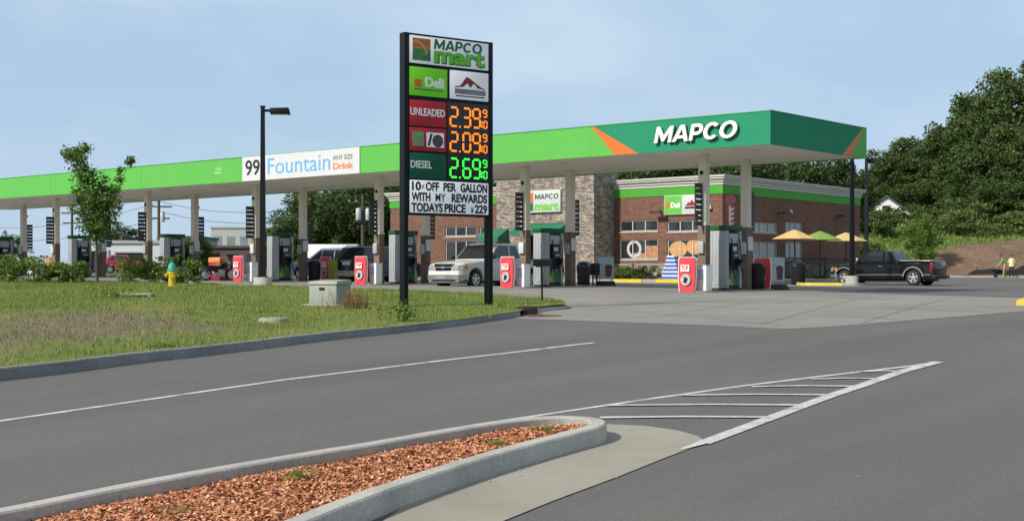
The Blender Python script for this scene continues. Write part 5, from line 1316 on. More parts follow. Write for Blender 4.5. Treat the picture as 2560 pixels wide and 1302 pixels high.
for px, py, h_, r_, lab in bl:
    Y_ = 49.0 if px != 462 and px != 420 else 48.0
    x = ptx(px, Y_); shrub('leafy_bush', lab, 'bushes along the back of the verge', (x, Y_, verge_h(x, Y_)-0.02), h_, r_, 1500, 0.05, leaf_bush, 45 if px in (88, 325, 378) else 12)

def weed_clump(name, label, px, py, n, spread, hmin, hmax, m, wleaf=0.03, off=0.13, cat='weed'):
    x0, y0, z0 = on_verge(px, py, off)
    t = thing(name, label, cat, (x0, y0, z0), 0)
    st_ = MB(); L = []
    for i in range(n):
        a = rng.uniform(0, 6.28); r_ = spread*abs(rng.normal(0, 0.5)); bx_, by_ = r_*math.cos(a), r_*math.sin(a)*0.6
        h_ = rng.uniform(hmin, hmax); tx, ty = bx_+rng.normal(0, 0.08), by_+rng.normal(0, 0.08)
        st_.tube([(bx_, by_, -0.03), (tx, ty, h_)], [0.006, 0.002], 4)
        k = max(4, int(h_*26)); f = rng.uniform(0.15, 1.0, k)
        L.append(np.stack([bx_+(tx-bx_)*f+rng.normal(0, 0.03, k), by_+(ty-by_)*f+rng.normal(0, 0.03, k), h_*f], 1))
    st_.build('stem', m, t)
    np_mesh('leaves', leaf_quads(np.concatenate(L), wleaf, 0.0, 0.35), 4, m, t)
weed_clump('tall_weeds', 'tall green weeds at the foot of the left sign post', 1008, 803, 34, 0.45, 0.18, 0.48, weed_m, 0.045)
weed_clump('tall_weeds', 'green weeds near the foot of the right sign post', 1260, 768, 16, 0.4, 0.1, 0.22, weed_m, 0.03)
weed_clump('dry_weeds', 'reddish brown dry weeds right of the transformer box', 888, 778, 90, 0.75, 0.2, 0.45, dry_m, 0.018)
weed_clump('dark_weeds', 'dark green weed patch in front of the slab cover', 285, 752, 70, 0.9, 0.10, 0.28, weed_m, 0.04)
weed_clump('kerb_weeds', 'dark weeds growing over the verge kerb', 405, 868, 50, 0.5, 0.03, 0.10, weed_m, 0.022)
weed_clump('verge_weeds', 'small dark weed clump in the middle of the verge', 472, 792, 22, 0.25, 0.06, 0.16, weed_m, 0.022)
weed_clump('thin_weeds', 'thin pale weeds beside the concrete ring', 660, 790, 26, 0.7, 0.15, 0.35, blade_m, 0.012)
weed_clump('kerb_weeds', 'small weeds along the verge kerb under the sign', 1190, 790, 14, 0.5, 0.03, 0.10, weed_m, 0.02)
# weeds in the mulch
def mulch_tuft(label, px, py, n, spread, hh):
    x0, y0 = hit(px, py, 0.1); z0 = mulch_h(x0, y0)
    t = thing('grass_tuft', label, 'weed', (x0, y0, z0))
    a = rng.uniform(0, 6.28, n); r_ = spread*np.abs(rng.normal(0, 0.5, n)); hgt = rng.uniform(0.4, 1.0, n)*hh
    C = np.stack([r_*np.cos(a), r_*np.sin(a), np.zeros(n)], 1); az = rng.uniform(0, 6.28, n); ln = rng.normal(0, 0.7, n)
    S = np.stack([-np.sin(az), np.cos(az), 0*az], 1)*0.0035; T = C+np.stack([np.cos(az)*hgt*ln, np.sin(az)*hgt*ln, hgt], 1)
    np_mesh('blades', np.stack([C-S, C+S, T], 1).reshape(-1, 3), 3, blade_m, t)
mulch_tuft('grass tuft in the middle of the mulch island', 745, 1208, 260, 0.17, 0.085)
mulch_tuft('green tuft by the right kerb of the mulch island', 1245, 1120, 260, 0.16, 0.07)
mulch_tuft('long strip of weeds by the kerb near the island nose', 1365, 1085, 200, 0.15, 0.07)
mulch_tuft('faint grass tuft near the lower edge of the mulch', 455, 1292, 120, 0.2, 0.06)
# crumbs of gravel on the gutter and road
mb = MB()
for px, py in ((1300, 1178), (1303, 1191), (1224, 1207), (1130, 1233), (1560, 1097), (1542, 1196), (1500, 1224), (1486, 922), (1714, 910), (2480, 923), (2145, 1192)):
    x, y = hit(px, py); z = g(x, y)+0.008 if px < 1545 and py > 1000 else g(x, y); s_ = rng.uniform(0.008, 0.014)
    mb.lathe([(s_*0.6, 0), (s_, s_*0.5), (s_*0.6, s_*1.1), (s_*0.1, s_*1.3)], x, y, z, 6)
o = mb.build('gravel_crumbs', gutter_concrete); o['kind'] = 'stuff'; o['label'] = 'small pale crumbs of gravel on gutter and road'; o['category'] = 'gravel'

# ------------------------------------------------------------------ vehicles
def wheel_parts(t, x, y, r, w, spokes=5, side=1):
    "wheel with its axle along y; side: direction of the outer face"
    wo = MB().lathe([(r*0.60, -w/2), (r*0.93, -w/2), (r, -w/2+0.03), (r, w/2-0.03), (r*0.93, w/2), (r*0.62, w/2), (r*0.585, w/2-0.03), (r*0.585, -w/2+0.03), (r*0.60, -w/2)], x, y, r, 28, 'y', cap=False).build('wheel', tyre_m, t, smooth_deg=35)
    mb = MB(); f = side*(w/2-0.02)
    mb.lathe([(r*0.575, f-side*0.08), (r*0.62, f), (r*0.62, f+side*0.022), (r*0.56, f+side*0.02), (r*0.54, f-side*0.05)], x, y, r, 24, 'y', cap=False)
    for k in range(spokes):
        a = 2*math.pi*k/spokes+0.3; c_, s_ = math.cos(a), math.sin(a)
        p0 = Vector((c_*r*0.08, 0, s_*r*0.08)); p1 = Vector((c_*r*0.56, 0, s_*r*0.56)); n_ = Vector((-s_, 0, c_))*r*0.115
        ya, yb = y+f-side*0.05, y+f+side*0.004
        q = [p0-n_, p0+n_, p1+n_*1.3, p1-n_*1.3]
        mb.hexa([(x+v.x, ya, r+v.z) for v in q], [(x+v.x, yb, r+v.z) for v in q])
    mb.lathe([(r*0.16, f-side*0.05), (r*0.16, f+side*0.012), (r*0.08, f+side*0.02)], x, y, r, 12, 'y')
    mb.build('rim', rim_m, wo, smooth_deg=35)
    MB().lathe([(r*0.56, f-side*0.09), (r*0.56, f-side*0.085)], x, y, r, 20, 'y').build('brake_disc', ink, wo)

def body_shell(xs, top, hw, bottom, arches, crown=0.05, tuck=0.06):
    "rings along x: flat sides with a rounded shoulder, belly lifted over the wheels"
    rings = []
    for x in xs:
        zt_, w = top(x), hw(x); zb_ = bottom
        for ax, ar, az_ in arches:
            d = abs(x-ax)
            if d < ar: zb_ = max(zb_, az_+math.sqrt(max(ar*ar-d*d, 0)))
        zb_ = min(zb_, zt_-0.12)
        zm = zb_+(zt_-zb_)*0.62
        rings.append([(x, -w+tuck, zb_), (x, -w+0.012, zb_+0.02), (x, -w, zm), (x, -w+0.03, zt_-crown*0.9), (x, -w+0.12, zt_), (x, w-0.12, zt_), (x, w-0.03, zt_-crown*0.9), (x, w, zm), (x, w-0.012, zb_+0.02), (x, w-tuck, zb_)])
    return rings
def lin(pts):
    X = [p[0] for p in pts]; Yv = [p[1] for p in pts]
    return lambda x: float(np.interp(x, X, Yv))

def pickup(name, label, paint, L, H, W, wb, fo, r, loc, rz, cabx, bedx, hood_h, bed_h, trim=None, spokes=5, liner=darkp, ext=0.0, bumper=None):
    """x forward, front axle at x = 0; fo: front overhang; cabx: (windscreen foot, roof front, roof rear, back foot)"""
    t = thing(name, label, 'pickup truck', loc, rz)
    x1 = fo; x0 = fo-L; w = W/2; ra = r*1.22
    top = lin([(x0, bed_h), (bedx, bed_h), (bedx+0.02, bed_h+0.02), (cabx[0], hood_h), (x1-0.40, hood_h-0.10), (x1-0.12, hood_h-0.17), (x1, hood_h-0.30)])
    hw = lin([(x0, w-0.03), (x0+0.3, w), (x1-0.7, w), (x1-0.15, w-0.07), (x1, w-0.15)])
    xs = sorted(set(list(np.linspace(x0, x1, 40)) + list(np.linspace(-ra, ra, 17)) + list(np.linspace(-wb-ra, -wb+ra, 17)) + [bedx, bedx+0.02, bedx-0.02]))
    body = MB().loft(body_shell(xs, top, hw, r*0.82, ((0, ra, r), (-wb, ra, r)))).build('body', paint, t, smooth_deg=32)
    # bed well let into the top
    MB().box(x0+0.09, bedx-0.06, -w+0.16, w-0.16, bed_h-0.004, bed_h+0.004).build('bed_floor', liner, t)
    mb = MB()
    for s in (-1, 1): mb.box(x0+0.03, bedx-0.03, s*(w-0.09)-0.05, s*(w-0.09)+0.05, bed_h, bed_h+0.05)
    mb.box(x0+0.02, x0+0.10, -w+0.14, w-0.14, bed_h, bed_h+0.05)
    mb.build('bed_rail', paint, t, bevel=0.012)
    zc0 = hood_h-0.03; wi = w-0.05; wt = w-0.125
    a, b, c, d = cabx
    xm = lambda f: a+(b-a)*f
    rings = []
    for f in (0, 0.25, 0.5, 0.75, 0.94, 1.0):
        z = zc0+(H-zc0)*f; ww = wi+(wt-wi)*f - (0.06 if f == 1 else 0); xf = a+(b-a)*f-(0.10 if f == 1 else 0); xr = d+(c-d)*f+(0.08 if f == 1 else 0)
        rings.append([(xf-0.02, -ww*0.86, z), (xf, 0, z), (xf-0.02, ww*0.86, z), (xf-0.12, ww, z), (xr+0.05, ww, z), (xr, ww*0.92, z), (xr, -ww*0.92, z), (xr+0.05, -ww, z), (xf-0.12, -ww, z)])
    cab = MB().loft(rings).build('cab', paint, t, smooth_deg=45)
    def at(f, x_off, s, out=0.008): z = zc0+(H-zc0)*f; return z, s*(wi+(wt-wi)*f+out)
    # windscreen and rear glass
    def slab(P, nrm, m, name_, par=t):
        n_ = Vector(nrm).normalized()*0.012; mbq = MB(); mbq.hexa([tuple(Vector(q)) for q in P], [tuple(Vector(q)+n_) for q in P]); return mbq.build(name_, m, par)
    f0, f1 = 0.10, 0.90
    zz = lambda f: zc0+(H-zc0)*f; wf = lambda f: wi+(wt-wi)*f
    xf = lambda f: a+(b-a)*f; xr = lambda f: d+(c-d)*f
    slab([(xf(f0)-0.012, -wf(f0)*0.84, zz(f0)), (xf(f0)-0.012, wf(f0)*0.84, zz(f0)), (xf(f1)-0.012, wf(f1)*0.84, zz(f1)), (xf(f1)-0.012, -wf(f1)*0.84, zz(f1))], (H-zc0, 0, a-b), glass, 'windshield')
    slab([(xr(f0)+0.004, -wf(f0)*0.82, zz(f0+.08)), (xr(f0)+0.004, wf(f0)*0.82, zz(f0+.08)), (xr(f1)+0.004, wf(f1)*0.82, zz(f1)), (xr(f1)+0.004, -wf(f1)*0.82, zz(f1))], (-1, 0, 0.1), glass, 'rear_window')
    for s in (-1, 1):
        bx0 = d+0.22; xmid = d+ext if ext else None
        def side(xa_b, xa_t, xb_b, xb_t, nm):
            slab([(xa_b, s*(wf(f0)-0.002), zz(f0+0.04)), (xb_b, s*(wf(f0)-0.002), zz(f0+0.04)), (xb_t, s*(wf(f1)-0.002), zz(f1-0.03)), (xa_t, s*(wf(f1)-0.002), zz(f1-0.03))], (0, s, 0.25), glass, nm)
        fr_b, fr_t = xf(f0)-0.22, xf(f1)-0.16
        if xmid: side(xmid+0.05, xmid+0.05, fr_b, fr_t, 'side_window'); side(bx0-0.04, c+0.16, xmid-0.05, xmid-0.05, 'side_window')
        else: side(bx0, c+0.14, fr_b, fr_t, 'side_window')
        # door seam, handle, mirror
        mb = MB(); ys = s*(w+0.001)
        for xx in ((a-0.10), (xmid or d+0.15)): mb.box(xx-0.008, xx+0.008, min(ys, ys-s*0.03), max(ys, ys-s*0.03)+0.0015, r*1.0, hood_h-0.05)
        mb.build('door_seam', ink, body)
        mb = MB(); mb.box((xmid or d+0.3)+0.08, (xmid or d+0.3)+0.24, min(ys, ys+s*0.025), max(ys, ys+s*0.025), hood_h-0.20, hood_h-0.165); mb.build('door_handle', trim or darkp, body)
        mb = MB(); yo = s*(w+0.13); mb.box(a-0.32, a-0.22, min(yo-0.08, yo+0.08), max(yo-0.08, yo+0.08), hood_h+0.04, hood_h+0.21); mb.box(a-0.30, a-0.25, min(s*(wi-0.02), yo), max(s*(wi-0.02), yo), hood_h+0.05, hood_h+0.09); mb.build('mirror', darkp if trim is None else trim, t, bevel=0.02)
        if trim is not None and bumper is None:
            mb = MB(); ys2 = s*(w+0.004); mb.box(-wb+ra+0.05, -ra-0.05, min(ys2, ys2+s*0.012), max(ys2, ys2+s*0.012), r*1.32, r*1.42); mb.box(x0+0.06, -wb-ra-0.03, min(ys2, ys2+s*0.012), max(ys2, ys2+s*0.012), r*1.32, r*1.42); mb.build('side_moulding', chrome, t)
            for ax in (0, -wb):
                mb = MB(); ri = []; 
                for k in range(15):
                    th = math.pi*(0.03+0.94*k/14); cs, sn = math.cos(th), math.sin(th)
                    ri.append([(ax+ra*cs, s*(w-0.03), r+ra*sn), (ax+ra*cs, s*(w+0.02), r+ra*sn), (ax+(ra+0.075)*cs, s*(w+0.02), r+(ra+0.075)*sn), (ax+(ra+0.075)*cs, s*(w-0.03), r+(ra+0.075)*sn)])
                mb.loft(ri); mb.build('wheel_arch_trim', chrome, t, smooth_deg=40)
        for ax in (0, -wb): wheel_parts(t, ax, s*(w-0.15), r, 0.25, spokes, s)
        # lights
        mb = MB(); hl = hood_h-0.22; mb.hexa([(x1+0.022, s*(w-0.50), hl-0.21), (x1+0.016, s*(w-0.17), hl-0.21), (x1-0.16, s*(w-0.045), hl-0.21), (x1-0.25, s*(w-0.40), hl-0.21)][::s], [(x1-0.005, s*(w-0.49), hl), (x1-0.02, s*(w-0.19), hl), (x1-0.20, s*(w-0.05), hl), (x1-0.30, s*(w-0.40), hl)][::s]); mb.build('headlight', lampglass, t)
        mb = MB(); mb.box(x1-0.40, x1-0.25, min(s*(w-0.10), s*(w-0.022)), max(s*(w-0.10), s*(w-0.022)), hl-0.19, hl-0.02); mb.build('turn_signal', amber, t)
        mb = MB(); yy_ = s*(w-0.09); mb.box(x0-0.015, x0+0.10, yy_-0.08, yy_+0.085, bed_h-0.48, bed_h-0.06); mb.build('taillight', tail_red, t, bevel=0.015)
    # grille, bumpers, tailgate
    gr = MB(); gr.hexa([(x1-0.10, -w+0.56, hood_h-0.45), (x1+0.02, -w+0.56, hood_h-0.45), (x1+0.02, w-0.56, hood_h-0.45), (x1-0.10, w-0.56, hood_h-0.45)], [(x1-0.14, -w+0.47, hood_h-0.17), (x1-0.02, -w+0.47, hood_h-0.17), (x1-0.02, w-0.47, hood_h-0.17), (x1-0.14, w-0.47, hood_h-0.17)]); gr.build('grille', grille_m, t, bevel=0.015)
    mb = MB()
    mb.box(x1+0.012, x1+0.026, -w+0.56, w-0.56, hood_h-0.325, hood_h-0.305)
    mb.box(x1+0.01, x1+0.034, -0.10, 0.10, hood_h-0.36, hood_h-0.27); mb.build('grille_bar', chrome, t)
    mb = MB(); pts = [(x1-0.30, -w-0.0), (x1+0.03, -w+0.14), (x1+0.12, -w+0.45), (x1+0.14, 0), (x1+0.12, w-0.45), (x1+0.03, w-0.14), (x1-0.30, w)]
    mb.loft([[(x, y, r*0.98), (x+0.005, y*1.0, r*1.48), (x-0.10, y*0.97, r*1.5), (x-0.10, y*0.97, r*0.98)] for x, y in pts]); mb.build('front_bumper', chrome, t, smooth_deg=35)
    MB().box(x1+0.13, x1+0.15, -0.26, 0.26, r*1.10, r*1.38).build('licence_plate', mat('plate_blue_grey', (0.22, 0.25, 0.30), 0.5), t)
    mb = MB(); mb.loft([[(x, y, r*0.60), (x+0.0, y, r*0.97), (x-0.15, y*0.96, r*0.97), (x-0.15, y*0.96, r*0.6)] for x, y in [(x1-0.32, -w+0.02), (x1-0.02, -w+0.16), (x1+0.06, 0), (x1-0.02, w-0.16), (x1-0.32, w-0.02)]]); mb.build('valance', mat('valance_grey', (0.10, 0.10, 0.10), 0.6), t, smooth_deg=35)
    mb = MB(); mb.box(x0-0.02, x0-0.001, -w+0.20, w-0.20, r*1.35, bed_h+0.02); tg = mb.build('tailgate', paint, t, bevel=0.01)
    MB().box(x0-0.032, x0-0.0205, -0.13, 0.13, bed_h-0.22, bed_h-0.14).build('tailgate_handle', darkp, tg)
    MB().box(x0-0.17, x0+0.02, -w+0.03, w-0.03, r*0.90, r*1.28).build('rear_bumper', bumper or darkp, t, bevel=0.03)
    MB().box(x0+0.3, x1-0.5, -w+0.25, w-0.25, r*0.55, r*0.9).build('chassis', ink, t)
    return t
car_black = mat('paint_black', (0.006, 0.006, 0.007), 0.16, var=0.1, coat=0.3, spec=0.35)
car_white = mat('paint_white_car', (0.62, 0.61, 0.585), 0.3, var=0.03, coat=0.8)
car_blue = mat('paint_navy', (0.011, 0.014, 0.036), 0.2, var=0.1, coat=0.4, spec=0.4)
car_lblue = mat('paint_blue', (0.10, 0.17, 0.30), 0.3, var=0.1, coat=0.8)

HU = math.atan2(-AX.y, -AX.x)          # heading to the left along the fronts
HV = math.atan2(AY.y, AY.x)            # heading to the back
# black pickup: near rear wheel at (2284, 708)
Yb = 62.0; W_ = 1.82; wb_ = 3.62; KS = 0.945
hd_v = -AX; lf = Vector((-hd_v.y, hd_v.x))
cpt = Vector((ptx(2284, Yb), Yb)) + hd_v*wb_*KS - lf*(W_/2-0.1)*KS
bk = pickup('pickup_truck', 'black extended cab pickup with chrome trim parked beside the store patio', car_black, 5.35, 1.69, W_, wb_, 0.78, 0.385, (cpt.x, cpt.y, g(ptx(2284, Yb), Yb)-0.0), HU, (-0.52, -1.28, -2.42, -2.72), -2.76, 1.13, 1.15, trim=chrome, ext=0.62); bk.scale = (KS, KS, KS)
mb = MB(); mb.box(-4.5, -2.80, -0.62, 0.62, 1.155, 1.225)
mb.build('bed_cover', mat('cover_pale', (0.55, 0.53, 0.50), 0.6), bk, bevel=0.03)
# white pickup between the islands, nose to the road
Yw = 55.0; hv = -AY; lf = Vector((-hv.y, hv.x)); Ww = 1.98
cpt = Vector((ptx(1187, Yw), Yw)) - lf*(Ww/2-0.1)
pickup('pickup_truck', 'white extended cab pickup facing out between the pumps behind the sign', car_white, 5.7, 1.86, Ww, 3.65, 0.92, 0.375, (cpt.x, cpt.y, pz(721, Yw)), HV+math.pi, (-0.62, -1.42, -2.75, -3.0), -3.05, 1.17, 1.14, bumper=gray, ext=0.85, trim=None)

def car(name, label, paint, L, H, W, wb, fo, r, loc, rz, prof, hood_h, cat='car', suv=False, bump=None):
    t = thing(name, label, cat, loc, rz)
    x1, x0, w, ra = fo, fo-L, W/2, r*1.18
    top = lin([(x0, hood_h+0.0), (prof[0], hood_h+0.02), (x1-0.3, hood_h-0.1), (x1, hood_h-0.28)])
    hw = lin([(x0, w-0.10), (x0+0.4, w), (x1-0.7, w), (x1, w-0.2)])
    xs = sorted(set(list(np.linspace(x0, x1, 36)) + list(np.linspace(-ra, ra, 13)) + list(np.linspace(-wb-ra, -wb+ra, 13))))
    MB().loft(body_shell(xs, top, hw, r*0.7, ((0, ra, r), (-wb, ra, r)))).build('body', paint, t, smooth_deg=32)
    a, b, c, d = prof; zc0 = hood_h-0.03; wi, wt = w-0.05, w-0.22; rings = []
    for f in (0, 0.3, 0.6, 0.93, 1.0):
        z = zc0+(H-zc0)*f; ww = wi+(wt-wi)*f-(0.08 if f == 1 else 0); xf = a+(b-a)*f-(0.12 if f == 1 else 0); xr = d+(c-d)*f+(0.10 if f == 1 else 0)
        rings.append([(xf, -ww*0.85, z), (xf, ww*0.85, z), (xf-0.15, ww, z), (xr+0.12, ww, z), (xr, ww*0.85, z), (xr, -ww*0.85, z), (xr+0.12, -ww, z), (xf-0.15, -ww, z)])
    MB().loft(rings).build('cabin', paint, t, smooth_deg=45)
    zz = lambda f: zc0+(H-zc0)*f; wf = lambda f: wi+(wt-wi)*f; xf = lambda f: a+(b-a)*f; xr = lambda f: d+(c-d)*f
    def slab(P, nrm, m, nm): n_ = Vector(nrm).normalized()*0.012; q = MB(); q.hexa([tuple(Vector(p_)) for p_ in P], [tuple(Vector(p_)+n_) for p_ in P]); q.build(nm, m, t)
    slab([(xf(.12), -wf(.12)*.8, zz(.12)), (xf(.12), wf(.12)*.8, zz(.12)), (xf(.88), wf(.88)*.8, zz(.88)), (xf(.88), -wf(.88)*.8, zz(.88))], (H-zc0, 0, a-b), glass, 'windshield')
    slab([(xr(.12), -wf(.12)*.8, zz(.12)), (xr(.12), wf(.12)*.8, zz(.12)), (xr(.88), wf(.88)*.8, zz(.88)), (xr(.88), -wf(.88)*.8, zz(.88))], (-(H-zc0), 0, c-d+0.05), glass, 'rear_window')
    for s in (-1, 1):
        xa, xb = d+0.28, a-0.30; m1 = xa+(xb-xa)*0.36; m2 = xa+(xb-xa)*0.68
        for p0, p1 in ((xa, m1-0.04), (m1+0.04, m2-0.04), (m2+0.04, xb)):
            sh = lambda x, f: x + ((b-a)*f*0.9 if x == xb else ((c-d)*f*0.9 if x == xa else 0))
            slab([(sh(p0, .14), s*(wf(.14)-.002), zz(.14)), (sh(p1, .14), s*(wf(.14)-.002), zz(.14)), (sh(p1, .84), s*(wf(.84)-.002), zz(.84)), (sh(p0, .84), s*(wf(.84)-.002), zz(.84))], (0, s, .25), glass, 'side_window')
        for ax in (0, -wb): wheel_parts(t, ax, s*(w-0.14), r, 0.22, 5, s)
        mb = MB(); yy_ = s*(w-0.16); mb.box(x0-0.012, x0+0.12, yy_-0.10, yy_+0.09, hood_h-0.32, hood_h-0.06); mb.build('taillight', tail_red, t, bevel=0.02)
        mb = MB(); yy_ = s*(w-0.38); mb.box(x1-0.16, x1+0.005, yy_-0.17, yy_+0.17, hood_h-0.42, hood_h-0.27); mb.build('headlight', lampglass, t, bevel=0.02)
        mb = MB(); yo = s*(w+0.09); mb.box(a-0.42, a-0.32, yo-0.08, yo+0.08, hood_h+0.03, hood_h+0.16); mb.build('mirror', paint, t, bevel=0.03)
    MB().box(x0-0.10, x0+0.05, -w+0.10, w-0.10, r*0.85, r*1.6).build('rear_bumper', bump or paint, t, bevel=0.04)
    MB().box(x1-0.08, x1+0.08, -w+0.18, w-0.18, r*0.7, r*1.4).build('front_bumper', bump or paint, t, bevel=0.04)
    mb = MB(); mb.box(x0-0.02, x0-0.001, -0.27, 0.27, hood_h-0.24, hood_h-0.10); mb.build('licence_plate', white, t)
    mb = MB(); mb.box(x0-0.025, x0-0.001, -0.42, 0.42, hood_h-0.085, hood_h-0.03); mb.build('rear_trim', chrome, t)
    if suv:
        mb = MB()
        for s in (-1, 1): mb.tube([(b-0.3, s*(wt-0.08), H+0.05), (c+0.2, s*(wt-0.08), H+0.05)], 0.02, 5)
        mb.build('roof_rack', darkp, t)
    return t
Ys = 65.0; rl = Vector((ptx(833, Ys), Ys)); hv = AY
lf = Vector((-hv.y, hv.x)); Ws = 1.84
axl = rl + hv*(0.95+2.7) - lf*(Ws/2)
car('parked_suv', 'dark blue sport utility vehicle parked with its rear to the road', car_blue, 4.5, 1.72, Ws, 2.7, 0.85, 0.36, (axl.x, axl.y, pz(706, Ys)), HV, (-0.55, -1.15, -3.30, -3.62), 1.08, suv=True, bump=mat('bumper_beige', (0.30, 0.28, 0.24), 0.5))
Yv = 76.0; car('parked_van', 'pale blue minivan half hidden left of the dark blue car', car_lblue, 4.5, 1.74, 1.8, 2.7, 0.9, 0.33, (ptx(772, Yv), Yv, pz(690, Yv)-0.2), HU+0.2, (-0.35, -1.3, -3.2, -3.55), 1.05, cat='van')
Yv = 95.0; car('parked_car', 'dark blue parked car beside the white trailer', car_blue, 4.4, 1.46, 1.76, 2.6, 0.9, 0.32, (ptx(880, Yv), Yv, pz(690, Yv)-0.22), HU, (-0.6, -1.25, -2.6, -3.2), 0.95)
tr_ = thing('white_trailer', 'long white box trailer far behind the pumps', 'trailer', (ptx(830, 102), 102, pz(696, 102)), R(2))
MB().box(-2.3, 2.0, -1.1, 1.1, 0.55, 2.55).build('box', letter_white, tr_, bevel=0.05)
MB().box(-2.25, 1.95, -1.0, 1.0, 0.42, 0.548).build('chassis', darkp, tr_)
for s in (-1, 1):
    for xx in (-0.6, 0.2): MB().lathe([(0.2, s*1.12-0.1), (0.34, s*1.12-0.1), (0.34, s*1.12+0.1), (0.2, s*1.12+0.1)], xx, 0, 0.34, 16, 'y').build('wheel', tyre_m, tr_)

# things standing between the pumps left of the first red sign
q = cl(-32.2, 3.2); rc = thing('red_drink_cooler', 'red cooler with an orange top between the pumps at left', 'cooler', (*q, g(*q)), AZ+0.2)
MB().box(-0.36, 0.36, -0.33, 0.33, 0.0, 0.86).build('body', mat('cooler_red', (0.30, 0.02, 0.035), 0.4, var=0.2), rc, bevel=0.03)
MB().box(-0.38, 0.38, -0.35, 0.35, 0.862, 1.14).build('top', mat('cooler_orange', (0.62, 0.25, 0.08), 0.5, var=0.15), rc, bevel=0.06)
MB().box(-0.2, 0.1, -0.337, -0.328, 0.35, 0.65).build('label', mat('pink_label', (0.55, 0.32, 0.34), 0.5, var=0.3, scale=8), rc)
q = cl(-32.9, 2.2); bb2 = make_bin('black bin with a white box on it left of the red cooler', m=darkp); bb2.location = (*q, g(*q)); bb2.scale = (1, 1, 0.8)
q = cl(-31.4, 2.6); mo = thing('motorcycle', 'dark parked motorcycle left of the first red sign', 'motorcycle', (*q, g(*q)), AZ+R(75))
for xx in (-0.66, 0.66):
    wv = MB(); ring = []
    for k in range(21):
        a = 2*math.pi*k/20; ring.append((xx+0.28*math.cos(a), 0, 0.32+0.28*math.sin(a)))
    wv.tube(ring, 0.045, 6, cap=False); wq = wv.build('wheel', tyre_m, mo, smooth_deg=60)
    MB().lathe([(0.05, -0.05), (0.2, -0.012), (0.2, 0.012), (0.05, 0.05)], xx, 0, 0.32, 14, 'y').build('rim', rim_m, wq)
mb = MB(); mb.tube([(0.66, 0, 0.32), (0.48, 0, 0.72), (0.40, 0, 0.95)], 0.03, 6); mb.tube([(0.40, -0.33, 1.02), (0.44, 0, 0.96), (0.40, 0.33, 1.02)], 0.018, 6); mb.build('fork', chrome, mo)
mb = MB(); mb.loft([[(x, -w_, z0_), (x, w_, z0_), (x, w_*0.8, z1_), (x, -w_*0.8, z1_)] for x, w_, z0_, z1_ in ((-0.78, 0.06, 0.66, 0.74), (-0.45, 0.13, 0.60, 0.74), (0.0, 0.13, 0.56, 0.72), (0.14, 0.15, 0.58, 0.86), (0.36, 0.12, 0.66, 0.90), (0.44, 0.06, 0.72, 0.86))]); mb.build('tank_and_seat', car_black, mo, bevel=0.02)
mb = MB(); mb.box(-0.24, 0.26, -0.14, 0.14, 0.20, 0.54); mb.build('engine', gray, mo, bevel=0.05)
mb = MB(); mb.lathe([(0.09, 0.0), (0.10, 0.05), (0.07, 0.14), (0.02, 0.15)], 0.46, 0, 0.84, 12, 'x'); mb.build('headlight', lampglass, mo)
mb = MB(); mb.tube([(0.2, -0.15, 0.25), (-0.3, -0.17, 0.22), (-0.8, -0.18, 0.30)], [0.03, 0.035, 0.045], 6); mb.build('exhaust', chrome, mo)
mb = MB(); mb.tube([(-0.7, -0.19, 0.60), (-0.15, -0.19, 0.50)], 0.09, 6); mb.build('pannier', darkp, mo)
q = cl(-45.6, 1.0); sb2 = thing('white_signboard', 'small white board standing among the bushes left of the tree', 'sign', (*q, g(*q)), AZ)
MB().box(-0.3, 0.3, -0.02, 0.02, 0.25, 1.0).build('board', letter_white, sb2, bevel=0.01)
mb = MB()
for s in (-0.26, 0.26): mb.box(s-0.02, s+0.02, -0.02, 0.02, 0, 0.248)
mb.build('leg', darkp, sb2)
q = cl(-46.2, 2.6); ob = thing('orange_drum', 'faded orange barrel behind the left bushes', 'barrel', (*q, g(*q)), AZ)
MB().lathe([(0.28, 0), (0.29, 0.3), (0.30, 0.32), (0.29, 0.36), (0.29, 0.66), (0.30, 0.68), (0.29, 0.72), (0.28, 1.1)], n=18).build('drum', mat('drum_orange', (0.50, 0.20, 0.07), 0.6, var=0.25), ob, smooth_deg=50)
MB().lathe([(0.275, 1.101), (0.275, 1.12)], n=18).build('drum_top', mat('drum_tan', (0.42, 0.28, 0.15), 0.6), ob)

# ------------------------------------------------------------------ bank and wooded hill at the right
def hill_h(x, y):
    d = y-106.8
    return g(x, y) + ((3.3*smooth(0.3, 15, d) + 0.07*max(0.0, min(d, 95)-12))*smooth(9, 24, x) + (0.25*math.sin(x*0.35)*math.sin(y*0.4)*smooth(2, 8, d))) - 0.12
hill_m = ramp_mat('hill_grass', [(0.32, (0.06, 0.095, 0.022)), (0.5, (0.10, 0.125, 0.03)), (0.62, (0.15, 0.155, 0.05)), (0.75, (0.16, 0.13, 0.06))], 0.35, rough=0.95, fine=0.35, fscale=4, bump=0.4, bscale=6)
struct(sheet('hillside', [(4, 104.5), (95, 104.5), (110, 240), (4, 240)], 0, hill_m, 2.2, zf=hill_h))
dirt_poly = [(31.5, 107.6), (68, 107.6), (68, 123.8), (60, 124.4), (54, 122.6), (49, 122.4), (45, 120.6), (41, 119.6), (38, 117.0), (35, 114.6), (33, 111)]
struct(sheet('dirt_bank', dirt_poly, 0, dirt, 1.1, zf=lambda x, y: hill_h(x, y)+0.20+0.10*math.sin(x*1.1)*math.sin(y*0.9+x)))
hp = [(22, 107.2), (80, 107.2), (84, 150), (22, 150)]
blades(hp, 42000, 0.16, 0.5, 0.05, weed_m, 'bank_weeds', 'rank green weeds covering the bank behind the lot', hill_h, lambda X, Y: np.where(inside_poly(X, Y, dirt_poly), 0.015, np.where(Y > 113, 0.9, np.where(X < 33, 0.7, 0.15))), 0.45)
hk = MB()
kp = [Vector((22+1.5*i, 107.0)) for i in range(32)]
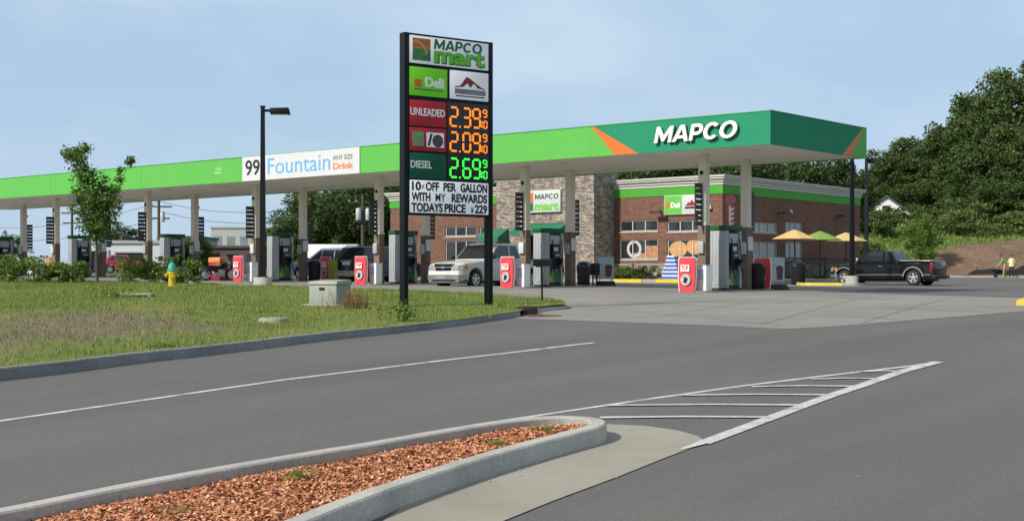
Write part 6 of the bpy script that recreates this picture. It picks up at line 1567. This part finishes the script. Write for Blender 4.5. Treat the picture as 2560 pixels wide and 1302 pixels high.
kerb('lot_kerb', [(22, 107.0), (45, 107.0), (72, 106.6)], 0.16, 0.12, 0.12, kerb_concrete, side=1, label='pale kerb along the far edge of the parking lot', step=1.5)

# silt fence, wheelbarrow, two workers
sf = thing('silt_fence', 'sagging black silt fence at the foot of the dirt bank', 'fence', (ptx(2408, 108.6), 108.6, hill_h(ptx(2408, 108.6), 108.6)))
mb = MB(); n = 26; P0 = []
for i in range(n):
    f = i/(n-1); x = f*7.0; top = 0.12+0.62*smooth(0, 0.16, f)-0.10*math.sin(f*9)*math.sin(f*9) + (0.25 if f > 0.62 else 0)*smooth(0.62, 0.68, f)
    yy_ = 0.08*math.sin(f*11); zg = hill_h(sf.location.x+x, sf.location.y+yy_)-sf.location.z
    P0.append([(x, yy_-0.012, zg-0.05), (x, yy_+0.012, zg-0.05), (x, yy_+0.012+0.05, zg+top), (x, yy_+0.03, zg+top)])
mb.loft(P0); mb.build('fabric', mat('silt_black', (0.022, 0.02, 0.02), 0.8, var=0.3, scale=5), sf)
for f in (0.16, 0.42, 0.66, 0.9):
    zg = hill_h(sf.location.x+f*7, sf.location.y)-sf.location.z
    MB().box(f*7-0.02, f*7+0.02, 0.07, 0.11, zg-0.2, zg+0.95).build('stake', bark, sf)
yv = 106.0; xv = ptx(2494, yv)
wbk = thing('wheelbarrow', 'dark wheelbarrow beside the worker in the green shirt', 'wheelbarrow', (xv, yv, g(xv, yv)), R(10))
MB().lathe([(0.06, -0.05), (0.19, -0.04), (0.19, 0.04), (0.06, 0.05)], -0.15, 0, 0.19, 14, 'y').build('wheel', tyre_m, wbk)
MB().hexa([(-0.15, -0.16, 0.30), (0.35, -0.18, 0.30), (0.35, 0.18, 0.30), (-0.15, 0.16, 0.30)], [(-0.42, -0.30, 0.62), (0.55, -0.32, 0.58), (0.55, 0.32, 0.58), (-0.42, 0.30, 0.62)]).build('tray', darkp, wbk)
mb = MB()
for s in (-1, 1): mb.tube([(-0.15, s*0.07, 0.19), (0.4, s*0.2, 0.36), (0.95, s*0.28, 0.62)], 0.018, 5); mb.tube([(0.35, s*0.2, 0.33), (0.45, s*0.22, 0.0)], 0.018, 5)
mb.build('frame', gray, wbk)

skin = mat('skin_tone', (0.36, 0.19, 0.13), 0.6, var=0.05)
def figure(label, loc, rz, joints, edges, zones, hair, extra=None):
    "one continuous body grown round a skeleton; zones: (test, material index)"
    t = thing('person', label, 'person', loc, rz)
    names = list(joints); me = bpy.data.meshes.new('body'); bm = bmesh.new(); lay = bm.verts.layers.skin.verify()
    V = {}
    for nme in names:
        p, r = joints[nme]; v = bm.verts.new(p); v[lay].radius = (r if isinstance(r, tuple) else (r, r)); v[lay].use_root = (nme == 'pelvis'); V[nme] = v
    for a, b in edges: bm.edges.new((V[a], V[b]))
    bm.to_mesh(me); bm.free()
    o = bpy.data.objects.new('body', me); COL.objects.link(o)
    o.modifiers.new('skin', 'SKIN'); s = o.modifiers.new('sub', 'SUBSURF'); s.levels = 2; s.render_levels = 2
    bpy.context.view_layer.update(); dg = bpy.context.evaluated_depsgraph_get()
    m2 = bpy.data.meshes.new_from_object(o.evaluated_get(dg)); bpy.data.objects.remove(o)
    m2.materials.clear()
    for m in zones[1]: m2.materials.append(m)
    for f in m2.polygons: f.material_index = zones[0](f.center); f.use_smooth = True
    link('body', m2, t); m2.name = 'body'
    for nm, m, fn in hair: fn().build(nm, m, t, smooth_deg=60)
    return t
def body(lean=0.0, arm_l=None, arm_r=None, head_f=0.0, stride=0.12):
    L = lambda z: lean*max(0, z-0.95)     # forward (+x) bend above the hips
    J = {'pelvis': ((0, 0, 0.98), (0.135, 0.17)), 'waist': ((L(1.12), 0, 1.12), (0.12, 0.155)), 'chest': ((L(1.34), 0, 1.34), (0.13, 0.185)), 'neck0': ((L(1.47)+0.01, 0, 1.475), 0.075), 'neck': ((L(1.54)+0.02+head_f*0.3, 0, 1.54), 0.058), 'head0': ((L(1.62)+0.03+head_f, 0, 1.61-head_f*0.3), (0.088, 0.076)), 'head1': ((L(1.70)+0.03+head_f*1.5, 0, 1.70-head_f*0.6), (0.092, 0.08)), 'top': ((L(1.76)+0.02+head_f*1.8, 0, 1.765-head_f*0.9), (0.05, 0.045)), 'nose': ((L(1.66)+0.125+head_f*1.3, 0, 1.655-head_f*0.6), 0.016)}
    E = [('pelvis', 'waist'), ('waist', 'chest'), ('chest', 'neck0'), ('neck0', 'neck'), ('neck', 'head0'), ('head0', 'head1'), ('head1', 'top'), ('head0', 'nose')]
    for s, n_ in ((1, 'l'), (-1, 'r')):
        st = stride*s
        J.update({'hip'+n_: ((0, s*0.09, 0.90), 0.105), 'knee'+n_: ((st*0.6+0.03, s*0.11, 0.50), 0.066), 'ankle'+n_: ((st, s*0.12, 0.09), 0.045), 'toe'+n_: ((st+0.17, s*0.135, 0.035), 0.034), 'heel'+n_: ((st-0.05, s*0.12, 0.04), 0.036)})
        E += [('pelvis', 'hip'+n_), ('hip'+n_, 'knee'+n_), ('knee'+n_, 'ankle'+n_), ('ankle'+n_, 'toe'+n_), ('ankle'+n_, 'heel'+n_)]
        el, wr, ha = (arm_l if s == 1 else arm_r) or ((L(1.15)+0.0, s*0.27, 1.13), (L(1.0)+0.06, s*0.27, 0.88), (0.10, s*0.26, 0.79))
        J.update({'sh'+n_: ((L(1.42), s*0.19, 1.41), 0.07), 'el'+n_: (el, 0.045), 'wr'+n_: (wr, 0.033), 'ha'+n_: (ha, (0.022, 0.04))})
        E += [('chest', 'sh'+n_), ('sh'+n_, 'el'+n_), ('el'+n_, 'wr'+n_), ('wr'+n_, 'ha'+n_)]
        d = (Vector(ha)-Vector(wr)).normalized(); sd_ = Vector((1, 0, 0)) if abs(d.x) < 0.8 else Vector((0, 0, 1))
        for q, (o_, l_) in enumerate(((-0.030, 0.075), (-0.010, 0.088), (0.011, 0.082), (0.030, 0.064))):
            k = 'f%d%s' % (q, n_); p = Vector(ha)+sd_*o_; J[k+'a'] = (tuple(p+d*l_*0.5), 0.0095); J[k+'b'] = (tuple(p+d*l_+sd_.cross(d)*0.012*s), 0.008); E += [('ha'+n_, k+'a'), (k+'a', k+'b')]
        p = Vector(wr).lerp(Vector(ha), 0.5); J['th'+n_] = (tuple(p+sd_*0.055+d*0.03), 0.011); E.append(('ha'+n_, 'th'+n_))
    return J, E
shirt_g = mat('shirt_green', (0.12, 0.34, 0.10), 0.8, var=0.1); trou_t = mat('trousers_tan', (0.42, 0.27, 0.12), 0.85, var=0.1); boot_l = mat('boots_lime', (0.25, 0.38, 0.06), 0.8); trou_b = mat('trousers_black', (0.012, 0.014, 0.015), 0.85); vest_y = mat('vest_yellow', (0.62, 0.68, 0.28), 0.7, var=0.12, scale=10); hair_b = mat('hair_brown', (0.06, 0.035, 0.025), 0.8); boot_b = mat('boots_dark', (0.02, 0.017, 0.014), 0.8); pink = mat('shirt_pink', (0.55, 0.40, 0.35), 0.8)
def hair_cap(hx, hz, r=0.098):
    def f():
        mb = MB(); mb.lathe([(r*0.95, -0.02), (r, 0.03), (r*0.85, 0.08), (r*0.5, 0.115), (0.01, 0.125)], hx-0.015, 0, hz, 14); return mb
    return f
yp = 105.6; xp = ptx(2512, yp)
J, E = body(0.32, ((0.32, 0.22, 1.12), (0.50, 0.20, 0.92), (0.57, 0.20, 0.86)), ((0.32, -0.22, 1.12), (0.50, -0.20, 0.92), (0.57, -0.20, 0.86)), 0.03)
figure('worker in a green shirt and tan trousers leaning by the wheelbarrow', (xp, yp, g(xp, yp)), R(168), J, E,
       (lambda c: 3 if c.z < 0.33 else 2 if c.z < 0.98 and abs(c.y) < 0.19 and c.x < 0.3 else 1 if c.z < 1.5 and (c.z > 1.08) else 0, [skin, shirt_g, trou_t, boot_l]), [('hair', hair_b, hair_cap(0.32*0.75+0.06, 1.68))])
yp = 105.3; xp = ptx(2529, yp)
J, E = body(0.10, None, None, 0.05, 0.05)
def vest():
    mb = MB()
    mb.loft([[(L0+rx*math.cos(2*math.pi*k/18), ry*math.sin(2*math.pi*k/18), z) for k in range(18)] for z, rx, ry, L0 in ((0.86, 0.155, 0.205, 0.0), (0.98, 0.155, 0.205, 0.005), (1.15, 0.145, 0.19, 0.015), (1.34, 0.155, 0.21, 0.03), (1.44, 0.12, 0.19, 0.045), (1.49, 0.09, 0.11, 0.05))]); return mb
def vest_band():
    mb = MB(); z = 1.08
    mb.loft([[(0.012+0.156*math.cos(2*math.pi*k/18), 0.204*math.sin(2*math.pi*k/18), zz) for k in range(18)] for zz in (1.03, 1.09)]); return mb
figure('worker in a pale yellow safety vest and black trousers seen from behind', (xp, yp, g(xp, yp)), R(80), J, E,
       (lambda c: 3 if c.z < 0.10 else 2 if c.z < 1.0 and abs(c.y) < 0.215 else 1 if 1.15 < c.z < 1.5 else 0, [skin, pink, trou_b, boot_b]), [('hair', hair_b, hair_cap(0.16, 1.665)), ('vest', vest_y, vest), ('reflective_band', bgrey, vest_band)])

# white house on the hill
Yh = 150.0; xh = ptx(2216, Yh); zh = pz(490, Yh)
hs = thing('white_house', 'small white gabled house with a grey roof half hidden by shrubs on the hill', 'house', (xh, Yh, zh-4.5), R(-16))
mb = MB(); mb.prism([(-2.5, 0), (2.5, 0), (2.5, 2.5), (0, 4.35), (-2.5, 2.5)], 0, 7.5); mb.build('wall', mat('house_white', (0.72, 0.72, 0.70), 0.7, var=0.06, scale=2), hs)
mb = MB()
mb.hexa([(-2.95, -0.3, 2.25), (0, -0.3, 4.42), (0, 7.8, 4.42), (-2.95, 7.8, 2.25)], [(-3.0, -0.3, 2.37), (0, -0.3, 4.56), (0, 7.8, 4.56), (-3.0, 7.8, 2.37)])
mb.hexa([(0, -0.3, 4.42), (2.95, -0.3, 2.25), (2.95, 7.8, 2.25), (0, 7.8, 4.42)], [(0, -0.3, 4.56), (3.0, -0.3, 2.37), (3.0, 7.8, 2.37), (0, 7.8, 4.56)])
mb.build('roof', mat('house_roof', (0.10, 0.12, 0.15), 0.7, var=0.1), hs)
mb = MB(); mb.box(-0.5, 0.5, -0.05, 0.0, 2.6, 3.5); wd = mb.build('window', frame_w, hs); MB().box(-0.42, 0.42, -0.06, -0.051, 2.68, 3.42).build('pane', glass, wd)
mb = MB(); mb.box(-1.8, -0.9, -0.05, 0.0, 0.8, 1.9); wd = mb.build('window', frame_w, hs); MB().box(-1.72, -0.98, -0.06, -0.051, 0.88, 1.82).build('pane', glass, wd)
MB().box(2.501, 5.2, 1.5, 6.0, 0, 2.2).build('side_wing', MATS['house_white'], hs)
MB().hexa([(2.5, 1.2, 2.6), (5.5, 1.2, 2.2), (5.5, 6.3, 2.2), (2.5, 6.3, 2.6)], [(2.5, 1.2, 2.72), (5.5, 1.2, 2.32), (5.5, 6.3, 2.32), (2.5, 6.3, 2.72)]).build('wing_roof', MATS['house_roof'], hs)

# ------------------------------------------------------------------ trees
protos = []
FG = 'trees of the wood on the hill'
spec = [(14, 5.6, 2.2, 17000, leaf_far, 120, 0.22), (14, 5.0, 1.8, 16000, leaf_far, 95, 0.25), (14, 6.2, 2.5, 18000, leaf_far2, 150, 0.19), (14, 4.6, 1.2, 15000, leaf_mid, 100, 0.24)]
hill_t = [(2200, 428, 186, 6.0, 0), (2240, 378, 182, 6.2, 1), (2292, 338, 178, 6.6, 2), (2348, 322, 176, 6.6, 0), (2402, 308, 172, 6.4, 1), (2452, 232, 168, 6.4, 2), (2508, 168, 164, 7.4, 0), (2568, 158, 160, 7.5, 2), (2640, 165, 162, 7.5, 1),
          (2320, 440, 156, 5.0, 1), (2385, 415, 154, 5.2, 2), (2440, 372, 152, 5.4, 0), (2490, 318, 152, 5.6, 1), (2545, 300, 148, 5.8, 2), (2610, 290, 150, 5.6, 0), (2262, 452, 172, 4.6, 0), (2478, 430, 142, 4.6, 3), (2548, 440, 138, 4.6, 3)]
stand_t = [(1478, 352, 124, 5.6, 2), (1545, 360, 120, 5.6, 0), (1622, 352, 122, 5.8, 1), (1700, 348, 124, 5.8, 2), (1776, 356, 120, 5.4, 0), (1850, 350, 122, 5.8, 1), (1925, 352, 124, 5.8, 2), (1995, 350, 128, 5.8, 0), (2062, 362, 130, 5.4, 1), (2098, 425, 176, 4.6, 2),
           (712, 545, 122, 2.9, 3), (752, 512, 120, 3.4, 0), (800, 455, 118, 4.0, 1), (856, 425, 115, 4.6, 3), (905, 420, 118, 4.6, 2), (956, 412, 113, 4.8, 0), (1012, 420, 116, 4.8, 1), (1070, 415, 118, 4.8, 2), (1140, 405, 120, 5.0, 0), (1210, 395, 122, 5.0, 3)]
first = {}
def put_tree(px, py, Y, rx, k, label, group, zf):
    x = ptx(px, Y); zb_ = zf(x, Y); h = pz(py, Y)-zb_
    hh, prx, cb, nl, m, cn, crr = spec[k]
    scl = (rx/prx, rx/prx, h/hh)
    rz_ = float(rng.uniform(0, 6.28))
    if k not in first:
        t = tree('broadleaf_tree', label, group, (x, Y, zb_-0.2), hh, prx, cb, nl, 0.17, m, cn, crr, 0.26, 9, 0.0, rz_); t.scale = scl; first[k] = t
    else:
        t = dup(first[k], (x, Y, zb_-0.2), rz_, label, scl); t['group'] = group
for a in hill_t:
    lab = 'tall dark green broadleaf tree in the wood on the hill'
    if a[0] == 2568: lab = 'tallest dark green tree of the wood at the right edge'
    if a[0] == 2200: lab = 'lowest dark tree at the left end of the hill wood above the white house'
    if a[4] == 3: lab = 'lighter green tree in front of the dark hill wood above the dirt bank'
    put_tree(*a, lab, FG, hill_h)
for a in stand_t:
    st_l = a[0] < 1300
    lab = 'broad dark green tree standing behind the pumps left of the store' if st_l else 'dark green tree rising behind the brick store'
    if a[0] == 712: lab = 'lowest tree at the left end of the row behind the pumps'
    if a[0] == 2098: lab = 'small dark tree seen under the right end of the canopy'
    put_tree(*a, lab, 'trees behind the pumps' if st_l else 'trees behind the store', g)
for px, py, Y, rx, k, lab in ((22, 572, 118, 1.7, 3, 'small round tree in the distance at the far left'), (312, 556, 140, 3.0, 1, 'distant dark tree right of the young tree'), (262, 572, 138, 2.4, 2, 'distant tree hidden behind the young tree'), (492, 578, 120, 1.9, 3, 'distant small green tree left of the grey warehouse'), (440, 585, 128, 2.2, 0, 'distant low tree behind the left pumps'), (2302, 528, 112, 1.75, 3, 'bright green young tree at the foot of the bank behind the pickup')):
    x = ptx(px, Y); zf = hill_h if px > 2000 else g; h = pz(py, Y)-zf(x, Y)
    put_tree(px, py, Y, rx, k, lab, None, zf) if False else None
    hh, prx, cb, nl, m, cn, crr = spec[k]
    t = dup(first[k], (x, Y, zf(x, Y)-0.1), float(rng.uniform(0, 6)), lab, (rx/prx, rx/prx, h/hh))
    if 'group' in t: del t['group']
bt = [c for c in bpy.data.objects if c.get('label', '').startswith('bright green young tree')][0]
bt_c = [c for c in bt.children if c.name.startswith('crown')][0]; bt_c.data = bt_c.data.copy(); bt_c.data.materials[0] = leaf_bush
# shrubs on the bank
s0 = shrub('wild_shrub', 'dark shrub below the white house', 'shrubs along the bank', (ptx(2190, 126), 126, hill_h(ptx(2190, 126), 126)), 2.6, 2.0, 2600, 0.13, leaf_mid, clumps=34)
s1 = shrub('wild_shrub', 'wide dark shrub right of the white house', 'shrubs along the bank', (ptx(2265, 128), 128, hill_h(ptx(2265, 128), 128)), 2.8, 2.2, 2600, 0.13, leaf_mid, clumps=34)
s2 = shrub('wild_shrub', 'pale green shrub at the top of the dirt bank', 'shrubs along the bank', (ptx(2400, 128), 128, hill_h(ptx(2400, 128), 128)), 2.0, 2.2, 2400, 0.13, leaf_pale, clumps=34)
for px, Y, k, sc_, lab in ((2168, 114, 0, 0.72, 'low shrub at the corner of the store'), (2228, 122, 1, 0.85, 'dark green shrub in front of the white house'), (2150, 128, 1, 1.0, 'dark shrub behind the right corner of the store'), (2340, 134, 0, 1.1, 'dark shrub left of the pale shrubs on the bank'), (2440, 136, 2, 1.25, 'large pale shrub in the middle of the bank top'), (2370, 138, 1, 1.3, 'tall dark shrub under the hill wood'), (2490, 138, 1, 1.2, 'dark shrub above the two workers'), (2540, 132, 2, 1.1, 'pale shrub near the right edge above the dirt'), (2580, 136, 0, 1.4, 'dark shrub at the right edge of the bank top'), (2310, 124, 2, 0.7, 'small pale shrub behind the bright young tree'), (2470, 126, 2, 0.55, 'low pale shrub at the edge of the bare dirt')):
    x = ptx(px, Y); dup((s0, s1, s2)[k], (x, Y, hill_h(x, Y)-0.1), float(rng.uniform(0, 6)), lab, (sc_, sc_, sc_))

# ------------------------------------------------------------------ far buildings and poles at the left
def building(name, label, px0, px1, pytop, Y, depth, m, roof_m=None, cat='building', rz=0.0):
    x0, x1 = ptx(px0, Y), ptx(px1, Y); z0 = g((x0+x1)/2, Y)-0.4; h = pz(pytop, Y)-z0
    t = thing(name, label, cat, ((x0+x1)/2, Y, z0), rz); w = x1-x0
    MB().box(-w/2, w/2, 0, depth, 0, h-0.25).build('wall', m, t)
    MB().box(-w/2-0.15, w/2+0.15, -0.15, depth+0.15, h-0.249, h).build('roof_edge', roof_m or cornice_m, t)
    return t, w, h
t, w, h = building('car_wash', 'low white building with dark open bays behind the left bushes', 205, 400, 601, 112, 9, mat('bay_white', (0.55, 0.58, 0.62), 0.7, var=0.06, scale=1), mat('bay_roof', (0.35, 0.37, 0.40), 0.7))
s_ = 112/F; X_ = lambda px: (px-302.5)*s_; Zl = lambda py: pz(py, 112)-t.location.z
for pa, pb, pt in ((229, 268, 628), (290, 366, 632)):
    op = MB().box(X_(pa), X_(pb), -0.03, -0.002, 0.3, Zl(pt)).build('bay_opening', mat('bay_dark', (0.016, 0.014, 0.014), 0.8), t)
    mb = MB(); mb.box(X_(pa)-0.15, X_(pa), -0.12, -0.002, 0.3, Zl(pt)+0.15); mb.box(X_(pb), X_(pb)+0.15, -0.12, -0.002, 0.3, Zl(pt)+0.15); mb.box(X_(pa), X_(pb), -0.12, -0.002, Zl(pt)+0.001, Zl(pt)+0.15); mb.build('bay_frame', gray, op)
car('parked_car', 'red car in front of the right bay of the white building', mat('paint_red', (0.30, 0.015, 0.03), 0.3, coat=0.8), 4.2, 1.45, 1.75, 2.55, 0.85, 0.32, (ptx(322, 108)+1.2, 108, g(ptx(322, 108), 108)), R(12), (-0.6, -1.25, -2.5, -3.1), 0.95)
t, w, h = building('brown_building', 'long low dark brown building behind the pumps at left', 505, 700, 614, 124, 12, mat('brown_wall', (0.10, 0.075, 0.07), 0.8, var=0.1, scale=1), mat('brown_roof', (0.075, 0.058, 0.058), 0.8))
for k in range(4): MB().box(-w/2+0.5+k*w/4, -w/2+0.5+k*w/4+1.1, -0.03, -0.002, 1.0, 2.2).build('window', glass, t)
t, w, h = building('grey_warehouse', 'pale grey warehouse above the long brown building', 528, 690, 566, 190, 20, mat('warehouse_grey', (0.40, 0.42, 0.42), 0.7, var=0.05), gray)
for k in range(5): MB().box(-w/2+k*w/5+0.4, -w/2+k*w/5+1.5, -0.03, -0.002, h-2.6, h-1.4).build('window', pale_glass, t)
t, w, h = building('low_white_shop', 'low pale shop building at the far left edge behind the bushes', -60, 190, 652, 125, 10, mat('shop_white', (0.50, 0.52, 0.54), 0.7, var=0.06, scale=1))
for k in range(4): MB().box(-w/2+0.6+k*w/4, -w/2+k*w/4+1.6, -0.03, -0.002, 0.5, 1.5).build('window', glass, t)
t, w, h = building('green_roof_kiosk', 'small building with a dark green roof band behind the left pumps', 402, 500, 590, 135, 8, mat('kiosk_grey', (0.36, 0.37, 0.36), 0.7), mat('kiosk_green', (0.03, 0.10, 0.06), 0.6))
MB().box(-w/2+0.4, w/2-0.4, -0.03, -0.002, 1.0, 2.4).build('window', glass, t)

def utility_pole(label, px, pytop, Y, transformer=False):
    x = ptx(px, Y); z0 = g(x, Y); h = pz(pytop, Y)-z0
    t = thing('utility_pole', label, 'utility pole', (x, Y, z0-0.2), 0.3)
    MB().tube([(0, 0, 0), (0, 0, h*0.5), (0, 0, h+0.2)], [0.17, 0.14, 0.11], 8).build('pole', bark, t, smooth_deg=60)
    mb = MB(); mb.box(-1.1, 1.1, -0.06, 0.06, h-0.5, h-0.38)
    if not transformer: mb.box(-0.9, 0.9, -0.06, 0.06, h-1.5, h-1.38)
    mb.build('crossarm', bark, t)
    mb = MB()
    for q in (-1.0, -0.5, 0.5, 1.0): mb.lathe([(0.03, h-0.38), (0.05, h-0.32), (0.03, h-0.24)], q, 0, 0, 8)
    mb.build('insulators', gray, t)
    if transformer or px == 397:
        for dx in ((-0.45, 0.45) if transformer else (0.38,)): MB().lathe([(0.17, h-1.75), (0.20, h-1.68), (0.20, h-0.95), (0.12, h-0.85)], dx*0.8, -0.2, 0, 12).build('transformer', gray, t, smooth_deg=40)
    return t
utility_pole('wooden utility pole with a transformer left of the first pair of pumps', 397, 498, 116)
utility_pole('thin utility pole left of the young tree', 180, 518, 140)
utility_pole('utility pole with grey transformers in front of the dark trees', 907, 485, 100, True)
for k, (a, b, lab) in enumerate((((-100, 560, 135), (397, 505, 116), 'overhead wire left of the young tree'), ((397, 503, 116), (907, 490, 100), 'upper overhead wire between the utility poles'), ((397, 528, 116), (907, 520, 100), 'lower overhead wire between the utility poles'), ((-100, 590, 135), (397, 545, 116), 'low overhead wire above the white building'))):
    P_ = [Vector((ptx(a[0], a[2]), a[2], pz(a[1], a[2]))), Vector((ptx(b[0], b[2]), b[2], pz(b[1], b[2])))]
    pts = [P_[0].lerp(P_[1], i/16) - Vector((0, 0, 1.1*4*(i/16)*(1-i/16))) for i in range(17)]
    o = MB().tube(pts, 0.018, 4).build('power_line', blk); tag(o, lab, 'power line', 'overhead power lines')
